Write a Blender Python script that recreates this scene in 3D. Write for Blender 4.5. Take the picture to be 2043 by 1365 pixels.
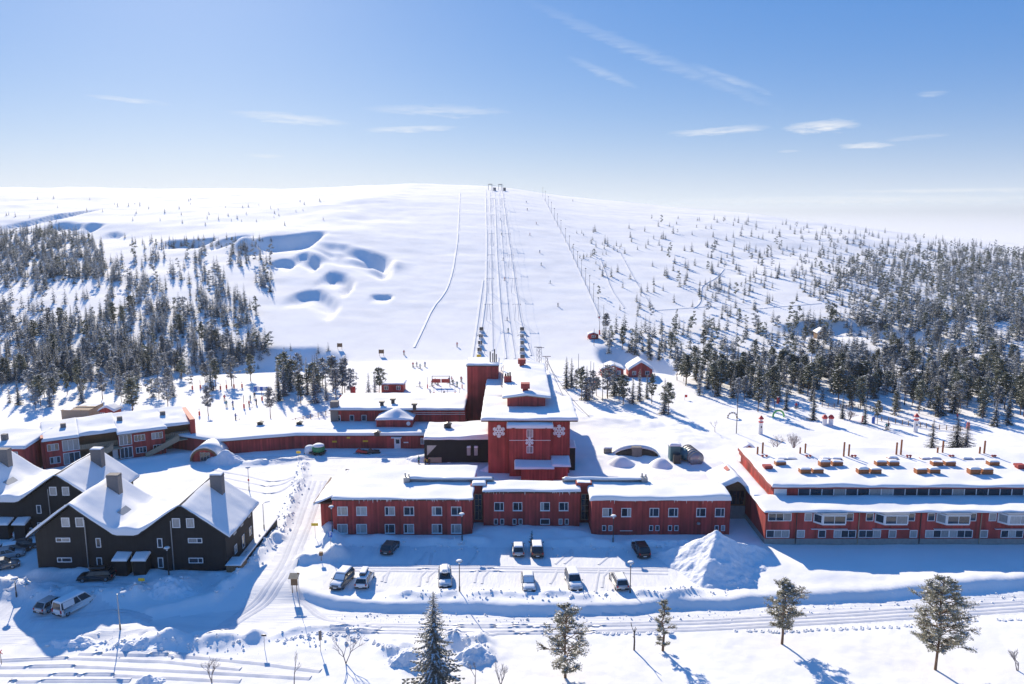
import bpy, bmesh, math, random
import numpy as np
from mathutils import Vector, Matrix

for o in list(bpy.data.objects):
    bpy.data.objects.remove(o, do_unlink=True)
scene = bpy.context.scene
col = scene.collection
R = math.radians
PI = math.pi

# ------------------------------------------------------------------ camera
CAM_Z, PITCH, FPX = 50.0, R(9.64), 1572.0
cd_ = bpy.data.cameras.new('camera')
cam = bpy.data.objects.new('camera', cd_)
col.objects.link(cam)
cam.location = (0, 0, CAM_Z)
cam.rotation_euler = (R(90) - PITCH, 0, 0)
cd_.sensor_width = 36
cd_.lens = 36 * FPX / 2043.0
cd_.clip_start, cd_.clip_end = 1.0, 90000
scene.camera = cam
scene.cycles.max_bounces = 6
scene.cycles.diffuse_bounces = 4
scene.cycles.glossy_bounces = 2
scene.cycles.transmission_bounces = 2
scene.cycles.transparent_max_bounces = 4
scene.render.resolution_x, scene.render.resolution_y = 1024, 684

# ------------------------------------------------------------------ light
SUN_EL, SUN_AZ = R(27.0), R(-22.0)           # azimuth from +Y, positive towards +X
w = bpy.data.worlds.new('World')
scene.world = w
w.use_nodes = True
nt = w.node_tree
nt.nodes.clear()
N, L = nt.nodes, nt.links
out = N.new('ShaderNodeOutputWorld')
bg = N.new('ShaderNodeBackground')
sky = N.new('ShaderNodeTexSky')
sky.sky_type = 'NISHITA'
sky.sun_disc = False
sky.sun_elevation = SUN_EL
sky.sun_rotation = SUN_AZ
sky.altitude = 800
sky.air_density = 1.0
sky.dust_density = 0.9
sky.ozone_density = 3.0
SKY_K = 0.08
bg.inputs['Strength'].default_value = SKY_K
# thin fair-weather clouds, placed by direction in the sky (azimuth, elevation in degrees)
tc = N.new('ShaderNodeTexCoord')
sep = N.new('ShaderNodeSeparateXYZ')
L.new(tc.outputs['Generated'], sep.inputs[0])
def mth(op, a, b=None, clamp=False):
    n = N.new('ShaderNodeMath'); n.operation = op; n.use_clamp = clamp
    for i, v in enumerate((a, b)):
        if v is None: continue
        if isinstance(v, (int, float)): n.inputs[i].default_value = v
        else: L.new(v, n.inputs[i])
    return n.outputs[0]
az = mth('MULTIPLY', mth('ARCTAN2', sep.outputs['X'], sep.outputs['Y']), 180 / PI)
el = mth('MULTIPLY', mth('ARCSINE', sep.outputs['Z']), 180 / PI)
cmb = N.new('ShaderNodeCombineXYZ')
L.new(mth('MULTIPLY', az, 0.16), cmb.inputs[0]); L.new(mth('MULTIPLY', el, 1.1), cmb.inputs[1])
nz = N.new('ShaderNodeTexNoise')
nz.inputs['Scale'].default_value = 3.6; nz.inputs['Detail'].default_value = 10; nz.inputs['Roughness'].default_value = 0.62
L.new(cmb.outputs[0], nz.inputs['Vector'])
wob = mth('MULTIPLY', mth('SUBTRACT', nz.outputs['Fac'], 0.5), 1.7)
def wisp(a0, e0, ra, re, tilt, gain):
    da = mth('SUBTRACT', az, a0)
    de = mth('SUBTRACT', mth('SUBTRACT', el, e0), mth('MULTIPLY', da, tilt))
    de = mth('ADD', de, mth('MULTIPLY', wob, re * 1.4))
    q = mth('ADD', mth('POWER', mth('ABSOLUTE', mth('DIVIDE', da, ra)), 2.0), mth('POWER', mth('ABSOLUTE', mth('DIVIDE', de, re)), 2.0))
    f = mth('SUBTRACT', 1.0, q, True)
    tex = mth('MULTIPLY', mth('SUBTRACT', nz.outputs['Fac'], 0.25), 2.2, True)
    return mth('MULTIPLY', mth('MULTIPLY', f, tex), gain)
wisps = [(-25.2, 6.75, 2.6, .18, -.06, .55), (-15.3, 6.0, 4.2, .36, -.07, .75), (-7.0, 5.45, 3.4, .26, .04, .85),
         (-5.2, 6.7, 5.4, .42, -.01, .5), (-17.0, 3.5, 1.5, .15, 0, .5), (14.2, 5.2, 3.6, .32, .05, .8), (20.8, 5.3, 2.5, .42, .03, 1.25),
         (23.6, 4.0, 1.8, .22, 0, 1.0), (27.2, 7.0, 1.0, .2, 0, .4), (26.6, 4.4, 1.9, .16, .05, .4), (18.9, 3.75, .8, .1, 0, .5),
         (9.5, 10.2, 9.0, .55, -.42, .22), (15.0, 8.5, 3.0, .28, -.4, .3), (6.3, 9.2, 2.6, .35, -.42, .28),
         (24.0, .55, 14, .28, 0, .8), (30, 1.1, 9, .16, 0, .7)]
acc = None
for ws in wisps:
    f = wisp(*ws)
    acc = f if acc is None else mth('ADD', acc, f)
acc = mth('MULTIPLY', acc, 1.0, True)
# deeper blue of the cold dry air over the whole sky
def vec(op, a, b):
    n = N.new('ShaderNodeVectorMath'); n.operation = op
    L.new(a, n.inputs[0])
    if op == 'SCALE': n.inputs['Scale'].default_value = b
    else: n.inputs[1].default_value = b
    return n.outputs[0]
blue = vec('MULTIPLY', sky.outputs[0], (.315, .315, .265))
blue = vec('ADD', blue, tuple(v / SKY_K for v in (.008, .097, .338)))   # light scattered more than once, even over the whole dome
# milky whitening of the air near the horizon, the same all round
milk = mth('POWER', 2.718, mth('MULTIPLY', mth('ABSOLUTE', el), -1 / 3.5))
mixh = N.new('ShaderNodeMix'); mixh.data_type = 'RGBA'
L.new(mth('MULTIPLY', milk, .95), mixh.inputs['Factor'])
L.new(blue, mixh.inputs[6]); mixh.inputs[7].default_value = (.54 / SKY_K, .595 / SKY_K, .65 / SKY_K, 1)
mixc = N.new('ShaderNodeMix'); mixc.data_type = 'RGBA'
L.new(acc, mixc.inputs['Factor'])
L.new(mixh.outputs[2], mixc.inputs[6])
mixc.inputs[7].default_value = (.60 / SKY_K, .615 / SKY_K, .64 / SKY_K, 1)
L.new(mixc.outputs[2], bg.inputs['Color'])
L.new(bg.outputs[0], out.inputs[0])

sd = bpy.data.lights.new('sun', 'SUN')
sun = bpy.data.objects.new('sun', sd)
col.objects.link(sun)
sd.energy = 5.0
sd.angle = R(0.53)
sd.color = (1.0, 0.885, 0.715)
sdir = Vector((math.sin(SUN_AZ) * math.cos(SUN_EL), math.cos(SUN_AZ) * math.cos(SUN_EL), math.sin(SUN_EL)))
sun.rotation_euler = sdir.to_track_quat('Z', 'Y').to_euler()
sun.location = (-60, 150, 140)

vs = scene.view_settings
vs.view_transform = 'Standard'
vs.look = 'None'
vs.exposure = 0.60
vs.gamma = 1.0
vs.use_curve_mapping = False

# ------------------------------------------------------------------ materials
MATS = {}
def material(name, color, rough=0.7, noise=0.0, nscale=3.0, bump=0.0, bscale=20.0, metallic=0.0, spec=None,
             stripes=None, vary=0.0, stretch=(1, 1, 1), color2=None, emit=None, sss=0.0, coat=0.0, thin=0.0):
    m = bpy.data.materials.new(name)
    m.use_nodes = True
    t = m.node_tree; n_, l_ = t.nodes, t.links
    b = n_['Principled BSDF']
    c = (*color, 1)
    b.inputs['Base Color'].default_value = c
    b.inputs['Roughness'].default_value = rough
    b.inputs['Metallic'].default_value = metallic
    if spec is not None: b.inputs['Specular IOR Level'].default_value = spec
    if coat: b.inputs['Coat Weight'].default_value = coat
    src = None
    tcn = n_.new('ShaderNodeTexCoord')
    mp = n_.new('ShaderNodeMapping'); mp.inputs['Scale'].default_value = stretch
    l_.new(tcn.outputs['Object'], mp.inputs[0])
    if noise or color2:
        nn = n_.new('ShaderNodeTexNoise')
        nn.inputs['Scale'].default_value = nscale; nn.inputs['Detail'].default_value = 6
        l_.new(mp.outputs[0], nn.inputs['Vector'])
        rp = n_.new('ShaderNodeValToRGB')
        c2 = color2 if color2 else tuple(min(1, v * (1 + noise)) for v in color)
        c1 = color if color2 else tuple(v * (1 - noise) for v in color)
        rp.color_ramp.elements[0].position = .32; rp.color_ramp.elements[1].position = .68
        rp.color_ramp.elements[0].color = (*c1, 1); rp.color_ramp.elements[1].color = (*c2, 1)
        l_.new(nn.outputs['Fac'], rp.inputs[0])
        src = rp.outputs[0]
    if stripes:                                   # vertical board joints: (period in m along wall, darkening)
        per, dk = stripes
        sx = n_.new('ShaderNodeSeparateXYZ'); l_.new(tcn.outputs['Object'], sx.inputs[0])
        ad = n_.new('ShaderNodeMath'); ad.operation = 'ADD'; l_.new(sx.outputs[0], ad.inputs[0]); l_.new(sx.outputs[1], ad.inputs[1])
        dv = n_.new('ShaderNodeMath'); dv.operation = 'DIVIDE'; l_.new(ad.outputs[0], dv.inputs[0]); dv.inputs[1].default_value = per
        wn = n_.new('ShaderNodeTexWhiteNoise'); wn.noise_dimensions = '1D'
        fl = n_.new('ShaderNodeMath'); fl.operation = 'FLOOR'; l_.new(dv.outputs[0], fl.inputs[0]); l_.new(fl.outputs[0], wn.inputs['W'])
        ml = n_.new('ShaderNodeMath'); ml.operation = 'MULTIPLY_ADD'; l_.new(wn.outputs['Value'], ml.inputs[0]); ml.inputs[1].default_value = dk * 2; ml.inputs[2].default_value = 1 - dk
        vm = n_.new('ShaderNodeVectorMath'); vm.operation = 'SCALE'
        if src is None:
            rgb = n_.new('ShaderNodeRGB'); rgb.outputs[0].default_value = c; src = rgb.outputs[0]
        l_.new(src, vm.inputs[0]); l_.new(ml.outputs[0], vm.inputs['Scale'])
        src = vm.outputs[0]
    if vary:
        oi = n_.new('ShaderNodeObjectInfo')
        hs = n_.new('ShaderNodeHueSaturation')
        mr = n_.new('ShaderNodeMapRange'); mr.inputs['To Min'].default_value = 1 - vary; mr.inputs['To Max'].default_value = 1 + vary
        l_.new(oi.outputs['Random'], mr.inputs[0]); l_.new(mr.outputs[0], hs.inputs['Value'])
        if src is None: hs.inputs['Color'].default_value = c
        else: l_.new(src, hs.inputs['Color'])
        src = hs.outputs[0]
    if src is not None: l_.new(src, b.inputs['Base Color'])
    if bump:
        nb = n_.new('ShaderNodeTexNoise'); nb.inputs['Scale'].default_value = bscale; nb.inputs['Detail'].default_value = 5
        l_.new(mp.outputs[0], nb.inputs['Vector'])
        bm_ = n_.new('ShaderNodeBump'); bm_.inputs['Strength'].default_value = bump; bm_.inputs['Distance'].default_value = 0.1
        l_.new(nb.outputs['Fac'], bm_.inputs['Height']); l_.new(bm_.outputs[0], b.inputs['Normal'])
    if thin:                                      # light passing through thin needles
        tr = n_.new('ShaderNodeBsdfTranslucent'); mx = n_.new('ShaderNodeMixShader'); mx.inputs[0].default_value = thin
        if src is not None: l_.new(src, tr.inputs['Color'])
        l_.new(b.outputs[0], mx.inputs[1]); l_.new(tr.outputs[0], mx.inputs[2])
        l_.new(mx.outputs[0], n_['Material Output'].inputs['Surface'])
    if emit:
        b.inputs['Emission Color'].default_value = (*emit[0], 1); b.inputs['Emission Strength'].default_value = emit[1]
    MATS[name] = m
    return m

M = MATS
material('snow', (.86, .848, .835), .9, spec=.08, noise=.05, nscale=.10, bump=.5, bscale=.7)
material('snow_roof', (.86, .848, .835), .9, spec=.08, noise=.02, nscale=.3, bump=.25, bscale=1.2)
material('snow_packed', (.82, .81, .80), .8, spec=.12, color2=(.71, .71, .73), nscale=.5, bump=.7, bscale=1.8, stretch=(1.6, .4, 1))
material('snow_road', (.80, .79, .78), .8, spec=.12, color2=(.70, .70, .71), nscale=.55, bump=.7, bscale=1.6, stretch=(.12, 2.2, 1))
material('snow_rough', (.83, .83, .84), .9, spec=.08, noise=.05, nscale=1.5, bump=.9, bscale=2.5)
material('red_boards', (.36, .050, .043), .75, noise=.32, nscale=.7, stripes=(.3, .26), bump=.1, bscale=4, stretch=(1, 1, .35))
material('red_plain', (.36, .052, .044), .75, noise=.12, nscale=2)
material('red_sun', (.32, .07, .05), .75, noise=.12, nscale=2)
material('black_boards', (.010, .010, .012), .8, noise=.25, nscale=1.0, stripes=(.2, .2))
material('white_paint', (.78, .78, .77), .5, noise=.03, nscale=4)
material('grey_metal', (.32, .33, .34), .45, metallic=.6, noise=.08, nscale=6)
material('dark_metal', (.05, .052, .055), .5, metallic=.4)
material('concrete', (.30, .29, .27), .85, noise=.12, nscale=2.0, bump=.2, bscale=12)
material('chimney_grey', (.18, .165, .16), .85, noise=.15, nscale=3.0, bump=.3, bscale=10, stretch=(1, 1, 4))
material('wood_brown', (.20, .12, .065), .8, noise=.2, nscale=3, stretch=(1, 1, 6))
material('wood_pale', (.40, .31, .21), .8, noise=.15, nscale=3, stretch=(1, 1, 5))
material('orange_wood', (.36, .13, .05), .75, noise=.18, nscale=4)
material('fascia_brown', (.10, .045, .03), .8)
material('glass_dark', (.02, .028, .04), .06, spec=.9, vary=.5, noise=.4, nscale=.6)
material('glass_curtain', (.34, .34, .33), .25, spec=.6, noise=.22, nscale=5, stretch=(3, 3, .3), vary=.3)
material('sign_yellow', (.72, .48, .02), .5)
material('sign_blue', (.03, .14, .50), .5)
material('sign_red', (.60, .05, .04), .5)
material('sign_green', (.16, .55, .14), .5)
material('plain_black', (.015, .015, .017), .6)
material('rubber', (.018, .018, .018), .85)
material('needles_spruce', (.042, .055, .044), .85, color2=(.15, .165, .165), nscale=1.3, vary=.30, thin=.3)
material('needles_pine', (.070, .085, .050), .85, color2=(.18, .195, .165), nscale=1.5, vary=.28, thin=.35)
material('needles_frost', (.10, .115, .12), .85, color2=(.36, .38, .41), nscale=1.2, vary=.25, thin=.3)
material('needles_near', (.23, .225, .145), .85, color2=(.44, .43, .36), nscale=1.5, thin=.4)
material('needles_near_spruce', (.11, .118, .095), .85, color2=(.32, .32, .30), nscale=1.5, thin=.35)
material('pylon_pale', (.50, .52, .55), .6)
material('snow_rut', (.66, .66, .68), .85, spec=.1, noise=.06, nscale=1.2)
material('tree_snow', (.82, .82, .835), .9, spec=.08)
material('bark', (.10, .075, .055), .9, noise=.3, nscale=6, stretch=(1, 1, .3))
material('bark_pine', (.17, .10, .06), .9, noise=.3, nscale=5, stretch=(1, 1, .3))
material('bark_birch', (.26, .22, .20), .8, noise=.3, nscale=4)
material('twig_frost', (.30, .265, .25), .8, noise=.3, nscale=4)

# ------------------------------------------------------------------ object helpers
def tag(o, label=None, cat=None, group=None, kind=None):
    if label: o['label'] = label
    if cat: o['category'] = cat
    if group: o['group'] = group
    if kind: o['kind'] = kind
    return o
def empty(name, loc, label, cat, group=None, rz=0.0):
    o = bpy.data.objects.new(name, None)
    o.empty_display_size = .2
    col.objects.link(o)
    o.location = loc
    o.rotation_euler = (0, 0, rz)
    return tag(o, label, cat, group)
def link(name, me, parent=None, loc=None):
    o = bpy.data.objects.new(name, me)
    col.objects.link(o)
    if parent is not None: o.parent = parent
    if loc is not None: o.location = loc
    return o
def mesh_np(name, v, f, mats, mi=None, smooth=False):
    """mesh from numpy vertices and triangles (or quads)"""
    me = bpy.data.meshes.new(name)
    v = np.asarray(v, np.float32); f = np.asarray(f, np.int32)
    k = f.shape[1]
    me.vertices.add(len(v)); me.vertices.foreach_set('co', v.ravel())
    me.loops.add(f.size); me.loops.foreach_set('vertex_index', f.ravel())
    me.polygons.add(len(f))
    me.polygons.foreach_set('loop_start', np.arange(0, f.size, k, dtype=np.int32))
    if mi is not None: me.polygons.foreach_set('material_index', np.asarray(mi, np.int32))
    if smooth: me.polygons.foreach_set('use_smooth', np.ones(len(f), bool))
    me.update(calc_edges=True); me.validate()
    for m in (mats if isinstance(mats, (list, tuple)) else [mats]): me.materials.append(M[m] if isinstance(m, str) else m)
    return me
class MB:
    def __init__(s): s.v, s.f, s.m = [], [], []
    def add(s, vs_, fs, mi=0):
        b = len(s.v)
        s.v += [tuple(p) for p in vs_]
        s.f += [tuple(b + i for i in f) for f in fs]
        s.m += [mi] * len(fs)
        return s
    def box(s, x0, x1, y0, y1, z0, z1, mi=0):
        p = [(x, y, z) for z in (z0, z1) for y in (y0, y1) for x in (x0, x1)]
        return s.add(p, [(0, 2, 3, 1), (4, 5, 7, 6), (0, 1, 5, 4), (2, 6, 7, 3), (0, 4, 6, 2), (1, 3, 7, 5)], mi)
    def obox(s, c, u, vv, n, hu, hv, hn, mi=0):
        """box about c with axes u, vv, n and half sizes"""
        c, u, vv, n = map(Vector, (c, u, vv, n))
        p = [c + u * (a * hu) + vv * (b * hv) + n * (d * hn) for d in (-1, 1) for b in (-1, 1) for a in (-1, 1)]
        return s.add(p, [(0, 2, 3, 1), (4, 5, 7, 6), (0, 1, 5, 4), (2, 6, 7, 3), (0, 4, 6, 2), (1, 3, 7, 5)], mi)
    def prism(s, prof, y0, y1, mi=0, axis='y'):
        """profile polygon [(a,z)] extruded along an axis"""
        n = len(prof)
        if axis == 'y': p = [(a, y0, z) for a, z in prof] + [(a, y1, z) for a, z in prof]
        else: p = [(y0, a, z) for a, z in prof] + [(y1, a, z) for a, z in prof]
        fs = [tuple(range(n)), tuple(range(2 * n - 1, n - 1, -1))]
        fs += [(i, i + n, (i + 1) % n + n, (i + 1) % n) for i in range(n)]
        return s.add(p, fs, mi)
    def poly(s, pts, z0, z1, mi=0):
        n = len(pts)
        p = [(x, y, z0) for x, y in pts] + [(x, y, z1) for x, y in pts]
        fs = [tuple(range(n - 1, -1, -1)), tuple(range(n, 2 * n))]
        fs += [(i, (i + 1) % n, (i + 1) % n + n, i + n) for i in range(n)]
        return s.add(p, fs, mi)
    def tube(s, p0, p1, r0, r1=None, n=6, mi=0, cap=True):
        r1 = r0 if r1 is None else r1
        p0, p1 = Vector(p0), Vector(p1)
        d = (p1 - p0)
        if d.length < 1e-6: return s
        d.normalize()
        a = d.orthogonal().normalized(); b = d.cross(a)
        vs_ = []
        for p, r in ((p0, r0), (p1, r1)):
            vs_ += [p + (a * math.cos(2 * PI * i / n) + b * math.sin(2 * PI * i / n)) * r for i in range(n)]
        fs = [(i, (i + 1) % n, (i + 1) % n + n, i + n) for i in range(n)]
        if cap: fs += [tuple(range(n - 1, -1, -1)), tuple(range(n, 2 * n))]
        return s.add(vs_, fs, mi)
    def lathe(s, prof, c=(0, 0, 0), n=12, mi=0):
        """profile [(r,z)] turned about a vertical axis through c"""
        vs_, fs = [], []
        for r, z in prof:
            vs_ += [(c[0] + r * math.cos(2 * PI * i / n), c[1] + r * math.sin(2 * PI * i / n), c[2] + z) for i in range(n)]
        for k in range(len(prof) - 1):
            for i in range(n):
                j = (i + 1) % n
                fs.append((k * n + i, k * n + j, (k + 1) * n + j, (k + 1) * n + i))
        fs.append(tuple(range(n - 1, -1, -1)))
        fs.append(tuple(range((len(prof) - 1) * n, len(prof) * n)))
        return s.add(vs_, fs, mi)
    def mesh(s, name, mats, smooth=False):
        me = bpy.data.meshes.new(name)
        me.from_pydata(s.v, [], s.f)
        me.update()
        bm = bmesh.new(); bm.from_mesh(me); bmesh.ops.recalc_face_normals(bm, faces=bm.faces[:]); bm.to_mesh(me); bm.free()
        for m in (mats if isinstance(mats, (list, tuple)) else [mats]): me.materials.append(M[m] if isinstance(m, str) else m)
        me.polygons.foreach_set('material_index', s.m)
        if smooth: me.polygons.foreach_set('use_smooth', [True] * len(me.polygons))
        return me
    def build(s, name, mats, parent=None, loc=None, smooth=False):
        return link(name, s.mesh(name, mats, smooth), parent, loc)
def copy_tree(o, parent=None):
    c = o.copy(); col.objects.link(c); c.parent = parent
    for ch in list(o.children): copy_tree(ch, c)
    return c

# ------------------------------------------------------------------ noise
def _hash(ix, iy, seed):
    h = (ix.astype(np.int64) * 374761393 + iy.astype(np.int64) * 668265263 + seed * 974711) & 0xFFFFFFFF
    h = ((h ^ (h >> 13)) * 1274126177) & 0xFFFFFFFF
    return ((h ^ (h >> 16)) & 0xFFFF) / 65535.0
def vnoise(x, y, seed=0):
    x = np.asarray(x, float); y = np.asarray(y, float)
    ix, iy = np.floor(x), np.floor(y)
    fx, fy = x - ix, y - iy
    fx = fx * fx * (3 - 2 * fx); fy = fy * fy * (3 - 2 * fy)
    a = _hash(ix, iy, seed); b = _hash(ix + 1, iy, seed); c = _hash(ix, iy + 1, seed); d = _hash(ix + 1, iy + 1, seed)
    return (a * (1 - fx) + b * fx) * (1 - fy) + (c * (1 - fx) + d * fx) * fy - .5
def fbm(x, y, seed=0, n=4):
    s, a = 0, 1.0
    for k in range(n):
        s = s + a * vnoise(x * 2 ** k + 17 * k, y * 2 ** k - 9 * k, seed + k); a *= .5
    return s
def sst(x, a, b):
    t = np.clip((x - a) / (b - a), 0, 1)
    return t * t * (3 - 2 * t)

# ------------------------------------------------------------------ reading places off the photograph (full size 2043 x 1365)
ct, st_ = math.cos(PITCH), math.sin(PITCH)
def ray(px, py):
    u = (np.asarray(px, float) - 1021.5) / FPX; v = (np.asarray(py, float) - 682.5) / FPX
    return u, ct - v * st_, -(v * ct + st_)
def G(px, py, z=0.0):                       # point at height z
    dx, dy, dz = ray(px, py); t = (z - CAM_Z) / dz
    return float(dx * t), float(dy * t)
def P(px, py, Y):                           # point on the vertical plane at distance Y
    dx, dy, dz = ray(px, py); t = Y / dy
    return float(dx * t), float(CAM_Z + dz * t)
# ------------------------------------------------------------------ terrain
TX = np.array([-1500, -700, -546, -279, -180, -92, -30, 0, 42, 149, 256, 363, 470, 546, 800, 1500.])
TZ = np.array([60, 70, 71, 69, 71, 74, 73, 71, 63, 53, 41, 29, 16, 11, 4, 0.])
TXs = np.linspace(-1500, 1500, 601)
_t = np.interp(TXs, TX, TZ)
_k = np.exp(-np.linspace(-2, 2, 17) ** 2); _k /= _k.sum()
TZs = np.convolve(np.pad(_t, 8, mode='edge'), _k, mode='valid')
def hill(X, Y):
    T = np.interp(X, TXs, TZs)
    Yb = 222 + 36 * sst(X, -150, -30) * (1 - sst(X, 50, 210))
    t = np.clip((Y - Yb) / (850 - Yb), 0, 1)
    z = T * np.sin(t * PI / 2) ** 1.15
    beyond = np.clip(Y - 880, 0, None)
    z = z - 130 * (1 - np.exp(-(beyond / 900.0) ** 1.6))
    amp = sst(Y, 250, 420) * (1 - .75 * sst(np.abs(X - 20), 130, 60)) * (1 - sst(Y, 900, 1500))
    z = z + amp * (fbm(X / 75., Y / 75., 5, 4) * 3.4) + sst(Y, 270, 330) * (1 - sst(Y, 700, 850)) * .22 * fbm(X / 14., Y / 9., 71, 3)
    z = z + sst(Y, 262, 330) * (1 - sst(Y, 800, 900)) * .3 * fbm(X / 55. + 3, Y / 15., 63, 3)
    return z
def raymarch(px, py, fn, lo=50., hi=1150., n=520):
    px = np.atleast_1d(np.asarray(px, float)); py = np.atleast_1d(np.asarray(py, float))
    dx, dy, dz = ray(px, py)
    ys = lo * (hi / lo) ** (np.linspace(0, 1, n))
    Yg = ys[None, :] * np.ones((len(px), 1))
    t = Yg / dy[:, None]
    Xg = dx[:, None] * t; Zg = CAM_Z + dz[:, None] * t
    below = Zg <= fn(Xg, Yg)
    i = np.argmax(below, axis=1)
    i = np.where(below.any(axis=1), i, n - 1)
    r = np.arange(len(px))
    j = np.maximum(i - 1, 0)
    ga = Zg[r, j] - fn(Xg[r, j], Yg[r, j]); gb = Zg[r, i] - fn(Xg[r, i], Yg[r, i])
    k = np.clip(ga / np.where(np.abs(ga - gb) < 1e-9, 1e-9, ga - gb), 0, 1)
    return Xg[r, j] + (Xg[r, i] - Xg[r, j]) * k, Yg[r, j] + (Yg[r, i] - Yg[r, j]) * k, below.any(axis=1)
def seg_dist(X, Y, pts):
    d = np.full(np.shape(X), 1e9)
    for (x0, y0), (x1, y1) in zip(pts[:-1], pts[1:]):
        vx, vy = x1 - x0, y1 - y0
        t = np.clip(((X - x0) * vx + (Y - y0) * vy) / (vx * vx + vy * vy + 1e-9), 0, 1)
        d = np.minimum(d, np.hypot(X - x0 - t * vx, Y - y0 - t * vy))
    return d
SCARPS = []
def add_scarp(pix, h, L_, w=None):
    pix = np.array(pix, float)
    x, y, ok = raymarch(pix[:, 0], pix[:, 1], hill)
    o = np.argsort(x)
    SCARPS.append((x[o], y[o], h * .72, w or h * 1.45, L_ * .8))
add_scarp([(0, 450), (60, 441), (120, 427), (210, 416)], 5, 60)
add_scarp([(85, 452), (130, 442), (175, 446), (218, 446)], 6, 40)
add_scarp([(225, 462), (255, 466)], 3, 25)
add_scarp([(335, 478), (400, 476), (440, 471)], 5, 40)
add_scarp([(440, 478), (480, 470), (505, 468)], 7, 30)
add_scarp([(500, 482), (530, 470), (580, 466), (655, 461)], 10, 45)
add_scarp([(640, 482), (690, 487), (720, 495), (760, 503), (793, 521)], 10, 38)
add_scarp([(598, 503), (618, 505), (645, 523)], 5, 22)
add_scarp([(545, 520), (575, 514), (595, 522)], 4, 22)
add_scarp([(645, 550), (665, 538), (695, 545), (712, 560)], 8, 26)
add_scarp([(588, 582), (610, 577), (640, 576), (685, 604)], 6, 28)
add_scarp([(745, 583), (765, 588), (785, 588)], 2.5, 15)
add_scarp([(395, 700), (460, 692), (510, 688), (560, 688), (640, 690), (705, 708)], 8, 26)
add_scarp([(1185, 690), (1230, 690), (1290, 700), (1345, 716)], 8, 26)
add_scarp([(1530, 652), (1600, 636), (1700, 636), (1800, 655), (1890, 672)], 6, 30)
add_scarp([(1650, 705), (1740, 700), (1860, 712), (2043, 720)], 4, 24)
LUMPS = []
def add_lump(px, py, h, r):
    x, y, ok = raymarch([px], [py], hill)
    LUMPS.append((x[0], y[0], h, r))
for a in [(672, 500, 5, 9), (705, 512, 5, 8), (755, 530, 5, 9), (640, 512, 3, 8), (165, 452, 3, 9), (490, 488, 4, 10)]: add_lump(*a)
# ploughed banks round the houses and roads: (points, height, half width)
BANKS = []
def bank(pix, h, w_, z=0.0, sm=False):
    BANKS.append(([G(a, b, z) for a, b in pix], h, w_, sm))
bank([(285, 1290), (360, 1288), (430, 1284), (500, 1275)], .9, 1.6, -1.2)
bank([(95, 1275), (160, 1272), (240, 1262), (330, 1282)], .5, 2.6, -1)
bank([(548, 1062), (520, 1100), (475, 1150), (420, 1192), (350, 1208), (300, 1216)], .8, .9)
bank([(372, 1165), (330, 1170), (270, 1180), (200, 1190)], 1.1, 1.7)
bank([(0, 1175), (60, 1182), (140, 1186)], 1.5, 1.8)
bank([(75, 1145), (160, 1143), (225, 1143)], .7, 1.1)
bank([(300, 1145), (360, 1148), (440, 1150)], .5, 1.5)
bank([(672, 1078), (760, 1076), (850, 1082), (960, 1082)], .75, 1.3)
bank([(1100, 1084), (1160, 1086), (1250, 1088), (1360, 1090)], .75, 1.3)
bank([(970, 1062), (1060, 1062), (1150, 1066)], .55, 2.2)
bank([(790, 1184), (850, 1186), (900, 1184)], .55, .9)
bank([(950, 1185), (1030, 1186), (1110, 1184), (1165, 1190)], .5, .9)
bank([(1270, 1184), (1330, 1186), (1380, 1180)], .6, .9)
bank([(602, 1118), (650, 1115), (676, 1112)], 1.0, 1.0)
bank([(672, 1112), (662, 1080), (664, 1050)], 1.2, 1.4)
bank([(605, 925), (600, 960), (585, 1000), (570, 1040), (556, 1075)], .7, .8)
bank([(430, 920), (480, 926), (545, 922), (600, 915)], .7, 1.0)
bank([(425, 915), (440, 912), (460, 916)], 1.2, 1.6)
bank([(1490, 1100), (1560, 1122), (1640, 1142), (1800, 1152), (2043, 1150)], .5, 3.5, sm=True)
bank([(560, 1275), (600, 1263), (650, 1260), (720, 1268)], .5, .8, -1.4)
bank([(780, 1300), (815, 1310), (840, 1330)], 1.2, 1.5, -1.4)
bank([(900, 1290), (945, 1295), (965, 1310)], 1.4, 1.6, -1.4)
bank([(100, 890), (230, 925), (390, 905)], .5, 1.2)
bank([(1150, 930), (1200, 915), (1330, 905), (1420, 925)], .4, 3.0)
bank([(1120, 835), (1250, 838), (1330, 850), (1380, 880)], .7, 4.0)
BX0 = [np.array(p) for p, h, w_, sm in BANKS]
_sx = np.array([G(a, b, -1.4) for a, b in [(-400, 1190), (430, 1180), (560, 1185), (600, 1205), (645, 1222), (760, 1229), (1000, 1233), (1200, 1231), (1400, 1224), (1700, 1210), (2043, 1187), (2500, 1170)]])
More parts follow.
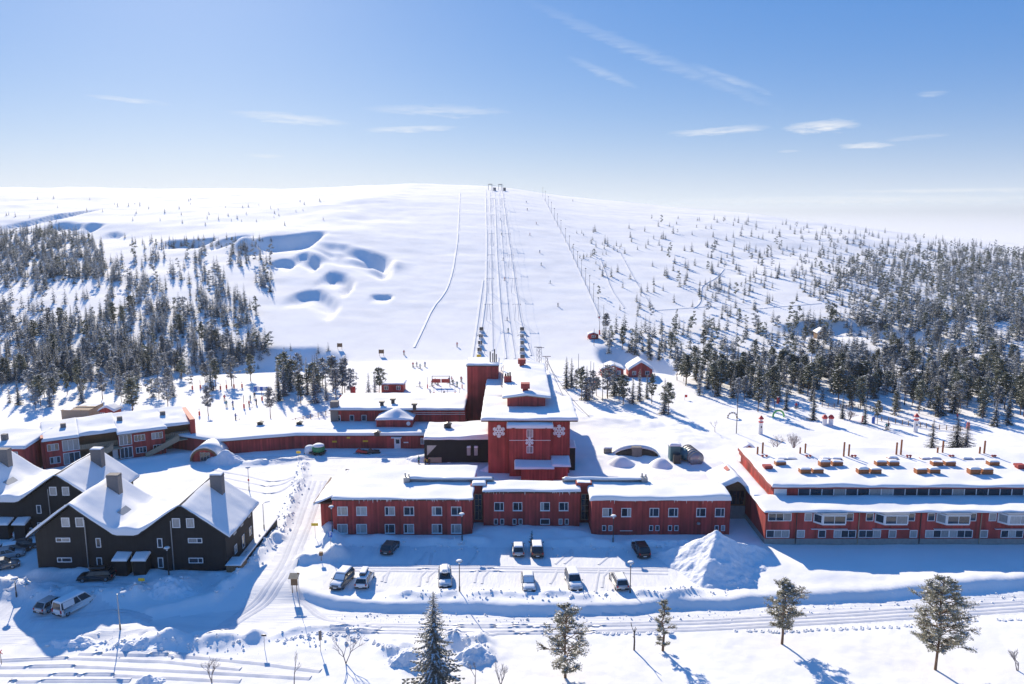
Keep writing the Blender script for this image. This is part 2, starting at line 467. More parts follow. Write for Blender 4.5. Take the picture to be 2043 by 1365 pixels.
def H(X, Y):
    X = np.asarray(X, float); Y = np.asarray(Y, float)
    z = hill(X, Y)
    for xs, ys, h, w_, L_ in SCARPS:
        m = (X > xs[0] - 20) & (X < xs[-1] + 20) & (Y > ys.min() - L_ - w_ - 10) & (Y < ys.max() + 10)
        if not m.any(): continue
        xm, ym = X[m], Y[m]
        sp = (xs[-1] - xs[0])
        tp = sst(xm, xs[0] - .04 * sp, xs[0] + .25 * sp) * (1 - sst(xm, xs[-1] - .12 * sp, xs[-1] + .03 * sp))
        d = np.interp(xm, xs, ys) - ym + 5.0 * fbm(xm / 16., ym / 50., 31, 4)
        hh = h * tp * (.85 + .7 * fbm(xm / 22., ym / 40., 37, 3))
        z[m] = z[m] - hh * sst(d, 0, w_) * (1 - sst(d, w_, w_ + L_))
    for x, y, h, r in LUMPS:
        m = (np.abs(X - x) < 3 * r) & (np.abs(Y - y) < 3 * r)
        if m.any(): z[m] = z[m] + h * np.exp(-((X[m] - x) ** 2 + (Y[m] - y) ** 2) / r ** 2)
    near = Y < 240
    if near.any():
        xm, ym = X[near], Y[near]
        q = np.zeros_like(xm)
        yl = np.interp(xm, _sx[:, 0], _sx[:, 1]) + 1.1 * fbm(xm / 7., ym * 0, 11, 3)
        ww = np.interp(xm, [-42, -27], [16, 1.35])
        q -= .8 * sst(yl + 1.1 - ym, 0, ww)
        q += .14 * np.exp(-((ym - yl - 1.9) / 1.1) ** 2) * (xm > -30) * (.6 + 1.3 * np.abs(fbm(xm / 3., ym / 3., 3, 3)))
        for (pts, h, w_, sm) in BANKS:
            pa = np.array(pts)
            mm = (xm > pa[:, 0].min() - 3 * w_) & (xm < pa[:, 0].max() + 3 * w_) & (ym > pa[:, 1].min() - 3 * w_) & (ym < pa[:, 1].max() + 3 * w_)
            if not mm.any(): continue
            xx, yy = xm[mm], ym[mm]
            kn = .1 if sm else 1.0
            d = seg_dist(xx, yy, pts) + kn * .5 * w_ * fbm(xx / 2.3, yy / 2.3, 8, 3)
            hn = h * (.85 + kn * .75 * fbm(xx / 1.7, yy / 1.7, 19, 3))
            q[mm] = np.maximum(q[mm], q[mm] + hn * np.exp(-(np.clip(d, 0, None) / w_) ** 2))
        soft = .16 * fbm(xm / 6., ym / 6., 2, 4) + .05 * fbm(xm / 1.1, ym / 1.1, 4, 2)
        # ploughed ground is level
        flat = 1 - .85 * in_poly(xm, ym, LOT) - .0
        q += soft * flat * (1 - sst(ym, 200, 240))
        z[near] = z[near] + q
    return z
def in_poly(X, Y, poly):
    r = np.zeros(np.shape(X), bool)
    n = len(poly)
    for i in range(n):
        x0, y0 = poly[i]; x1, y1 = poly[(i + 1) % n]
        if y0 == y1: continue
        c = ((y0 > Y) != (y1 > Y)) & (X < (x1 - x0) * (Y - y0) / (y1 - y0) + x0)
        r ^= c
    return r
LOT = [G(a, b) for a, b in [(672, 1098), (700, 1090), (1400, 1096), (1335, 1175), (1300, 1180), (640, 1180), (655, 1130)]]
LOT2 = [G(a, b) for a, b in [(-60, 1150), (280, 1148), (470, 1152), (420, 1185), (280, 1175), (180, 1185), (300, 1240), (60, 1250), (-60, 1200)]]
ROAD = [G(a, b, -1.3) for a, b in [(-200, 1262), (300, 1250), (480, 1225), (560, 1110), (600, 950), (680, 935), (660, 1000), (600, 1130), (585, 1195), (640, 1228), (1000, 1238), (1400, 1230), (1700, 1214), (2043, 1192), (2300, 1180), (2300, 1215), (1900, 1240), (1500, 1262), (1000, 1272), (560, 1262), (480, 1262), (380, 1278), (-200, 1310)]]
YARD = [G(a, b) for a, b in [(440, 915), (600, 908), (845, 903), (960, 928), (680, 935), (600, 930)]]

az_f = np.arange(-50, 50.01, .2)
az_c = np.concatenate([np.arange(-180, -50, 5.), az_f, np.arange(55, 180.1, 5.)])
rad = np.concatenate([np.array([2., 10, 20, 30, 40, 48]), 55 * np.exp(np.arange(0, math.log(1250 / 55.), .0045)), 1250 * np.exp(np.arange(.05, math.log(48.), .09)), [70000.]])
AZ, RD = np.meshgrid(np.radians(az_c), rad)
GX, GY = RD * np.sin(AZ), RD * np.cos(AZ)
GZ = H(GX, GY)
nr, na = GX.shape
idx = np.arange(nr * na).reshape(nr, na)
quads = np.stack([idx[:-1, :-1], idx[:-1, 1:], idx[1:, 1:], idx[1:, :-1]], -1).reshape(-1, 4)
V3 = np.stack([GX, GY, GZ], -1).reshape(-1, 3)
fc = V3[quads].mean(1)
sel_lot = in_poly(fc[:, 0], fc[:, 1], LOT)
sel_lot2 = in_poly(fc[:, 0], fc[:, 1], LOT2) & ~sel_lot
sel_road = in_poly(fc[:, 0], fc[:, 1], ROAD) & ~sel_lot & ~sel_lot2
sel_yard = in_poly(fc[:, 0], fc[:, 1], YARD) & ~sel_road
def sub(name, sel, mat):
    f = quads[sel]
    u, inv = np.unique(f.ravel(), return_inverse=True)
    o = link(name, mesh_np(name, V3[u], inv.reshape(-1, 4)[:, ::-1], mat, smooth=True))
    return tag(o, kind='structure')
sub('snowy_ground', ~(sel_lot | sel_road | sel_yard | sel_lot2), 'snow')
sub('road', sel_road, 'snow_road')
sub('parking_lot', sel_lot, 'snow_packed')
sub('parking_yard', sel_lot2, 'snow_packed')
sub('service_yard', sel_yard, 'snow_packed')
def T(px, py):                              # ground point seen at a pixel: x, y, z
    x, y, ok = raymarch([px], [py], H, n=600)
    return float(x[0]), float(y[0]), float(H(x, y)[0])
def Hz(x, y): return float(H(np.array([x]), np.array([y]))[0])
# ------------------------------------------------------------------ building helpers
rng = random.Random(7)
WO = {}
def thing(name, loc, label, cat, group=None, rz=0.0):
    o = empty(name, loc, label, cat, group, rz)
    WO[o.name] = Vector(loc)
    return o
def W(mb, name, mats, parent, smooth=False):
    """part whose mesh is written in world coordinates, parented to an unrotated thing"""
    off = WO.get(parent.name, Vector((0, 0, 0)))
    o = mb.build(name, mats, parent, -off, smooth)
    WO[o.name] = Vector((0, 0, 0))
    return o
class Facade:
    """a wall plane: point p, direction angle; u runs along the wall, outwards is to the right of u"""
    def __init__(s, x, y, ang=0.0):
        s.o = Vector((x, y, 0)); s.u = Vector((math.cos(ang), math.sin(ang), 0)); s.n = Vector((math.sin(ang), -math.cos(ang), 0))
    def at(s, u, z, d=0.0): return s.o + s.u * u + s.n * d + Vector((0, 0, z))
    def box(s, mb, u0, u1, z0, z1, d0, d1, mi=0):
        mb.obox(s.at((u0 + u1) / 2, (z0 + z1) / 2, (d0 + d1) / 2), s.u, (0, 0, 1), s.n, abs(u1 - u0) / 2, abs(z1 - z0) / 2, abs(d1 - d0) / 2, mi)
UP = Vector((0, 0, 1))
def window(par, fa, u0, u1, z0, z1, mull=(), cur=.2, fr=.09, trans=(), mat='white_paint', name='window', sill=False):
    if u1 < u0: u0, u1 = u1, u0
    if z1 < z0: z0, z1 = z1, z0
    mb = MB()
    fa.box(mb, u0 - fr, u0, z0 - fr, z1 + fr, -.03, .07)
    fa.box(mb, u1, u1 + fr, z0 - fr, z1 + fr, -.03, .07)
    fa.box(mb, u0, u1, z1, z1 + fr, -.03, .07)
    fa.box(mb, u0, u1, z0 - fr, z0, -.03, .07)
    us = [u0] + [u0 + (u1 - u0) * m for m in mull] + [u1]
    for m in us[1:-1]: fa.box(mb, m - fr * .4, m + fr * .4, z0, z1, -.03, .06)
    for t in trans:
        zt = z0 + (z1 - z0) * t; fa.box(mb, u0, u1, zt - fr * .3, zt + fr * .3, -.03, .055)
    if sill: fa.box(mb, u0 - fr * 1.4, u1 + fr * 1.4, z0 - fr - .06, z0 - fr, -.03, .13)
    f = W(mb, name, mat, par)
    for a, b in zip(us[:-1], us[1:]):
        pb = MB()
        fa.box(pb, a + (fr * .4 if a != u0 else 0), b - (fr * .4 if b != u1 else 0), z0, z1, -.02, .015)
        W(pb, 'pane', 'glass_curtain' if rng.random() < cur else 'glass_dark', f)
    return f
def battens(par, fa, u0, u1, z0, z1, step=.62, mat='red_plain', skip=()):
    mb = MB()
    u = u0 + step * .5
    while u < u1:
        if not any(a - .12 < u < b + .12 for a, b in skip): fa.box(mb, u - .025, u + .025, z0, z1, .0, .028)
        u += step
    if mb.v: tag(W(mb, 'cladding_battens', mat, par), kind='stuff')
def snow_cover(par, x0, x1, y0, y1, zf, th=.45, edge=.5, res=.7, seed=1, wob=.12, amp=.15, name='roof_snow', fn=None, local=False, low=.0):
    nx = max(4, int((x1 - x0) / res)); ny = max(4, int((y1 - y0) / res))
    # finer rows near the edges so that the drooping lip is round
    def line(a, b, n):
        m = np.linspace(a, b, n); e = np.array([0, .12, .3, .6, 1.0]) * edge
        m = m[(m > a + edge * 1.1) & (m < b - edge * 1.1)]
        return np.concatenate([a + e, m, (b - e)[::-1]])
    xs, ys = line(x0, x1, nx), line(y0, y1, ny)
    X, Y = np.meshgrid(xs, ys)
    d = np.minimum(np.minimum(X - x0, x1 - X), np.minimum(Y - y0, y1 - Y))
    pr = np.sqrt(np.clip(1 - (1 - np.clip(d / edge, 0, 1)) ** 2, 0, 1))
    zb = zf(X, Y)
    k = (1 - np.clip(d / (edge * 2), 0, 1))
    wx, wy = fbm(X / 2.1, Y / 2.1, seed, 3) * wob * k, fbm(X / 1.7, Y / 1.9, seed + 9, 3) * wob * k
    Z = zb + (th + amp * fbm(X / 4., Y / 4., seed + 3, 3) * 2) * pr - low * (1 - pr)
    if fn is not None: Z = Z + fn(X, Y) * pr
    v = np.stack([X + wx, Y + wy, Z], -1).reshape(-1, 3)
    n1, n0 = X.shape[1], X.shape[0]
    idx = np.arange(n0 * n1).reshape(n0, n1)
    f = np.stack([idx[:-1, :-1], idx[:-1, 1:], idx[1:, 1:], idx[1:, :-1]], -1).reshape(-1, 4)
    me = mesh_np(name, v, f, 'snow_roof', smooth=True)
    o = link(name, me, par, (0, 0, 0) if local else -WO.get(par.name, Vector((0, 0, 0))))
    if not local: WO[o.name] = Vector((0, 0, 0))
    return o
def cz(c): return lambda X, Y: np.zeros_like(X) + c
def zoomer(x0, y0, s): return lambda zx, zy: (x0 + zx / s, y0 + zy / s)
z5, z6 = zoomer(600, 920, 4.4326), zoomer(1000, 920, 4.086)
z7, z4 = zoomer(1440, 800, 3.388), zoomer(840, 680, 4.875)
z3, z1 = zoomer(380, 680, 3.923), zoomer(0, 780, 3.923)
z2 = zoomer(0, 1000, 3.740)
def rect(zf, a, b, c, d, Y):
    """window corners on the plane at distance Y from zoomed coordinates -> u0,u1,z0,z1"""
    (xa, za), (xb, zb) = P(*zf(a, d), Y), P(*zf(b, c), Y)
    return xa, xb, za, zb

# ------------------------------------------------------------------ 1 long red wing behind the parking lot
YL, YM = 115.6, 118.8
zL = P(700, 994, YL)[1]
wing = thing('hotel_wing', (3, YL + 8, 0), 'long red timber hotel wing with flat snowy roof behind the parking lot', 'building')
xL0, xL1 = P(664, 1030, YL)[0], P(942, 1030, YL)[0]
xM0, xM1 = P(964.5, 1020, YM)[0], P(1156.6, 1020, YM)[0]
xR0, xR1 = P(1180, 1030, YL)[0], P(1456, 1030, YL)[0]
ROOFZ = zL - .2
DEP = (15.0, 9.4, 9.4)
for x0, x1, y0, dp_ in ((xL0, xL1, YL, 15.0), (xM0, xM1, YM, 7.2), (xR0, xR1, YL, 7.2)):
    mb = MB(); mb.box(x0, x1, y0, YL + dp_, -1, ROOFZ); W(mb, 'wall', 'red_boards', wing)
    mb = MB(); mb.box(x0 - .06, x1 + .06, y0 - .07, y0 + .05, ROOFZ - .22, ROOFZ + .02); W(mb, 'fascia', 'fascia_brown', wing)
for xa_, xb_, hh_ in ((xL1 - .5, xM0 + .5, .5), (xM1 - .5, xR0 + .5, .9)):
    mb = MB(); mb.box(xa_, xb_, YM + 1.6, YL + 7.0, -1, ROOFZ + hh_); W(mb, 'wall', 'red_boards', wing)
# lower porch on the left end
xp0 = P(643, 1030, 119)[0]
mb = MB(); mb.box(xp0, xL0 + .02, 118.2, YL + 13, -1, 4.35); W(mb, 'wall', 'red_boards', wing)
mb = MB(); mb.box(xp0 - .9, xL0 - .02, 117.4, YL + 13.6, 4.35, 4.55); W(mb, 'porch_roof', 'fascia_brown', wing)
snow_cover(wing, xp0 - 1.0, xL0 - .05, 117.3, YL + 13.8, lambda X, Y: 4.56 + (X - xp0) * .45, .3, .4, .6, 5)
def wing_z(X, Y): return ROOFZ + .03 + np.clip(Y - 116, 0, 20) * .012
snow_cover(wing, xL0 - .1, xL1 + .15, YL - .25, YL + 15.2, wing_z, .24, .22, .8, 11, wob=.22)
snow_cover(wing, xM0 - .15, xM1 + .12, YM - .25, YL + 7.4, lambda X, Y: wing_z(X, Y) + .04, .34, .28, .8, 12, wob=.25)
snow_cover(wing, xR0 - .12, xR1 + .3, YL - .35, YL + 7.4, wing_z, .40, .32, .8, 13, wob=.5, fn=lambda X, Y: .25 * sst(X, 20, 30) * (1 - sst(Y, 117, 121)), low=.12)
snow_cover(wing, xL1 - .3, xM0 + .3, YM + 1.5, YL + 7.2, cz(ROOFZ + .52), .3, .3, .7, 14)
snow_cover(wing, xM1 - .3, xR0 + .3, YM + 1.7, YL + 7.2, cz(ROOFZ + .92), .12, .3, .7, 15)
faL, faM = Facade(0, YL), Facade(0, YM)
sk = []
for a, b in ((325, 415), (493, 585), (745, 833), (912, 1002), (1160, 1250), (1330, 1420)):
    for k, (c, d) in enumerate(((402, 480), (556, 638))):
        u0, u1, q0, q1 = rect(z5, a, b, c, d, YL)
        window(wing, faL, u0 + .1, u1 - .1, q0 + .1, q1 - .1, (.34,) if rng.random() < .5 else (.62,), cur=.75 if a < 600 else .3, sill=True)
    sk.append((u0, u1))
battens(wing, faL, xL0, xL1, -.2, ROOFZ - .25, skip=sk)
sk = []
for i, (a, b) in enumerate(((985.8, 1005.4), (1023, 1042), (1077.8, 1097), (1115, 1134))):
    (u0, q1), (u1, q0) = P(a, 1002, YM), P(b, 1019, YM)
    window(wing, faM, u0 + .1, u1 - .1, q0 + .1, q1 - .1, (.62,) if i != 2 else (.34,), cur=.25, sill=True); sk.append((u0, u1))
    (u0, q1), (u1, q0) = P(a, 1035.5, YM), P(b, 1046, YM)
    if i == 2: window(wing, faM, u0 + .1, u1 - .1, q0 + .05, q1 - .05, (), cur=0)
    else:
        for c, d in ((0, .36), (.64, 1)): window(wing, faM, u0 + (u1 - u0) * c + .05, u0 + (u1 - u0) * d - .05, q0 + .05, q1 - .05, (), cur=.3, fr=.08)
battens(wing, faM, xM0, xM1, -.2, ROOFZ - .25, skip=sk)
sk = []
for i, (a, b) in enumerate(((823, 905), (977, 1060), (1207, 1288), (1360, 1443), (1588, 1670), (1740, 1823))):
    u0, u1, q0, q1 = rect(z6, a, b, 382, 453, YL)
    window(wing, faL, u0 + .1, u1 - .1, q0 + .1, q1 - .1, (.36,) if i in (2, 4) else (.64,), cur=.3, sill=True); sk.append((u0, u1))
    u0, u1, q0, q1 = rect(z6, a, b, 525, 567, YL)
    if i in (0, 2, 3, 5):
        for c, d in ((0, .36), (.64, 1)): window(wing, faL, u0 + (u1 - u0) * c + .05, u0 + (u1 - u0) * d - .05, q0 + .05, q1 - .05, (), cur=.3, fr=.08)
    if i == 1:
        mb = MB(); faL.box(mb, u0 - .2, u1 + .2, q0 - .05, q0 + .03, .03, .09); W(mb, 'wall_rail', 'white_paint', wing)
battens(wing, faL, xR0, xR1, -.2, ROOFZ - .3, skip=sk)
u, q = P(*z6(1605, 510), YL); mb = MB(); mb.lathe([(.28, 0), (.3, .12), (.2, .3)], (u, YL - .25, q), 10); W(mb, 'wall_vent', 'grey_metal', wing)
def eave_frost(par, fa, u0, u1, z, seed, dens=3.0, d=.06):
    g = random.Random(seed); mb = MB()
    for k in range(int((u1 - u0) * dens)):
        u = g.uniform(u0, u1)
        if g.random() < .35 + .4 * math.sin(u * 1.3 + seed): continue
        l = g.uniform(.06, .42) * (1 if g.random() < .7 else 1.6)
        p = fa.at(u, z, d)
        mb.tube(p, p - Vector((0, 0, l)), g.uniform(.03, .09), .008, 4)
    tag(W(mb, 'eave_icicles', 'tree_snow', par), kind='stuff')
eave_frost(wing, faL, xL0 + 3, xL1, ROOFZ - .02, 1, 4, .1); eave_frost(wing, faM, xM0, xM1, ROOFZ, 2, 2.0, .1); eave_frost(wing, faL, xR0, xR1, ROOFZ - .05, 3, 2.2, .14)
# glazed stairwells between the sections
faS = Facade(0, YM + 1.6)
for (a, b) in ((946, 963), (1158, 1176)):
    x0, x1 = P(a, 1020, YM + 1.6)[0] + .05, P(b, 1020, YM + 1.6)[0] - .05
    window(wing, faS, x0 + .12, x1 - .12, .6, ROOFZ - 1.0, (.5,), cur=.08, fr=.1, trans=(.33, .55, .8), mat='wood_pale', name='stairwell_glazing')
# duct lying on the roof
for a, b, yy in ((812, 985, 957), (1122, 1285, 958)):
    x0, y0 = G(a, yy, ROOFZ + .7); x1, _ = G(b, yy, ROOFZ + .7)
    mb = MB(); mb.tube((x0, y0, ROOFZ + .75), (x1, y0, ROOFZ + .75), .36, n=10); W(mb, 'roof_duct', 'grey_metal', wing, True)
    snow_cover(wing, x0 + .2, x1 - .2, y0 - .42, y0 + .42, cz(ROOFZ + .92), .3, .4, .5, 3, name='duct_snow')
    mb = MB()
    xe = x0 if a < 900 else x1
    mb.box(xe - .5, xe + .5, y0 - .6, y0 + .6, ROOFZ + .2, ROOFZ + 1.2); mb.tube((xe - .3, y0 + .2, ROOFZ + 1.1), (xe - .3, y0 + .2, ROOFZ + 1.8), .12); mb.tube((xe + .3, y0 + .2, ROOFZ + 1.1), (xe + .3, y0 + .2, ROOFZ + 1.6), .12)
    W(mb, 'duct_hood', 'grey_metal', wing)

# ------------------------------------------------------------------ 2 right-hand building with oriels and skylights
YB = 112.0
rb = thing('oriel_building', (58, YB + 12, 0), 'long red building with white oriel windows and rows of skylights, right side', 'building')
bx0 = P(1527, 1050, YB)[0]; bx1 = 100.0
zE = P(1600, 1018, YB)[1] - .28
YC = 117.8
zC0, zC1 = P(1700, 991, YC)[1], P(1700, 974, YC)[1]
mb = MB(); mb.box(bx0, bx1, YB, YC + 18, .95, zE); W(mb, 'wall', 'red_boards', rb)
mb = MB(); mb.box(bx0 - .03, bx1, YB - .05, YC + 18, -1, .95); W(mb, 'plinth', 'concrete', rb)
ux0 = 40.9
mb = MB(); mb.box(ux0, bx1, YC, YC + 17.6, zE, zC1 + .25); W(mb, 'upper_wall', 'red_boards', rb)
mb = MB(); mb.prism([(YC - .4, zC1 + .02), (YC + 18, zC1 + .5), (YC + 18, zC1 + .85), (YC - .4, zC1 + .35)], ux0 - .5, ux0 - .25, axis='x'); W(mb, 'verge_board', 'red_sun', rb)
mb = MB(); mb.box(ux0 - .24, bx1, YC - .42, YC - .3, zC1 + .02, zC1 + .3); W(mb, 'fascia', 'red_sun', rb)
def up_z(X, Y): return zC1 + .3 + (Y - YC) * .02
mb = MB(); mb.box(ux0 - .22, bx1, YC - .28, YC + 17.9, zC1 + .1, zC1 + .28); W(mb, 'roof', 'fascia_brown', rb)
snow_cover(rb, ux0 - .35, bx1, YC - .5, YC + 18.1, up_z, .4, .35, .8, 21, wob=.3)
def lo_z(X, Y): return zE + .12 + np.clip(Y - YB, 0, 6) * .02
mb = MB(); mb.box(bx0 - .35, bx1, YB - .45, YC + .0, zE, zE + .11); mb.box(bx0 - .35, ux0 - .52, YC, YC + 17.5, zE, zE + .11); W(mb, 'lower_roof', 'fascia_brown', rb)
snow_cover(rb, bx0 - .45, bx1, YB - .55, YC - .05, lo_z, .26, .3, .7, 22, wob=.2)
snow_cover(rb, bx0 - .45, ux0 - .55, YC - .6, YC + 17.4, lo_z, .4, .35, .7, 23)
faC, faB = Facade(0, YC), Facade(0, YB)
# clerestory
x = ux0 + .15
mb = MB(); faC.box(mb, x, x + 2.0, zC0 + .1, zC1 - .05, .0, .05); W(mb, 'clerestory_panel', 'white_paint', rb)
x = ux0 + 4.0
while x < bx1 - 4:
    window(rb, faC, x, x + 1.72, zC0 + .25, zC1 - .1, (), cur=.12, fr=.06, name='clerestory_window'); x += 1.86
# oriels
def xq(zx, zy=800): return P(*z7(zx, zy), YB)[0]
zu0, zu1 = P(*z7(330, 808), YB)[1], P(*z7(330, 762), YB)[1]
zl0, zl1 = P(*z7(330, 920), YB)[1], P(*z7(330, 876), YB)[1]
sk = [(xq(312), xq(470))]
window(rb, faB, xq(316), xq(466), zu0, zu1, (.333, .667), cur=.35)
PERIOD = xq(975) - xq(560)
for k in range(5):
    o_ = k * PERIOD
    a0, a1, a2 = xq(562) + o_, xq(605) + o_, xq(618) + o_
    b0, b1, b2 = xq(850) + o_, xq(842) + o_, xq(885) + o_
    window(rb, faB, a0, a1, zu0, zu1, (), cur=.25)
    window(rb, faB, b1, b2, zu0, zu1, (), cur=.25)
    dpt = 1.15
    fa0, fa1 = a2 + .95, b1 - .55
    mb = MB(); mb.poly([(a2, YB - .01), (fa0, YB - dpt), (fa1, YB - dpt), (b1 - .1, YB - .01)], zu0 - .28, zu1 + .3)
    od = W(mb, 'oriel', 'white_paint', rb)
    mb = MB(); mb.poly([(a2 - .15, YB - .02), (fa0 - .1, YB - dpt - .15), (fa1 + .1, YB - dpt - .15), (b1 + .05, YB - .02)], zu1 + .31, zu1 + .42); W(mb, 'oriel_roof', 'grey_metal', rb)
    window(rb, Facade(0, YB - dpt), fa0 + .18, fa1 - .12, zu0 - .02, zu1 + .05, (.5,), cur=.3)
    ang = math.atan2(-dpt, fa0 - a2); ln = math.hypot(dpt, fa0 - a2)
    window(rb, Facade(a2, YB, ang), .2, ln - .15, zu0, zu1 + .05, (), cur=.5)
    ang = math.atan2(dpt, b1 - .1 - fa1); ln = math.hypot(dpt, b1 - .1 - fa1)
    window(rb, Facade(fa1, YB - dpt, ang), .12, ln - .15, zu0, zu1 + .05, (), cur=.3)
    # small awning lines under the oriel
    mb = MB(); mb.box(a2 - .3, b1 + .2, YB - .35, YB - .03, zl1 + .28, zl1 + .34); W(mb, 'canopy_strip', 'white_paint', rb)
for a, b, ms in ((305, 463, (.333, .667)), (512, 567, ()), (657, 710, ()), (762, 915, (.333, .667)), (930, 1083, (.333, .667)), (1135, 1188, ()), (1278, 1330, ()),
                 (1383, 1545, (.333, .667)), (1545, 1705, (.333, .667)), (1755, 1808, ()), (1895, 2048, (.333, .667)), (2110, 2165, ())):
    window(rb, faB, xq(a) + .1, xq(b) - .1, zl0, zl1, ms, cur=.35)
for zx, mt in ((505, 'dark_metal'), (927, 'wood_pale'), (1345, 'dark_metal'), (1752, 'wood_pale'), (2165, 'dark_metal')):
    mb = MB(); x = xq(zx); mb.tube((x, YB - .1, .2), (x, YB - .1, zE - .05), .07); W(mb, 'downpipe', mt, rb)
# skylights
def roof_pt(px, py):
    x, y = G(px, py, zC1 + .75)
    return x, y
sky_pts = [(1605, 944), (1630, 944), (1720, 944), (1745, 944), (1836, 944), (1862, 944), (1942, 944), (1967, 944),
           (1556, 929), (1644, 929), (1669, 929), (1756, 929), (1781, 929), (1868, 929), (1893, 929), (1980, 929),
           (1559, 917), (1578, 917), (1648, 917), (1668, 917), (1780, 916), (1846, 917), (1865, 917), (1928, 917), (1950, 917)]
for i, (a, b) in enumerate(sky_pts):
    x, y = roof_pt(a, b)
    zb_ = zC1 + .5
    h = 1.45 if b > 925 else .75
    mb = MB(); mb.box(x - .82, x + .82, y - .55, y + .55, zb_ - .3, zb_ + h * .72)
    for kk in range(3): mb.box(x - .86, x + .86, y - .59, y + .59, zb_ + h * (.08 + .22 * kk), zb_ + h * (.16 + .22 * kk))
    s_ = W(mb, 'skylight', 'orange_wood', rb)
    snow_cover(s_, x - .85, x + .85, y - .6, y + .6, cz(zb_ + h * .72), .2, .5, .3, i, name='skylight_snow', wob=.05)
for a, b, h in ((1511, 909, 1.5), (1521, 908, 2.2), (1596, 908, 1.3), (1606, 908, 2.0), (1683, 912, 2.6), (1693, 912, 2.2), (1788, 908, 2.2), (1797, 908, 2.7), (1870, 907, 1.2), (1880, 907, 2.4), (1954, 908, 1.4), (1963, 908, 2.5)):
    x, y = roof_pt(a, b)
    mb = MB(); mb.tube((x, y, zC1 + .4), (x, y, zC1 + .7 + h), .16, n=8); mb.tube((x, y, zC1 + .7 + h), (x, y, zC1 + .85 + h), .2, .08, n=8); W(mb, 'flue_pipe', 'orange_wood', rb)
for a in (1521, 1529, 1609, 1616, 1700, 1706, 1810, 1816, 1895, 1901, 1980, 1985):
    x, y = roof_pt(a, 914)
    mb = MB(); mb.tube((x, y, zC1 + .4), (x, y, zC1 + 1.15), .12, n=6); mb.lathe([(.05, 1.0), (.26, 1.15), (.2, 1.3)], (x, y, zC1), 8); W(mb, 'vent_pipe', 'red_plain', rb)
for a, b in ((1531, 937), (2034, 935)):
    x, y = roof_pt(a, b)
    mb = MB(); mb.box(x - .55, x + .55, y - .5, y + .5, zC1 + .3, zC1 + 1.55); mb.box(x - .7, x + .7, y - .65, y + .65, zC1 + 1.15, zC1 + 1.5); W(mb, 'roof_fan', 'red_plain', rb)
    mb = MB(); mb.poly([(x - 1.6, y), (x - 1, y - .7), (x + 1.2, y - .7), (x + 1.9, y), (x + .8, y + .7), (x - .9, y + .7)], zC1 + .5, zC1 + .72); W(mb, 'fan_walkway', 'wood_brown', rb)

# glazed corridor joining the two
cor = thing('link_corridor', (36, 122, 0), 'glazed timber corridor linking the wing and the oriel building', 'corridor')
cx0, cx1 = xR1 + .05, bx0 - .05
mb = MB(); mb.box(cx0, cx1, 122, 128, -1, 2.2); W(mb, 'plinth', 'concrete', cor)
mb = MB(); mb.box(cx0, cx1, 122.15, 128, 2.2, 5.0); mb.prism([(cx0, 5.0), ((cx0 + cx1) / 2 + .6, 6.6), (cx1, 5.0)], 122.1, 128); W(mb, 'wall', 'wood_brown', cor)
window(cor, Facade(0, 122.1), cx0 + .4, cx1 - .4, 2.5, 4.7, (.17, .33, .5, .67, .83), cur=.1, mat='fascia_brown')
snow_cover(cor, cx0 - .6, cx1 + .2, 121.3, 129, lambda X, Y: np.interp(X, [cx0 - .6, (cx0 + cx1) / 2 + .6, cx1 + .2], [5.2, 6.65, 5.2]), .7, .5, .4, 31)

# ------------------------------------------------------------------ 3 tall hotel block with the snowflakes
YT = 144.5
tw = thing('hotel_block', (3, YT + 18, 0), 'tall red hotel block with white snowflakes on its gable and a broad snowy roof', 'building')
tx0, tx1 = P(974, 900, YT)[0], P(1136.5, 900, YT)[0]
zT = P(1050, 839, YT)[1]
mb = MB(); mb.box(tx0, tx1, YT, YT + 16, -1, zT); W(mb, 'wall', 'red_boards', tw)
mb = MB(); mb.box(tx0, 8.4, YT + 16, YT + 43, -1, zT - .03); W(mb, 'wall', 'red_boards', tw)
rx0, rx1 = P(960, 836, YT - 1)[0], P(1153, 836, YT - 1)[0]
mb = MB(); mb.box(rx0, rx1, YT - 1, YT + 17, zT, zT + .28); W(mb, 'roof', 'fascia_brown', tw)
snow_cover(tw, rx0 - .1, rx1 + .1, YT - 1.1, YT + 17.1, cz(zT + .29), .42, .4, .8, 41, wob=.2)
mb = MB(); mb.box(rx0, 9.2, YT + 17.12, YT + 44, zT - .02, zT + .26); W(mb, 'roof', 'fascia_brown', tw)
snow_cover(tw, rx0 - .1, 9.3, YT + 16.9, YT + 44.1, cz(zT + .26), .42, .4, .9, 49, wob=.2)
faT = Facade(0, YT)
battens(tw, faT, tx0, tx1, -.5, zT - .05)
mb = MB(); zr = P(*z4(900, 945), YT)[1]; faT.box(mb, tx0, tx1, zr - .05, zr + .05, .03, .06); W(mb, 'trim_line', 'red_sun', tw)
# central bay
YBay = YT - 1.6
c0, c1 = P(*z4(858, 1000), YBay)[0], P(*z4(1260, 1000), YBay)[0]
zb = P(*z4(1000, 848), YBay)[1]
mb = MB(); mb.box(c0, c1, YBay, YT - .01, -1, zb); W(mb, 'bay_wall', 'red_boards', tw)
mb = MB(); mb.box(c0 - .45, c1 + .45, YBay - .4, YT - .02, zb, zb + .12); W(mb, 'bay_roof', 'fascia_brown', tw)
snow_cover(tw, c0 - .5, c1 + .5, YBay - .45, YT - .05, lambda X, Y: zb + .13 + (Y - YBay) * .25, .55, .3, .4, 43, wob=.1)
faBay = Facade(0, YBay)
battens(tw, faBay, c0, c1, -.5, zb - .05)
mb = MB(); zr = P(*z4(1000, 968), YBay)[1]; faBay.box(mb, c0, c1, zr - .05, zr + .04, .03, .07); W(mb, 'trim_line', 'white_paint', tw)
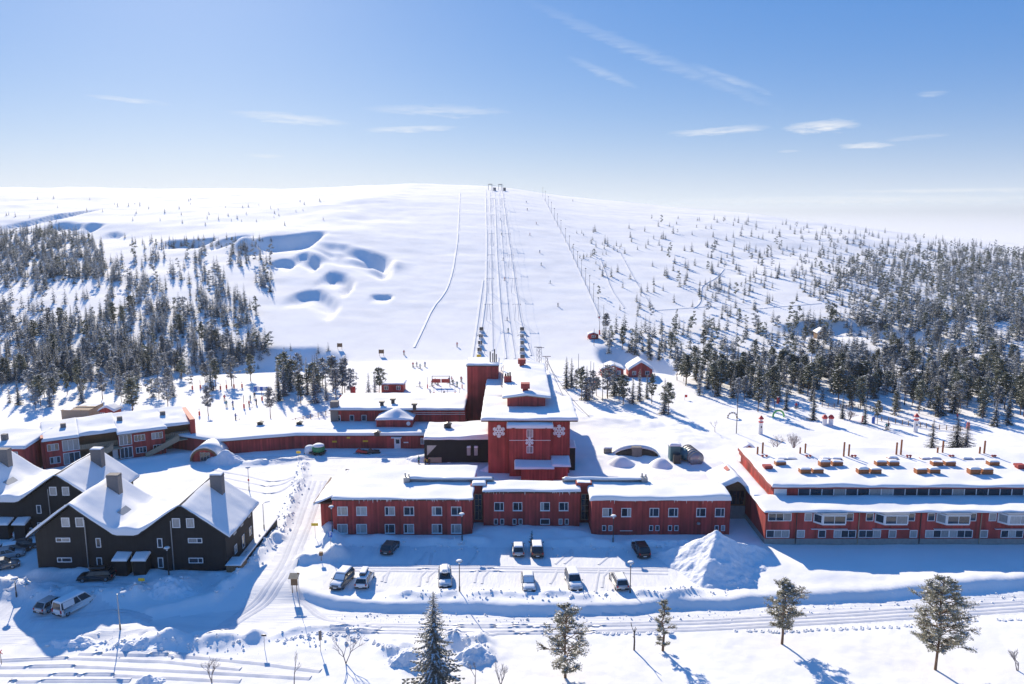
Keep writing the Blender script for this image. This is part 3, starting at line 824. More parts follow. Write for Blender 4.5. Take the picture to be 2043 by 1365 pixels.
for a, b, c, d in ((1032, 1085, 868, 935), (1032, 1085, 1028, 1088)):
    u0, u1, q0, q1 = rect(z4, a, b, c, d, YBay)
    window(tw, faBay, u0, u1, q0, q1, (.5,), cur=.9, fr=.1)
# snowflake emblems
def snowflake(par, fa, u, z, r, name='snowflake'):
    mb = MB()
    for k in range(6):
        a = PI / 2 + k * PI / 3
        d = Vector((math.cos(a), math.sin(a))); n_ = Vector((-d.y, d.x))
        def bar(p, q, w_, dd=.12):
            pv = fa.at(u + p.x, z + p.y, dd); qv = fa.at(u + q.x, z + q.y, dd)
            m_ = (pv + qv) / 2; ax = (qv - pv).normalized(); ay = fa.n.cross(ax)
            mb.obox(m_, ax, ay, fa.n, (qv - pv).length / 2, w_ / 2, .05 - k * .002)
        bar(d * .08 * r, d * r, .22 * r)
        for t, l in ((.45, .36), (.72, .30)):
            for s in (-1, 1):
                e = (d * .5 + n_ * s * .866)
                bar(d * t * r, d * t * r + e * l * r, .18 * r, .12 - .004 * (t > .5) - .002 * s)
    return W(mb, name, 'white_paint', par)
u, q = P(*z4(757, 880), YT); snowflake(tw, faT, u, q, 1.25)
u, q = P(*z4(1342, 877), YT); snowflake(tw, faT, u, q, 1.25)
u, q = P(*z4(1055, 980), YBay); snowflake(tw, faBay, u, q, .82)
# porch at the foot
YP = YT - 4.6
p0, p1 = P(*z4(975, 1290), YP)[0], P(*z4(1290, 1290), YP)[0]
p2 = P(*z4(1430, 1290), YP)[0]
zp = P(*z4(1000, 1246), YP)[1]
mb = MB(); mb.box(p0, p1, YP, YBay - .02, -1, zp); mb.box(p1, p2, YP + .6, YT - .02, -1, zp + .05); W(mb, 'porch_wall', 'red_boards', tw)
battens(tw, Facade(0, YP), p0, p1, -.5, zp - .05, .45)
mb = MB(); mb.box(p0 - 1.2, p1 + .05, YP - .55, YBay - .02, zp + .06, zp + .2); mb.box(p1 - .3, p2 + .45, YP + .1, YT - .03, zp + .21, zp + .34); W(mb, 'porch_roof', 'fascia_brown', tw)
snow_cover(tw, p0 - 1.3, p1 + .1, YP - .65, YBay - .02, lambda X, Y: zp + .21 + (Y - YP) * .12, .42, .3, .45, 44, wob=.12)
snow_cover(tw, p1 - .4, p2 + .55, YP, YT - .03, lambda X, Y: zp + .35 + (Y - YP) * .12, .45, .3, .45, 45, wob=.12)
# penthouse along the roof
YQ = YT + 8.0
zQ = zT + .28
q0x, q1x = P(1012, 805, YQ)[0], P(1088, 805, YQ)[0]
zq = P(1050, 794, YQ)[1]
xm = (q0x + q1x) / 2
mb = MB(); mb.prism([(q0x, zQ), (q1x, zQ), (q1x, zq), (xm, zq + .45), (q0x, zq)], YQ, YQ + 33); W(mb, 'penthouse', 'red_boards', tw)
mb = MB(); mb.prism([(q0x - .9, zq - .05), (xm, zq + .5), (q1x + 1.1, zq - .05), (q1x + 1.1, zq + .1), (xm, zq + .68), (q0x - .9, zq + .1)], YQ - .7, YQ + 33.6); W(mb, 'penthouse_roof', 'wood_pale', tw)
snow_cover(tw, q0x - 1.0, q1x + 1.2, YQ - .75, YQ + 33.7, lambda X, Y: np.interp(X, [q0x - 1, xm, q1x + 1.2], [zq + .1, zq + .69, zq + .1]), .38, .3, .7, 46, wob=.12)
zv = zq + .8
for px_, py_, s_ in ((1048, 781, 1.0), (1041, 731, 1.0)):
    x, y = G(px_, py_, zv)
    mb = MB(); mb.box(x - .55, x + .55, y - .5, y + .5, zv - .4, zv + .7); mb.box(x - .9, x + .9, y - .8, y + .8, zv + .7, zv + 1.75); W(mb, 'roof_vent', 'red_plain', tw)
    mb = MB(); mb.box(x - .7, x + .7, y - .65, y + .65, zv - .35, zv - .1); W(mb, 'vent_curb', 'dark_metal', tw)
x, y = G(1013, 760, zv)
mb = MB(); mb.box(x - .8, x + .8, y - .6, y + .6, zv - .4, zv + 1.0); W(mb, 'chimney_stack', 'red_plain', tw)
for dx in (-.45, .05, .5): mb = MB(); mb.tube((x + dx, y, zv + 1.0), (x + dx, y, zv + 1.75 + dx * .3), .17, n=8); W(mb, 'chimney_pot', 'plain_black', tw)
# lift-engine tower on the left side
Y8 = 178.0
t0, t1 = P(932, 760, Y8)[0], P(994, 760, Y8)[0]
z8 = P(950, 731, Y8)[1]
mb = MB(); mb.box(t0, t1, Y8, Y8 + 8.5, -1, z8); W(mb, 'stair_tower', 'red_boards', tw)
battens(tw, Facade(0, Y8), t0, t1, -.5, z8 - .1, .8)
mb = MB(); mb.box(t0 - .2, t1 + .2, Y8 - .2, Y8 + 8.7, z8, z8 + .22); W(mb, 'tower_roof', 'dark_metal', tw)
snow_cover(tw, t0 - .15, t1 + .15, Y8 - .15, Y8 + 8.6, cz(z8 + .23), .35, .35, .6, 47)
# antennas and the dark plant on the tower roof
mb = MB()
for dx, h in ((.3, 2.6), (.9, 2.2), (1.3, 3.2), (1.7, 2.0)): mb.tube((t1 - 2.2 + dx, Y8 + 3, z8 + .3), (t1 - 2.2 + dx, Y8 + 3, z8 + .3 + h), .14)
W(mb, 'antenna_cluster', 'dark_metal', tw)
def lattice(par, x, y, z0, h, w_=.5, name='lattice_mast'):
    mb = MB()
    for sx in (-1, 1):
        for sy in (-1, 1): mb.tube((x + sx * w_ / 2, y + sy * w_ / 2, z0), (x + sx * w_ / 2, y + sy * w_ / 2, z0 + h), .05, n=4)
    n = int(h / .8)
    for i in range(n):
        za, zb_ = z0 + h * i / n, z0 + h * (i + 1) / n
        s = 1 if i % 2 else -1
        mb.tube((x - s * w_ / 2, y - w_ / 2, za), (x + s * w_ / 2, y - w_ / 2, zb_), .035, n=4)
        mb.tube((x - s * w_ / 2, y + w_ / 2, za), (x + s * w_ / 2, y + w_ / 2, zb_), .035, n=4)
        mb.tube((x - w_ / 2, y - s * w_ / 2, za), (x - w_ / 2, y + s * w_ / 2, zb_), .035, n=4)
    return W(mb, name, 'grey_metal', par)
x, y = G(1002, 775, zQ); lattice(tw, x, y, zQ, 5.2)
u0 = tx1 + .02
# dark recess and duct on the right-hand wall
mb = MB(); mb.box(tx1 + .01, tx1 + 1.2, YT + 1.5, YT + 6, -1, 4.6); W(mb, 'side_stair', 'black_boards', tw)
snow_cover(tw, tx1, tx1 + 1.4, YT + 1.3, YT + 6.2, cz(4.6), .25, .3, .5, 48)

# ------------------------------------------------------------------ 4 black annex
YA = 150.6
an = thing('black_annex', (-11, YA + 5, 0), 'low black timber annex with snowy roof beside the tall red hotel block', 'building')
a0, a1 = P(*z4(32, 1100), YA)[0], tx0 - .03
zA = P(*z4(300, 960), YA)[1]
mb = MB(); mb.box(a0, a1, YA, YA + 11, -1, zA); W(mb, 'wall', 'black_boards', an)
snow_cover(an, a0 - .25, a1, YA - .3, YA + 11.2, cz(zA + .02), .55, .4, .6, 51, wob=.25, fn=lambda X, Y: .5 * sst(X, a1 - 8, a1))
u0, u1, q0, q1 = rect(z4, 60, 152, 1018, 1115, YA)
mb = MB(); mb.add([(u0, YA - .06, q1), (u1, YA - .06, q1), (u0, YA - .06, q0), (u0, YA + .02, q0), (u1, YA + .02, q1), (u0, YA + .02, q1)], [(0, 1, 2), (5, 3, 4), (0, 2, 3, 5), (1, 4, 3, 2), (0, 5, 4, 1)]); W(mb, 'triangular_window', 'glass_curtain', an)
for zx in (465, 535):
    x = P(*z4(zx, 1060), YA)[0]; zz = P(*z4(zx, 1030), YA)[1]
    mb = MB(); mb.box(x - .35, x + .35, YA - .7, YA - .02, zz - 1.6, zz); W(mb, 'wall_hood', 'grey_metal', an)
    snow_cover(an, x - .4, x + .4, YA - .75, YA, cz(zz), .25, .2, .25, 5, name='hood_snow')
u0, u1, q0, q1 = rect(z4, 75, 200, 1190, 1222, YA)
mb = MB(); mb.box(u0, u1, YA - .05, YA + .05, .1, 1.15); W(mb, 'door_panel', 'wood_pale', an)
x, y = G(893, 852, zA + .6); mb = MB(); mb.box(x - .7, x + .7, y - .5, y + .5, zA + .4, zA + 1.3); mb.prism([(x - .9, zA + 1.3), (x, zA + 1.6), (x + .9, zA + 1.3)], y - .6, y + .6); W(mb, 'roof_hatch', 'dark_metal', an)
u0, u1, q0, q1 = rect(z4, 30, 68, 1150, 1170, YA)
mb = MB(); mb.box(u0, u1, YA - .3, YA - .22, q0, q1); W(mb, 'wall_sign', 'sign_yellow', an)

# ------------------------------------------------------------------ 5 long low red building (two wall legs)
lo = thing('low_service_building', (-38, 165, 0), 'long low red service building with bent front wall and wide snow roof', 'building')
A0, A1, A2 = (-59.8, 155.8), (-45.2, 160.2), (a0 + .2, 160.2)
zl = 2.75
pts = [A0, A1, A2, (A2[0], 169), (-47, 171), (-68, 168), (-72, 160.5)]
mb = MB(); mb.poly(pts, -1, zl); W(mb, 'wall', 'red_boards', lo)
mb = MB(); mb.poly([(x * 1.0 + (-.25 if x < -50 else 0), y - .3) for x, y in pts[:3]] + [(p[0], p[1] + .1) for p in pts[3:]], zl, zl + .16); W(mb, 'roof_edge', 'fascia_brown', lo)
def poly_snow(par, poly, z, th, edge, res, seed, name='roof_snow', zf=None):
    """snow lying on a polygonal roof: grid clipped to the outline, rounded lip"""
    xs = [p[0] for p in poly]; ys = [p[1] for p in poly]
    n = 200
    # walk rings inwards from the outline
    pv = [Vector(p) for p in poly]
    dense = []
    for i in range(len(pv)):
        a, b = pv[i], pv[(i + 1) % len(pv)]
        k = max(1, int((b - a).length / res))
        dense += [a.lerp(b, t / k) for t in range(k)]
    c = sum(dense, Vector((0, 0))) / len(dense)
    rings = [0, .04, .12, .25, .5] 
    v, f = [], []
    m = len(dense)
    steps = [0, .15 * edge, .45 * edge, edge]
    for s in steps:
        for p in dense:
            d = (c - p); q_ = p + d.normalized() * s
            h = math.sqrt(max(0, 1 - (1 - min(1, s / edge)) ** 2))
            v.append((q_.x, q_.y, (zf(q_.x, q_.y) if zf else z) + th * h))
    base = m * 3
    for t in (.15, .35, .6, .85, 1.0):
        for i in range(m):
            q_ = Vector(v[base + i][:2]).lerp(c, t)
            v.append((q_.x, q_.y, (zf(q_.x, q_.y) if zf else z) + th + .18 * float(fbm(np.array([q_.x / 4]), np.array([q_.y / 4]), seed)[0])))
    nr_ = len(steps) + 5
    for r_ in range(nr_ - 1):
        for i in range(m):
            j = (i + 1) % m
            f.append((r_ * m + i, r_ * m + j, (r_ + 1) * m + j, (r_ + 1) * m + i))
    o = link(name, mesh_np(name, v, f, 'snow_roof', smooth=True), par, -WO[par.name])
    return o
poly_snow(lo, [(-60.2, 155.4), (-45.3, 159.8), (A2[0], 159.8), (A2[0], 169), (-47, 171.2), (-68.3, 168.3), (-72.3, 160.3)], zl + .17, .5, .5, 1.0, 61)
f1 = Facade(A0[0], A0[1], math.atan2(A1[1] - A0[1], A1[0] - A0[0])); l1 = math.hypot(A1[0] - A0[0], A1[1] - A0[1])
f2 = Facade(A1[0], A1[1], 0)
battens(lo, f1, 0, l1, -.5, zl - .05); battens(lo, f2, 0, A2[0] - A1[0], -.5, zl - .05)
def lx(zx): return P(*z3(zx, 800), 160.2)[0] - A1[0]
mb = MB(); f2.box(mb, lx(1595), lx(1645), 0, 2.35, .0, .08); W(mb, 'door', 'white_paint', lo)
mb = MB(); f2.box(mb, lx(1608), lx(1636), 1.1, 2.0, .08, .1); W(mb, 'door_glass', 'glass_dark', lo)
mb = MB(); f2.box(mb, lx(1575), lx(1655), 2.42, 2.6, .03, .8); W(mb, 'door_canopy', 'white_paint', lo)
window(lo, f2, lx(1805), lx(1826), 1.0, 2.2, (), cur=1)
for a, b, zz in ((1225, 1250, 2.35), (1110, 1145, 1.5), (1350, 1390, 1.6)): mb = MB(); f2.box(mb, lx(a), lx(b), zz - .16, zz + .18, .03, .07); W(mb, 'wall_sign', 'sign_yellow', lo)
mb = MB(); f2.box(mb, lx(1668), lx(1706), 1.2, 1.45, .03, .07); W(mb, 'wall_sign', 'white_paint', lo)
for a, b in ((519, 842), (597, 842), (752, 862)):
    x, y = G(a, b + 3, zl + .9)
    mb = MB(); mb.box(x - .5, x + .5, y - .45, y + .45, zl + .4, zl + 1.2); mb.prism([(x - .85, zl + 1.2), (x, zl + 1.45), (x + .85, zl + 1.2)], y - .6, y + .6); W(mb, 'roof_vent', 'dark_metal', lo)
# rear hall standing above it
YR = 168.0
rh = thing('rear_hall', (-25, YR + 8, 0), 'red two-storey rear hall with brick stack behind the low service building', 'building')
r0, r1 = P(658, 830, YR)[0], t0 - .05
zR = P(700, 821, YR)[1]
mb = MB(); mb.box(r0, r1, YR + 1.2, YR + 15, -1, zR); W(mb, 'wall', 'red_boards', rh)
mb = MB(); mb.box(r0 - .3, r1, YR + .4, YR + 15.3, zR, zR + .2); W(mb, 'roof', 'fascia_brown', rh)
snow_cover(rh, r0 - .2, r1, YR + .3, YR + 15.4, cz(zR + .2), .4, .4, .8, 71)
fr_ = Facade(0, YR + 1.2)
for a, b in ((1147, 1172), (1250, 1278), (1343, 1375)):
    x0 = P(*z3(a, 610), YR + 1.2)[0]; x1 = P(*z3(b, 610), YR + 1.2)[0]
    window(rh, fr_, x0, x1, zR - 2.4, zR - 1.2, (), cur=.5)
mb = MB()
for zz in (zR - .55, zR - .95): fr_.box(mb, P(*z3(1740, 600), YR)[0], r1, zz - .06, zz + .06, .05, .12)
W(mb, 'cornice_strip', 'white_paint', rh)
mb = MB(); mb.box(r0 - .1, r0 + 1.6, YR + 1.0, YR + 2.6, -1, zR + 1.9); W(mb, 'brick_stack', 'chimney_grey', rh)
for a, b in ((762, 808), (784, 803), (827, 813)):
    x, y = G(a, b, zR + .8); mb = MB(); mb.box(x - .35, x + .35, y - .35, y + .35, zR + .3, zR + 1.4); mb.box(x - .6, x + .6, y - .5, y + .5, zR + 1.4, zR + 1.7); W(mb, 'roof_vent', 'dark_metal', rh)
# small pavilion on the low roof
h0, h1 = P(*z3(1455, 650), 164.5)[0], P(*z3(1735, 650), 164.5)[0]
mb = MB(); mb.box(h0, h1, 164.5, 169.2, zl, zl + 2.3); W(mb, 'pavilion_wall', 'red_boards', rh)
snow_cover(rh, h0 - .2, h1 + .3, 164.2, 169.1, lambda X, Y: zl + 2.3 + np.clip(1.6 - .42 * np.abs(X - (h0 + h1) / 2), 0, 2) * sst(Y, 163.8, 167.5), .3, .4, .5, 72)
x = h1 - .8; mb = MB(); mb.lathe([(.45, 0), (.45, .06)], (0, 0, 0), 14)
mb2 = MB(); mb2.add([(x + p[0], 164.45 - p[2], zl + 1.5 + p[1]) for p in mb.v], mb.f); W(mb2, 'wall_clock', 'white_paint', rh)
x, y = G(752, 862, zl + .8)

# ------------------------------------------------------------------ 6 black houses
def black_house(ox, oy, label, depth=11.5):
    h = thing('black_house', (-52.6, 103, 0), label, 'house', 'black double gabled houses')
    Y0 = 103.0
    px0, px1, va, vb, e0, e1 = -60.6, -45.4, -54.6, -51.6, -66.8, -38.9
    ez, pz, vz = 5.15, 9.9, 5.45
    prof = [(-66.0, -1.5), (-39.7, -1.5), (-39.7, ez + .5), (px1, pz - .2), (vb, vz), (va, vz), (px0, pz - .2), (-66.0, ez + .5)]
    mb = MB(); mb.prism(prof, Y0, Y0 + depth); W(mb, 'wall', 'black_boards', h)
    def rz_(X, Y):
        return np.interp(X, [e0, px0, va, vb, px1, e1], [ez, pz, vz, vz, pz, ez])
    top = [(e0, ez), (px0, pz), (va, vz + .05), (vb, vz + .05), (px1, pz), (e1, ez)]
    rp = [(x, z + .02) for x, z in top] + [(x, z + .22) for x, z in reversed(top)]
    mb = MB(); mb.prism(rp, Y0 - .7, Y0 + depth + .6); W(mb, 'roof', 'plain_black', h)
    def smooth_fill(X, Y): return .75 * np.exp(-((X - (va + vb) / 2) / 2.4) ** 2) - .16 * np.exp(-((X - px0) / .7) ** 2) - .16 * np.exp(-((X - px1) / .7) ** 2)
    snow_cover(h, e0 - .05, e1 + .1, Y0 - .72, Y0 + depth + .65, lambda X, Y: rz_(X, Y) + .22, .34, .3, .55, 81, wob=.14, fn=smooth_fill)
    fa = Facade(0, Y0)
    for a, b, c, d, ms in ((463, 517, 122, 192, ()), (568, 623, 122, 192, ()), (1288, 1342, 127, 198, ()), (1393, 1447, 127, 198, ()),
                           (420, 523, 272, 305, (.4,)), (1405, 1508, 275, 312, (.65,)), (430, 535, 420, 455, (.3,)), (1410, 1515, 422, 462, (.68,)),
                           (720, 750, 275, 345, ()), (727, 760, 420, 492, ()), (1177, 1210, 277, 347, ()), (1183, 1217, 420, 497, ())):
        u0, u1, q0, q1 = rect(z2, a, b, c, d, Y0)
        window(h, fa, u0 + .1, u1 - .1, q0 + .1, q1 - .1, ms, cur=.85 if d < 200 else .12, fr=.1)
    for a, c, b, d in ((630, 140, 652, 510), (1273, 145, 1290, 520)):
        (xa, za), (xb, zb_) = P(*z2(a, c), Y0), P(*z2(b, d), Y0)
        mb = MB(); mb.tube((xa, Y0 - .1, za), (xa, Y0 - .1, -.2), .07); W(mb, 'downpipe', 'grey_metal', h)
    # entrance sheds and the wooden door between them
    for a, b in ((850, 943), (992, 1085)):
        x0, x1 = P(*z2(a, 450), Y0 - 1.4)[0], P(*z2(b, 450), Y0 - 1.4)[0]
        mb = MB(); mb.box(x0, x1, Y0 - 1.5, Y0 - .02, -1, 2.35); s_ = W(mb, 'entrance_shed', 'black_boards', h)
        snow_cover(s_, x0 - .2, x1 + .2, Y0 - 1.75, Y0 - .03, lambda X, Y: 2.36 + (Y - Y0 + 1.7) * .3, .22, .2, .3, 4, name='shed_snow', wob=.05)
    x0, x1 = P(*z2(953, 450), Y0)[0], P(*z2(988, 450), Y0)[0]
    mb = MB(); mb.box(x0, x1, Y0 - .08, Y0 + .02, 0, 2.5); d_ = W(mb, 'door', 'wood_pale', h)
    mb = MB(); mb.box((x0 + x1) / 2 - .1, (x0 + x1) / 2 + .1, Y0 - .11, Y0 - .07, .3, 2.3); W(mb, 'door_glass', 'glass_dark', d_)
    # chimneys
    for cx in (-58.7, -43.5):
        zb_ = float(rz_(np.array([cx + .9]), 0)[0]) - .4
        mb = MB(); mb.box(cx - .85, cx + .85, Y0 + 7.6, Y0 + 8.8, zb_, pz + 1.5); mb.box(cx - .9, cx + .9, Y0 + 7.55, Y0 + 8.85, pz + 1.2, pz + 1.3); c_ = W(mb, 'chimney', 'chimney_grey', h)
        snow_cover(c_, cx - .88, cx + .88, Y0 + 7.55, Y0 + 8.85, cz(pz + 1.5), .1, .2, .3, 6, name='chimney_snow')
    # windows of the end wall
    fe = Facade(-39.7, Y0, PI / 2)
    for u, z0, z1_ in ((3.2, 4.1, 5.0), (6.2, 4.1, 5.0), (9.6, 4.1, 5.0), (3.2, 1.2, 2.3), (6.4, .6, 2.4), (9.6, 1.2, 2.3)):
        window(h, fe, u, u + .8, z0, z1_, (), cur=.3)
    # roof light and stack on the right slope of the left gable
    x = -56.2; mb = MB(); zc = float(rz_(np.array([x]), 0)[0]); mb.obox((x + .4, Y0 + 4.5, zc + .35), (.79, 0, -.61), (0, 1, 0), (.61, 0, .79), .5, 1.2, .28); W(mb, 'roof_light', 'grey_metal', h)
    h.location = (-52.6 + ox, 103 + oy, 0)
    return h
bh1 = black_house(0, 0, 'black double-gabled house with snowy roof nearest the camera, beside the road')
bh2 = copy_tree(bh1); bh2.location = (-52.6 - 24.1, 103 + 12.4, 0)
bh2['label'] = 'black double-gabled house behind the nearer one, cut by the left edge of the picture'
# dark retaining fence and bin store right of the near house
fw = thing('retaining_fence', (-37, 108, 0), 'dark snow-capped fence running beside the near black house to the road', 'fence')
q0_, q1_ = G(553, 1048), G(482, 1140)
ang = math.atan2(q0_[1] - q1_[1], q0_[0] - q1_[0]); ln = math.hypot(q0_[0] - q1_[0], q0_[1] - q1_[1])
ff = Facade(q1_[0], q1_[1], ang)
k = int(ln / 1.5)
for i in range(k):
    mb = MB(); ff.box(mb, i * ln / k + .02, (i + 1) * ln / k - .02, -.8, 1.15, -.05, .05); W(mb, 'fence_panel', 'black_boards', fw)
mb = MB(); ff.box(mb, 0, ln, 1.15, 1.32, -.14, .14); W(mb, 'snow_cap', 'snow_roof', fw)
bs = thing('bin_store', (-39, 102.5, 0), 'low brown timber bin store with snow on top at the house corner', 'bin store')
x0, y0 = G(452, 1146); x1, _ = G(481, 1146)
mb = MB()
for i in range(6): mb.box(x0 + (x1 - x0) * i / 6 + .01, x0 + (x1 - x0) * (i + 1) / 6 - .01, y0, y0 + .06, -.6, 1.3)
mb.box(x0, x1, y0 + .06, y0 + 2.6, -.6, 1.28); W(mb, 'boards', 'wood_brown', bs)
snow_cover(bs, x0 - .1, x1 + .1, y0 - .1, y0 + 2.7, cz(1.3), .2, .25, .4, 8, name='lid_snow')
# ------------------------------------------------------------------ trees
def rot2(a): return math.cos(a), math.sin(a)
def spruce_np(seed, h, r, nb, seg, low=.06, snow=.5, dens=1.0):
    """needle sprays and snow pads of a spruce; returns vertices, triangles, material index (0 needles, 1 snow)"""
    g = random.Random(seed)
    v, f, mi = [], [], []
    def tri(a, b, c, m):
        i = len(v); v.extend((a, b, c)); f.append((i, i + 1, i + 2)); mi.append(m)
    side0 = [g.uniform(.8, 1.15) for _ in range(7)]
    for k in range(nb):
        t = low + (1 - low) * ((k + g.random()) / nb) ** 1.12
        a = k * 2.39996 + g.uniform(-.5, .5)
        L_ = r * ((1 - t) ** .82) * g.uniform(.72, 1.12) * side0[int(a / (2 * PI) * 7) % 7] + .10
        if g.random() < .06: L_ *= .45
        ca, sa = rot2(a)
        z0 = h * t
        dr = g.uniform(.18, .42) + .22 * (1 - t)
        pts = []
        for j in range(seg + 1):
            s = j / seg
            pts.append((ca * L_ * s, sa * L_ * s, z0 - L_ * dr * (s ** .9) + L_ * .20 * s * s))
        wd = (.30 * L_ + .10) * dens
        for j in range(seg):
            s = (j + .5) / seg
            p, q = pts[j], pts[j + 1]
            m = tuple((p[i] + q[i]) / 2 for i in range(3))
            ww = wd * (1.05 - .75 * s) * g.uniform(.7, 1.3)
            for sd in (-1, 1):
                e = (m[0] + (ca * .45 * ww) - sa * sd * ww, m[1] + (sa * .45 * ww) + ca * sd * ww, m[2] - ww * g.uniform(.15, .6))
                tri(p, q, e, 0)
            tri(p, q, (m[0] + ca * .1, m[1] + sa * .1, m[2] - ww * g.uniform(.5, 1.1)), 0)
            if j >= seg // 3 and g.random() < snow:
                u = ww * g.uniform(.35, .75)
                tri((p[0] - sa * u, p[1] + ca * u, p[2] + .03 + .02 * L_), (p[0] + sa * u, p[1] - ca * u, p[2] + .03 + .02 * L_), (q[0] + ca * u * .4, q[1] + sa * u * .4, q[2] + .05), 1)
    return np.array(v, np.float32), np.array(f, np.int32), np.array(mi, np.int32)
def pine_np(seed, h, r, nt, base=.35, per=7, size=.42, snow=.4, flat=.55, fine=False):
    g = random.Random(seed)
    v, f, mi = [], [], []
    limbs = []
    def tri(a, b, c, m):
        i = len(v); v.extend((a, b, c)); f.append((i, i + 1, i + 2)); mi.append(m)
    nl = max(5, nt // 7)
    lop = g.uniform(0, 6.28)
    for k in range(nl):
        t = base + (1 - base) * (k + g.random() * .8) / nl
        a = k * 2.39996 + g.uniform(-.6, .6)
        q = (t - base) / (1 - base)
        shape = (max(0.0, math.sin(PI * (.16 + .80 * q))) ** .8)
        L_ = r * shape * g.uniform(.5, 1.2) * (1 + .18 * math.cos(a - lop))
        if fine and g.random() < .12: continue
        ca, sa = rot2(a)
        z0 = h * t
        rise = g.uniform(-.15, .38)
        limbs.append(((0, 0, z0 - .03 * h), (ca * L_ * .95, sa * L_ * .95, z0 + L_ * rise)))
        tips = [(s, 0.0) for s in ([(.25 + .75 * (j + g.random()) / 7) for j in range(7)])]
        if fine:
            tips = []
            for fk in range(5):
                s0 = g.uniform(.3, .8); an = g.choice((-1, 1)) * g.uniform(.4, .9); lf = L_ * g.uniform(.2, .42)
                p0 = (ca * L_ * s0, sa * L_ * s0, z0 + L_ * rise * s0)
                cb, sb = rot2(a + an)
                p1 = (p0[0] + cb * lf, p0[1] + sb * lf, p0[2] + lf * g.uniform(0, .5))
                limbs.append((p0, p1))
                for j in range(3): tips.append((p0, p1, (j + 1) / 3.))
            for j in range(3): tips.append(((ca * L_ * .6, sa * L_ * .6, z0 + L_ * rise * .6), (ca * L_, sa * L_, z0 + L_ * rise), (j + 1) / 3.))
        for tp in tips:
            if fine:
                p0, p1, s = tp; c = tuple(p0[i] + (p1[i] - p0[i]) * s + g.gauss(0, .04) for i in range(3))
            else:
                s = tp[0]; c = (ca * L_ * s + g.gauss(0, .13 * r), sa * L_ * s + g.gauss(0, .13 * r), z0 + L_ * rise * s + g.gauss(0, .05 * r) + .05)
            sz = size * g.uniform(.7, 1.35)
            for n in range(per):
                d = Vector((g.gauss(0, 1), g.gauss(0, 1), g.gauss(.35, 1) * flat)).normalized() * sz
                e = Vector((g.gauss(0, 1), g.gauss(0, 1), g.gauss(0, .6))).normalized() * sz * (.22 if fine else .42)
                cc = Vector(c)
                tri(cc - e * .6, cc + d * .55 + e, cc + d, 0)
            if g.random() < snow:
                u = sz * (.4 if fine else .55)
                aa = g.uniform(0, 6)
                tri(*[(c[0] + u * math.cos(aa + i * 2.1), c[1] + u * math.sin(aa + i * 2.1), c[2] + sz * .45) for i in range(3)], 1)
    return np.array(v, np.float32), np.array(f, np.int32), np.array(mi, np.int32), limbs
def trunk_mesh(name, h, r, mat, limbs=(), bend=0.0, n=7, seed=0):
    g = random.Random(seed)
    mb = MB()
    segs = 5
    p = [Vector((bend * h * (i / segs) ** 2 * .5 + g.gauss(0, .012) * h * (0 < i < segs), g.gauss(0, .008) * h * (0 < i < segs), h * i / segs - .4 * (i == 0))) for i in range(segs + 1)]
    for i in range(segs): mb.tube(p[i], p[i + 1], r * (1 - i / segs * .85), r * (1 - (i + 1) / segs * .85), n, cap=False)
    for a, b in limbs: mb.tube(a, b, r * .32, r * .08, 4, cap=False)
    return mb.mesh(name, mat)
SPR, PIN, FRO = [], [], []
for k in range(6):
    h_ = 10.0; g_ = random.Random(k)
    a = spruce_np(100 + k, h_, g_.uniform(1.5, 2.1), 110, 4, snow=.55, dens=1.1)
    cr = mesh_np('crown', a[0], a[1], ['needles_spruce', 'tree_snow'], a[2])
    tm = trunk_mesh('trunk', h_ * .97, .13, 'bark', seed=k)
    SPR.append((cr, tm))
for k in range(4):
    a = spruce_np(140 + k, 10.0, 1.5 + .15 * k, 100, 4, snow=.62, dens=1.15)
    FRO.append((mesh_np('crown', a[0], a[1], ['needles_frost', 'tree_snow'], a[2]), trunk_mesh('trunk', 9.7, .13, 'bark', seed=k + 20)))
for k in range(6):
    a = pine_np(200 + k, 10.0, 2.0 + .25 * (k % 4), 190, base=.26 + .06 * (k % 3), per=7, size=.58, snow=.42)
    PIN.append((mesh_np('crown', a[0], a[1], ['needles_frost' if k % 2 else 'needles_pine', 'tree_snow'], a[2]), trunk_mesh('trunk', 9.6, .15, 'bark_pine', a[3][::2], .02, seed=k + 40)))
def far_np(kind, seed):
    if kind == 'pine':
        a = pine_np(seed, 10, 2.1, 42, base=.25, per=5, size=1.0, snow=.35); return a[:3]
    return spruce_np(seed, 10, 2.3, 36, 2, snow=.5, dens=1.5)
FAR = {'spruce': [far_np('spruce', 300 + k) for k in range(5)], 'pine': [far_np('pine', 320 + k) for k in range(5)]}

tg = np.random.default_rng(5)
def sample(poly, n, gapk=0.0, grad=None):
    xs = [p[0] for p in poly]; ys = [p[1] for p in poly]
    res = []
    while len(res) < n:
        m = 4000
        x = tg.uniform(min(xs), max(xs), m); y = tg.uniform(min(ys), max(ys), m)
        ok = in_poly(x, y, poly)
        if gapk: ok &= (fbm(x / 46. - y / 60., y / 30., 77, 3) + .10 > tg.uniform(-.5, .5, m) * .6 + gapk)
        if grad is not None: ok &= tg.uniform(0, 1, m) < grad(x, y)
        res += list(zip(x[ok], y[ok]))
    return res[:n]
TREES = []                                    # px, py, height, kind
def put(pts, hmin, hmax, pine=.2, frost=0.0):
    for x, y in pts:
        k = 'pine' if tg.uniform() < pine else 'spruce'
        TREES.append((x, y, tg.uniform(hmin, hmax) * (.74 if y < 745 else .9), k, frost))
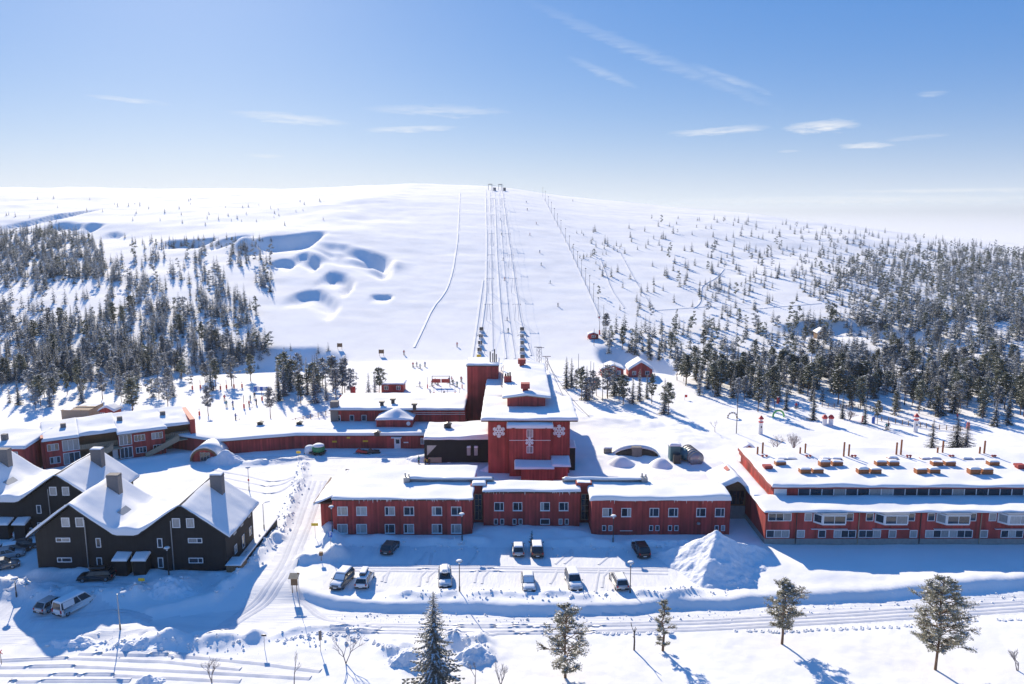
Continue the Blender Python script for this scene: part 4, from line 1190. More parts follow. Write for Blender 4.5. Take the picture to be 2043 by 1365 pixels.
# left forest
put(sample([(0, 468), (60, 458), (130, 460), (200, 480), (215, 530), (190, 560), (90, 552), (0, 570)], 520), 6, 10, .05, .5)
put(sample([(0, 560), (200, 530), (300, 490), (545, 500), (540, 600), (505, 660), (552, 710), (440, 745), (300, 760), (0, 765)], 760, .04), 6.5, 11, .12, .6)
put(sample([(0, 640), (330, 640), (520, 700), (430, 745), (0, 765)], 110), 8, 12, .12, .6)
put(sample([(215, 470), (330, 478), (545, 478), (545, 500), (300, 500)], 55), 4, 7, .05, .2)
put(sample([(0, 395), (650, 395), (660, 455), (0, 440)], 60), 2.5, 5, .0, .2)
put(sample([(0, 735), (440, 740), (440, 800), (300, 800), (0, 830)], 95), 5, 9, .75, .6)
put(sample([(540, 750), (700, 750), (690, 800), (640, 810), (550, 800)], 22), 8, 12.5, .5, .75)
put([(557, 800), (600, 805), (625, 790), (670, 800), (684, 790), (700, 795), (736, 800), (748, 795), (757, 790), (540, 835), (416, 830), (335, 815), (265, 830), (500, 760), (462, 770), (430, 772), (645, 775), (660, 768)], 7, 10.5, .7, .6)
put([(515, 735), (610, 740), (655, 700), (690, 725), (600, 720), (580, 700), (635, 705)], 3, 6, .1, .2)
# right side
gx = lambda x, y: np.clip((x - 1080) / 800., .03, 1) ** 1.5
put(sample([(1110, 450), (1250, 432), (1500, 440), (1750, 462), (2043, 497), (2043, 560), (1700, 575), (1400, 645), (1210, 640)], 700, 0.0, gx), 4.0, 8.6, .12, .3)
put(sample([(1115, 448), (1180, 470), (1260, 500), (1200, 540), (1130, 500)], 30), 3.2, 6.0, .05, .1)
put(sample([(1600, 520), (1800, 500), (2043, 505), (2043, 640), (1750, 660), (1640, 620)], 1250, 0.0, lambda x, y: np.clip((x - 1580) / 330., .05, 1)), 4.5, 8.5, .3, .5)
put(sample([(1560, 640), (2043, 620), (2043, 800), (1750, 800), (1600, 780)], 540), 6, 10.5, .35, .55)
put(sample([(1330, 650), (1600, 640), (1620, 780), (1400, 785), (1350, 760)], 160), 6, 10.5, .35, .25)
put(sample([(1195, 650), (1340, 660), (1345, 720), (1215, 720)], 42), 7, 11, .2, .1)
put(sample([(1345, 745), (1600, 745), (1640, 800), (1480, 805), (1360, 790)], 65), 6, 10, .5, .3)
put(sample([(1620, 800), (2043, 790), (2043, 835), (1760, 830)], 48), 6, 10.5, .6, .15)
put([(1130, 775), (1140, 772), (1160, 795), (1170, 798), (1182, 795), (1235, 800), (1243, 808), (1262, 805), (1275, 800), (1290, 795), (1333, 828), (1325, 826), (1225, 790), (1212, 795), (1300, 805)], 7.5, 10.5, .55, .3)
put([(1150, 780), (1176, 800), (1190, 790), (1255, 812)], 5, 7, .9, .8)
put([(1622, 838), (1680, 835), (1725, 846), (1750, 846), (1785, 830), (1870, 820), (1960, 835), (1985, 850), (2010, 846), (1545, 815), (1512, 822), (1530, 818), (1568, 818), (1485, 798), (1432, 790)], 6, 10, .5, .1)
# the woods run on past the edges of the view
put(sample([(2043, 500), (2260, 520), (2260, 640), (2043, 640)], 330), 4.5, 8.5, .3, .5)
put(sample([(2043, 630), (2260, 640), (2260, 815), (2043, 800)], 190), 6, 10.5, .4, .5)
put(sample([(-230, 470), (0, 465), (0, 570), (-230, 580)], 260), 6, 10, .05, .5)
put(sample([(-230, 580), (0, 565), (0, 770), (-230, 780)], 230), 6.5, 11, .15, .6)
ta = np.array([(t[0], t[1]) for t in TREES])
tX, tY, tok = raymarch(ta[:, 0], ta[:, 1], H)
tZ = H(tX, tY)
th = np.array([t[2] for t in TREES])
app = th / tY
# keep clear of the buildings, the piste and of each other
keep = tok & (tY > 170)
inpiste = (tX > P(850, 500, 400)[0] * tY / 400 * .6) & (tX < 8 + (tY - 250) * .13) & (tY > 262)
keep &= ~inpiste
def label_side(x): return 'left' if x < 0 else 'right'
cnt = {'spruce': [], 'pine': []}
outside = []
for i in np.argsort(-app):
    if keep[i]: (cnt[TREES[i][3]] if 0 <= TREES[i][0] <= 2043 else outside).append(i)
tree_rng = random.Random(3)
def place_tree(name, meshes, x, y, z, h, label, group, wide=1.0):
    cr, tm = meshes
    s = h / 10.0
    o = empty(name, (x, y, z), label, 'tree', group, rz=tree_rng.uniform(0, 6.28))
    o.scale = (s * wide, s * wide, s)
    c = link('crown', cr, o); t_ = link('trunk', tm, o)
    return o
GROUPS = {('spruce', 'left'): ('snow-dusted spruce in the forest left of the ski slope', 'spruces of the left forest'),
          ('spruce', 'right'): ('dark green spruce in the forest right of the ski slope', 'spruces of the right forest'),
          ('pine', 'left'): ('frosted round-crowned pine at the foot of the left forest', 'pines of the left forest'),
          ('pine', 'right'): ('olive green pine in the woods right of the ski slope', 'pines of the right woods')}
rest = []
for kind in ('spruce', 'pine'):
    for n_, i in enumerate(cnt[kind]):
        if n_ >= 300: rest.append(i); continue
        side = label_side(tX[i])
        lb, gr = GROUPS[(kind, side)]
        if kind == 'spruce': ms = FRO[i % 4] if tree_rng.random() < TREES[i][4] else SPR[i % 6]
        else:
            fz = tree_rng.random() < TREES[i][4]
            ms = PIN[(2 * (i % 3)) + (1 if fz else 0)]
        place_tree(kind + '_tree', ms, float(tX[i]), float(tY[i]), float(tZ[i]) - .1, th[i], lb, gr, tree_rng.uniform(.8, 1.2))
# the rest of the wood, too many and too small to count
def forest_stuff(name, ids, label):
    vs_, fs_, ms_ = [], [], []
    off = 0
    for i in ids:
        v, f, m = FAR[TREES[i][3]][i % 5]
        s = th[i] / 10.0
        a = (i * 1.7) % 6.28; c, s_ = math.cos(a), math.sin(a)
        wd = .85 + .4 * ((i * 7919) % 100) / 100.
        w_ = np.empty_like(v)
        w_[:, 0] = (v[:, 0] * c - v[:, 1] * s_) * s * wd + tX[i]
        w_[:, 1] = (v[:, 0] * s_ + v[:, 1] * c) * s * wd + tY[i]
        w_[:, 2] = v[:, 2] * s + tZ[i] - .1
        fz = 2 if (i * 31) % 100 < TREES[i][4] * 100 else (1 if TREES[i][3] == 'pine' else 0)
        vs_.append(w_); fs_.append(f + off); ms_.append(np.where(m == 1, 3, fz)); off += len(v)
    o = link(name, mesh_np(name, np.concatenate(vs_), np.concatenate(fs_), ['needles_spruce', 'needles_pine', 'needles_frost', 'tree_snow'], np.concatenate(ms_)))
    return tag(o, label, 'forest', kind='stuff')
forest_stuff('far_forest', rest + outside, 'distant spruce and pine wood scattered over the snowy hillsides')

# ------------------------------------------------------------------ single trees near the hotel and in the foreground
def big_spruce(px, py, ph, label, r, nb, seed, mat='needles_spruce', snow=.4):
    x, y, z = T(px, py)
    a = spruce_np(seed, ph, r, nb, 7, snow=snow, dens=.5)
    o = empty('spruce_tree', (x, y, z - .1), label, 'tree')
    link('crown', mesh_np('crown', a[0], a[1], [mat, 'tree_snow'], a[2]), o)
    link('trunk', trunk_mesh('trunk', ph * .98, .16, 'bark', seed=seed), o)
    return o
def big_pine(px, py, ph, label, r, nt, seed, base, mat='needles_pine', size=.3, per=14, bend=0.0, snow=.3):
    x, y, z = T(px, py)
    a = pine_np(seed, ph, r, nt, base, per, size, snow, fine=True)
    o = empty('pine_tree', (x, y, z - .1), label, 'tree')
    link('crown', mesh_np('crown', a[0], a[1], [mat, 'tree_snow'], a[2]), o)
    link('trunk', trunk_mesh('trunk', ph * .95, .17, 'bark_pine', a[3], bend, seed=seed), o)
    return o
x, y = G(868, 1405, -1.0)
o = big_spruce(868, 1364, 12.6, 'tall snow-flecked spruce in the foreground below the parking lot', 3.7, 380, 401, 'needles_near_spruce', snow=.6)
o.location = (x, y, Hz(x, y) - .1)
big_pine(1128, 1352, 8.6, 'frosted open-crowned pine in the foreground right of the tall spruce', 2.7, 480, 402, .10, 'needles_near', .32, 7, snow=.5)
big_pine(1322, 1298, 6.4, 'slim young pine with a narrow crown beside the dead tree', 1.15, 230, 403, .10, 'needles_near', .22, 9, snow=.4)
big_pine(1560, 1285, 7.9, 'bushy olive pine with a bare lower trunk and long blue shadow', 2.3, 520, 404, .28, 'needles_near', .32, 7, snow=.3)
big_pine(1866, 1336, 11.0, 'largest foreground pine at the right with an olive crown over a long trunk', 3.4, 700, 405, .22, 'needles_near', .36, 7, snow=.3)
big_spruce(1858, 906, 7.6, 'dark spruce standing behind the skylit roof, left of a pair', 2.3, 190, 406, snow=.15)
big_spruce(1906, 906, 7.9, 'dark broad spruce, left one of the pair behind the skylit roof', 3.1, 230, 407, snow=.15)
big_spruce(1926, 904, 6.8, 'frosted spruce, right one of the pair behind the skylit roof', 2.8, 190, 408, 'needles_frost', snow=.4)
def bare_tree(px, py, ht, label, seed, spread=.5, n0=2, mat='bark_birch', name='bare_birch', depth=4, r0=.07):
    g = random.Random(seed)
    x, y, z = T(px, py)
    o = empty(name, (x, y, z - .1), label, 'tree')
    mt, mw = MB(), MB()
    def grow(p, d, ln, r, lv):
        q = p + d * ln
        (mt if lv >= depth - 1 else mw).tube(p, q, r, r * .62, 5 if lv > 2 else 3, cap=False)
        if lv == 0: return
        for k in range(3 if lv < depth else n0 + 1):
            e = (d + Vector((g.gauss(0, spread), g.gauss(0, spread), g.gauss(.15, .25)))).normalized()
            pp = p.lerp(q, g.uniform(.55, 1.0)) if k else q
            grow(pp, e, ln * g.uniform(.55, .8), r * .6, lv - 1)
    for k in range(n0):
        d = Vector((g.gauss(0, .22), g.gauss(0, .22), 1)).normalized()
        grow(Vector((g.gauss(0, .05), g.gauss(0, .05), 0)), d, ht * .36, r0, depth)
    mt.build('trunk', mat, o); mw.build('crown', 'twig_frost', o)
    return o
bare_tree(690, 1325, 4.4, 'leafless birch with a forked stem beside the road junction', 11, .45, 2)
bare_tree(424, 1362, 3.3, 'small leafless birch at the lower left edge of the ski tracks', 12, .4, 2)
bare_tree(588, 1365, 3.6, 'small leafless birch between the forked birch and the left edge', 13, .4, 1)
bare_tree(1000, 1368, 2.8, 'thin leafless sapling between the two big foreground conifers', 14, .4, 2)
bare_tree(948, 1366, 2.8, 'thin leafless sapling right beside the tall foreground spruce', 15, .4, 1)
bare_tree(2030, 1338, 3.0, 'small leafless birch at the right edge of the foreground', 16, .4, 2)
bare_tree(1548, 904, 4.8, 'bare birch clump, left one behind the skylit roof', 17, .5, 3)
bare_tree(1584, 904, 4.6, 'bare birch clump, right one behind the skylit roof', 18, .5, 4)
bare_tree(1427, 862, 3.6, 'thin bare sapling on the snowfield left of the flag pole', 19, .35, 1)
bare_tree(1695, 838, 3.0, 'low bare bush in front of the right-hand wood', 20, .6, 4)
# dead trunk
x, y, z = T(1265, 1297)
o = empty('dead_tree', (x, y, z - .1), 'dead branchless tree with a forked top in the foreground', 'tree')
mb = MB(); mb.tube((0, 0, 0), (.02, 0, 1.2), .11, .10, 7); mb.tube((.02, 0, 1.2), (-.05, 0, 2.4), .10, .085, 7); mb.build('trunk', 'bark', o)
for e, f_ in (((-.05, 0, 2.3), (-.36, 0, 3.1)), ((-.05, 0, 2.4), (.12, .05, 3.0)), ((-.05, 0, 2.2), (.22, -.1, 2.9)), ((-.36, 0, 3.1), (-.45, 0, 3.6)), ((0, 0, 1.6), (-.2, .1, 1.8))):
    mb = MB(); mb.tube(e, f_, .06, .025, 5); mb.build('branch', 'bark', o)
# ------------------------------------------------------------------ cars
for nm, c in (('paint_silver', (.42, .43, .44)), ('paint_white', (.72, .72, .71)), ('paint_dark', (.05, .055, .06)), ('paint_black', (.018, .018, .02)), ('paint_grey', (.14, .145, .15)), ('paint_brown', (.09, .065, .05))):
    material(nm, c, .35, metallic=.35 if 'white' not in nm else 0, coat=.5)
material('lamp_clear', (.75, .76, .78), .15)
material('lamp_red', (.45, .02, .02), .25)
material('car_glass', (.02, .025, .03), .08, spec=.8)
KINDS = {  # length, half width, belt height, roof height, windscreen foot, windscreen top, rear roof, rear foot, bonnet height
    'hatch': (4.1, .87, .92, 1.47, .95, .25, -1.45, -1.95, .86),
    'estate': (4.65, .90, .92, 1.48, 1.15, .40, -1.85, -2.22, .86),
    'suv': (4.6, .93, 1.02, 1.68, 1.10, .45, -1.80, -2.20, .98),
    'saloon': (4.6, .90, .90, 1.44, 1.05, .30, -1.15, -1.85, .84),
    'van': (5.0, .95, 1.05, 1.95, 1.75, 1.05, -2.35, -2.46, 1.10)}
def car(px, py, kind, paint, heading, label, snow=(), box=None, rack=False, loc=None, sunk=0.0):
    L_, hw, belt, top, wf, wt, rr, rf, bon = KINDS[kind]
    x, y, z = loc or T(px, py)
    o = empty('parked_car' if kind != 'van' else 'parked_van', (x, y, z + .01 - sunk), label, 'car' if kind != 'van' else 'van', 'parked cars', rz=heading)
    hl = L_ / 2
    # body: stations along the length with rounded section
    st = [(-hl, .80, .40, belt * .78), (-hl + .10, .94, .24, belt * .96), (-hl + .45, 1.0, .20, belt), (rf + .25, 1.0, .19, belt), (wf - .1, 1.0, .19, belt), (wf + .25, .99, .19, bon), (hl - .35, .96, .20, bon * .93), (hl - .10, .88, .24, bon * .80), (hl, .74, .38, bon * .62)]
    mb = MB(); vs_ = []
    for yy, k, zl_, zt in st:
        w_ = hw * k
        vs_ += [(-w_ * .92, yy, zl_), (-w_, yy, zl_ + .14), (-w_ * 1.01, yy, (zl_ + zt) / 2), (-w_ * .96, yy, zt - .05), (-w_ * .82, yy, zt), (w_ * .82, yy, zt), (w_ * .96, yy, zt - .05), (w_ * 1.01, yy, (zl_ + zt) / 2), (w_, yy, zl_ + .14), (w_ * .92, yy, zl_)]
    fs = []
    for i in range(len(st) - 1):
        for j in range(10): fs.append((i * 10 + j, i * 10 + (j + 1) % 10, (i + 1) * 10 + (j + 1) % 10, (i + 1) * 10 + j))
    fs += [tuple(range(9, -1, -1)), tuple(range((len(st) - 1) * 10, len(st) * 10))]
    mb.add(vs_, fs)
    body = mb.build('body', paint, o, smooth=True)
    # glasshouse
    b_, t_ = hw * .90, hw * .74
    g = [(-b_, rf, belt - .01), (b_, rf, belt - .01), (b_, wf, belt - .01), (-b_, wf, belt - .01), (-t_, rr, top - .06), (t_, rr, top - .06), (t_, wt, top - .06), (-t_, wt, top - .06)]
    mb = MB(); mb.add(g, [(3, 2, 1, 0), (0, 1, 5, 4), (1, 2, 6, 5), (2, 3, 7, 6), (3, 0, 4, 7), (4, 5, 6, 7)]); mb.build('window_glass', 'car_glass', o)
    mb = MB()
    rp = [(-t_ - .02, rr - .06), (t_ + .02, rr - .06), (t_ + .03, wt + .05), (-t_ - .03, wt + .05)]
    mb.add([(a, b, top - .075) for a, b in rp] + [(a * .93, b + (.08 if k < 2 else -.08), top) for k, (a, b) in enumerate(rp)], [(3, 2, 1, 0), (4, 5, 6, 7), (0, 1, 5, 4), (1, 2, 6, 5), (2, 3, 7, 6), (3, 0, 4, 7)]); mb.build('roof', paint, o)
    mb = MB()
    for s in (-1, 1):
        for (ya, yb, r_) in ((rf, rr, .06), (wf, wt, .045)): mb.tube((s * b_, ya, belt), (s * t_, yb, top - .06), r_, n=5)
        for f_ in (.38, .66): mb.tube((s * b_ * 1.0, rf + (wf - rf) * f_, belt), (s * t_ * 1.01, rr + (wt - rr) * f_, top - .06), .04, n=4)
    mb.build('pillars', paint if kind != 'van' else paint, o)
    if kind == 'van':
        mb = MB()
        for s in (-1, 1): mb.obox((s * (b_ + t_) / 2 * 1.005, -1.35, (belt + top) / 2 - .03), (0, 1, 0), Vector((s * (t_ - b_), 0, top - belt)).normalized(), (1, 0, 0), .75, .38, .02)
        mb.build('side_panel', paint, o)
    # wheels
    for s in (-1, 1):
        for yy in (hl - .85, -hl + .82):
            mb = MB(); mb.tube((s * (hw - .20), yy, .31), (s * (hw + .005), yy, .31), .31, n=14); wh = mb.build('tyre', 'rubber', o)
            mb = MB(); mb.tube((s * (hw - .02), yy, .31), (s * (hw + .02), yy, .31), .19, n=10); mb.build('rim', 'grey_metal', wh)
        mb = MB(); mb.obox((s * hw * .70, hl - .06, bon * .70), (1, 0, 0), (0, 0, 1), (0, 1, 0), .17, .07, .05); mb.build('headlight', 'lamp_clear', o)
        mb = MB(); mb.obox((s * hw * .80, -hl + .03, belt * .80), (1, 0, 0), (0, 0, 1), (0, 1, 0), .09, .13 if kind != 'van' else .24, .05); mb.build('tail_light', 'lamp_red', o)
        mb = MB(); mb.obox((s * (hw + .08), wf - .05, belt + .08), (1, 0, 0), (0, 0, 1), (0, 1, 0), .09, .065, .05); mb.build('mirror', paint, o)
    mb = MB(); mb.box(-hw * .86, hw * .86, hl - .03, hl + .03, .24, .40); mb.build('bumper', 'plain_black', o)
    mb = MB(); mb.box(-hw * .90, hw * .90, -hl - .03, -hl + .04, .26, .46); mb.build('bumper', 'plain_black', o)
    for s, yy in ((1, hl + .035), (-1, -hl - .035)):
        mb = MB(); mb.box(-.25, .25, yy - .008, yy + .008, .40, .51); mb.build('number_plate', 'white_paint', o)
    if 'roof' in snow: snow_cover(o, -t_ * 1.02, t_ * 1.02, rr, wt, cz(top - .03), .13, .16, .22, px, .03, .02, 'roof_snow', local=True)
    if 'bonnet' in snow: snow_cover(o, -hw * .80, hw * .80, wf + .1, hl - .12, lambda X, Y: np.interp(Y, [wf, wf + .25, hl - .35, hl], [belt - .02, bon - .01, bon * .93 - .01, bon * .74]), .08, .14, .22, px, .03, .02, 'bonnet_snow', local=True)
    if 'screen' in snow: snow_cover(o, -t_, t_, wt + .04, wf - .02, lambda X, Y: np.interp(Y, [wt, wf], [top - .06, belt + .01]), .05, .1, .2, px, .02, .01, 'windscreen_snow', local=True)
    if 'boot' in snow and kind == 'saloon': snow_cover(o, -hw * .8, hw * .8, -hl + .12, rf + .1, cz(belt - .01), .08, .12, .2, px, .02, .01, 'boot_snow', local=True)
    if box:
        mb = MB()
        pr = [(-.42, 0), (-.45, .16), (-.36, .33), (.36, .33), (.45, .16), (.42, 0)]
        va = []
        for yy, k, dz in ((-1.15, .80, .03), (-1.05, .97, 0), (.5, 1, 0), (.85, .92, -.0), (1.05, .6, .02)): va += [(a * k, yy - .2, top + .08 + zz_ * (k if k < .9 else 1) + dz) for a, zz_ in pr]
        ff_ = [(i * 6 + j, i * 6 + (j + 1) % 6, (i + 1) * 6 + (j + 1) % 6, (i + 1) * 6 + j) for i in range(4) for j in range(6)] + [tuple(range(5, -1, -1)), tuple(range(24, 30))]
        mb.add(va, ff_); rbx = mb.build('roof_box', box, o)
        if 'box' in snow: snow_cover(rbx, -.42, .42, -1.2, .75, cz(top + .41), .12, .15, .22, px, .03, .02, 'box_snow', local=True)
    if rack or box:
        mb = MB()
        for yy in (rr + .5, wt - .35): mb.tube((-t_, yy, top + .05), (t_, yy, top + .05), .03, n=5)
        if rack:
            for s in (-1, 1): mb.tube((s * t_ * .92, rr + .1, top + .06), (s * t_ * .92, wt - .1, top + .06), .03, n=5)
        mb.build('roof_rack', 'dark_metal', o)
    return o
FR, BK = PI, 0.0            # front towards the camera, back towards the camera
car(683, 1164, 'suv', 'paint_grey', FR - .22, 'grey hatchback at the left end of the front row, snow on roof and bonnet', ('roof', 'bonnet', 'screen'))
car(728, 1162, 'estate', 'paint_white', BK - .06, 'white estate car with a snow-covered roof box, its tail lights facing the camera', ('roof', 'box'), box='paint_dark')
car(888, 1160, 'estate', 'paint_silver', FR + .10, 'silver car with a white roof box, half behind the tip of the tall spruce', ('roof', 'box', 'bonnet'), box='paint_white')
car(1054, 1168, 'saloon', 'paint_silver', FR + .05, 'silver saloon alone in the front row, windscreen and bonnet under snow', ('roof', 'bonnet', 'screen', 'boot'))
car(1144, 1166, 'suv', 'paint_silver', FR + .10, 'snow-covered pale car parked between the lone saloon and the car by the lamp', ('roof', 'bonnet'))
car(1234, 1165, 'estate', 'paint_silver', BK + .12, 'silver estate car beside the parking lamp, rear and red lights to the camera', ('roof',), rack=True)
car(779, 1098, 'hatch', 'paint_dark', BK - .22, 'dark hatchback alone under the left end of the hotel wing', (), )
car(1034, 1102, 'hatch', 'paint_silver', BK + .02, 'small silver car with a thick snow roof in the shaded back row', ('roof', 'bonnet'))
car(1071, 1102, 'suv', 'paint_brown', BK + .02, 'dark brown car with snow on its roof beside the small silver car', ('roof',))
car(1278, 1103, 'suv', 'paint_black', BK + .12, 'black car with roof rails alone at the right of the shaded back row', (), rack=True)
car(193, 1156, 'estate', 'paint_black', R(96), 'black estate with a dark roof box standing sideways before the black house', (), box='paint_black')
car(104, 1212, 'hatch', 'paint_silver', BK - .30, 'silver hatchback beside the white van', ())
car(150, 1214, 'van', 'paint_white', BK - .42, 'white passenger van parked in the shade below the black house', ('roof',))
car(14, 1112, 'saloon', 'paint_silver', R(-62), 'silver saloon at the left edge, lowest of the parked cluster', ())
car(30, 1102, 'hatch', 'paint_black', R(-62), 'black hatchback in the parked cluster at the left edge', ('roof',))
car(48, 1094, 'saloon', 'paint_dark', R(-60), 'dark saloon nearest the black house in the left cluster', ('bonnet',))
car(6, 1134, 'hatch', 'paint_grey', R(-62), 'grey car cut by the left edge of the picture', ())
car(58, 1068, 'hatch', 'paint_white', R(-70), 'car buried under fresh snow between the two black houses', ('roof', 'bonnet', 'screen'))
# skis leaning behind the brown car
x, y, z = T(1061, 1082)
o = empty('ski_bundle', (x, y, z), 'dark upright spruce sapling stuck in the snow by the brown car', 'sapling')
o.name = 'spruce_sapling'
a = spruce_np(77, 1.9, .45, 30, 3, snow=.3); link('crown', mesh_np('crown', a[0], a[1], ['needles_spruce', 'tree_snow'], a[2]), o); link('trunk', trunk_mesh('trunk', 1.8, .04, 'bark'), o)

# ------------------------------------------------------------------ heaps of ploughed snow
def heap(name, px, py, rx, ry, h, label, seed, sharp=1.15, rough=.5, n=64, tail=None, mat='snow_rough', lump=.16):
    x, y, z = T(px, py)
    xs, ys = np.linspace(-1.25 * rx, 1.25 * rx, n), np.linspace(-1.25 * ry, 1.25 * ry, n)
    X, Y = np.meshgrid(xs, ys)
    d = np.hypot(X / rx, Y / ry)
    nz_ = fbm((X + x) / (.30 * rx), (Y + y) / (.30 * rx), seed, 5)
    d = d + lump * nz_
    Z = h * np.clip(1 - d, 0, None) ** sharp if lump > .05 else h * np.clip(1 - d * d, 0, None) ** 2
    Z = Z + np.clip(Z, 0, .35) * 2.0 * rough * fbm((X + x) / .9, (Y + y) / .9, seed + 3, 4)
    if tail: Z = np.maximum(Z, tail[0] * np.exp(-((Y - tail[3] * X) / tail[2]) ** 2) * sst(X, -.2, 1.0) * (1 - sst(X, tail[1] * .3, tail[1])) * (1 + .25 * nz_))
    Z = Z - .25
    g = H(X + x, Y + y) - z
    idx_ = np.arange(n * n).reshape(n, n)
    f = np.stack([idx_[:-1, :-1], idx_[:-1, 1:], idx_[1:, 1:], idx_[1:, :-1]], -1).reshape(-1, 4)
    v = np.stack([X, Y, Z + g], -1).reshape(-1, 3)
    o = link(name, mesh_np(name, v, f, mat, smooth=True)); o.location = (x, y, z)
    return tag(o, label, 'snow heap')
# the tall heap: a lopsided pyramid, its long left face towards the sun
x, y, z = T(1426, 1122)
n = 130
X, Y = np.meshgrid(np.linspace(-11, 13, n), np.linspace(-10, 9, n))
nz_ = fbm((X + x) / 3.2, (Y + y) / 3.2, 44, 5)
X2, Y2 = X * 1.3 + .9 * fbm(X / 3., Y / 3., 45, 3), Y * 1.2 + .9 * fbm(X / 3. + 9, Y / 3., 46, 3)
fc_ = np.stack([(-.90 * X2 - .43 * Y2) / 9.4, (.80 * X2 - .60 * Y2) / 8.0, (.55 * X2 + .83 * Y2) / 9.5, (-.5 * X2 + .86 * Y2) / 9.0, (.1 * X2 - .99 * Y2) / 9.6], 0).max(0)
Z = 4.9 * np.clip(1 - fc_, 0, None) ** 1.12
Z = np.maximum(Z, 1.2 * np.exp(-((Y2 + .18 * X2) / 2.6) ** 2) * sst(X, 0, 3) * (1 - sst(X, 3, 9)))
Z = Z + np.clip(Z, 0, .5) * (.55 * nz_ + .55 * fbm((X + x) / .8, (Y + y) / .8, 47, 3)) - .3 + H(X + x, Y + y) - z
idx_ = np.arange(n * n).reshape(n, n)
o = link('snow_heap', mesh_np('snow_heap', np.stack([X, Y, Z], -1).reshape(-1, 3), np.stack([idx_[:-1, :-1], idx_[:-1, 1:], idx_[1:, 1:], idx_[1:, :-1]], -1).reshape(-1, 4), 'snow_rough', smooth=True)); o.location = (x, y, z)
tag(o, 'tall peaked heap of ploughed snow at the right end of the parking lot', 'snow heap')
heap('snow_heap', 1466, 1160, 3.4, 2.2, 1.2, 'low rubble spur of snow at the right foot of the tall heap', 6, .9, .8)
heap('snow_heap', 448, 916, 4.2, 2.6, 2.2, 'rounded snow heap at the end of the low red building', 7, .9, .4)
heap('snow_heap', 880, 916, 7.0, 2.6, 2.1, 'blue-shaded snow heap lying against the black annex', 8, .7, .3)
heap('snow_heap', 945, 1312, 2.6, 2.0, 1.5, 'rough snow heap right of the tall foreground spruce', 9, .8, .9)
heap('snow_heap', 808, 1318, 2.2, 1.6, 1.3, 'rough snow heap left of the tall foreground spruce', 10, .8, .9)
heap('snow_heap', 300, 1362, 2.0, 1.2, 1.1, 'small rough snow heap at the bottom edge left', 11, .8, .9)
heap('snow_heap', 985, 938, 3.0, 1.6, 1.6, 'drift of snow piled against the foot of the tall hotel block', 12, .9, .3)
heap('snow_heap', 150, 1285, 4.2, 1.6, .6, 'low field of snow rubble below the shadow of the black houses', 13, .8, 1.0)
heap('snow_heap', 275, 1288, 4.2, 1.4, .6, 'low field of snow rubble beside the road junction', 14, .8, 1.0)
heap('snow_heap', 345, 1180, 3.4, 2.0, 1.3, 'ploughed snow mound by the lamp before the near black house', 15, .8, .7)
heap('snow_heap', 1240, 925, 3.5, 3.0, 1.7, 'smooth snow mound left of the sunken roof light', 16, 1.3, 0, mat='snow_roof', lump=.03)
heap('snow_heap', 1318, 928, 3.0, 3.4, 1.7, 'smooth snow mound right of the sunken roof light', 17, 1.3, 0, mat='snow_roof', lump=.03)
# ------------------------------------------------------------------ lodge on the left with outside stairs
LA = (-90.7, 147.4)
la = math.atan2(14.2, 23.7)
lodge = thing('balcony_lodge', (LA[0], LA[1], 0), 'red two-storey lodge with outside stairs and white glazed bays, left side', 'building', rz=la)
def LW(mb, name, mats, par=None): return mb.build(name, mats, par or lodge)
LL, LD, LH = 27.5, 10.0, 5.3
def lu(zx):      # distance along the front from zoomed x
    # solve along the facade line
    px = z1(zx, 0)[0]
    best = min((abs(1021.5 + FPX * (LA[0] + math.cos(la) * t) / ((LA[1] + math.sin(la) * t) * ct + 47 * st_) - px), t) for t in np.linspace(-2, 32, 400))
    return best[1]
def lbox(mb, u0, u1, y0, y1, z0, z1_): mb.box(u0, u1, y0, y1, z0, z1_)
WO_save = dict(WO)
uA, uB, uC, uD, uE, uF = lu(350), lu(490), lu(622), lu(925), lu(1285), lu(1482)
mb = MB(); mb.box(uA, uC, 0, LD, -1, LH); LW(mb, 'wall', 'red_boards')
mb = MB(); mb.box(uD, uE, -1.6, LD, -1, LH); LW(mb, 'wall', 'red_boards')
mb = MB(); mb.box(uC, uD, 1.8, LD, -1, LH); LW(mb, 'wall', 'wood_brown')
mb = MB(); mb.box(uE, uF, 1.4, LD, -1, LH); LW(mb, 'wall', 'wood_brown')
mb = MB(); mb.box(uF, uF + 1.0, -1.8, LD, -1, LH + 1.2); LW(mb, 'end_wall', 'red_boards')
mb = MB(); mb.box(uA - .5, uA - .02, -.3, LD, -1, LH + .9); LW(mb, 'end_wall', 'red_boards')
class LF(Facade):
    def __init__(s, d): s.o = Vector((0, d, 0)); s.u = Vector((1, 0, 0)); s.n = Vector((0, -1, 0))
WO[lodge.name] = Vector((0, 0, 0))
fl, fp = LF(0), LF(-1.6)
for a, b, hi in ((372, 463, 1), (380, 470, 0)): window(lodge, fl, lu(a) + .15, lu(b) - .1, 3.4 if hi else .8, 4.6 if hi else 2.0, (.33, .66), cur=.6 if hi else .2)
for a, b, hi in ((1048, 1128, 1), (1185, 1265, 1), (1055, 1130, 0), (1190, 1262, 0)): window(lodge, fp, lu(a), lu(b), 3.4 if hi else .9, 4.6 if hi else 2.0, (.33, .66), cur=.5 if hi else .2)
for a, b, f_ in ((490, 622, fl), (928, 1028, fp)):
    window(lodge, f_, lu(a) + .1, lu(b) - .1, 3.0, 5.0, (.33, .66), cur=.85, fr=.12, name='glazed_bay'); window(lodge, f_, lu(a) + .1, lu(b) - .1, .3, 2.4, (.33, .66), cur=.3, fr=.12, name='glazed_bay')
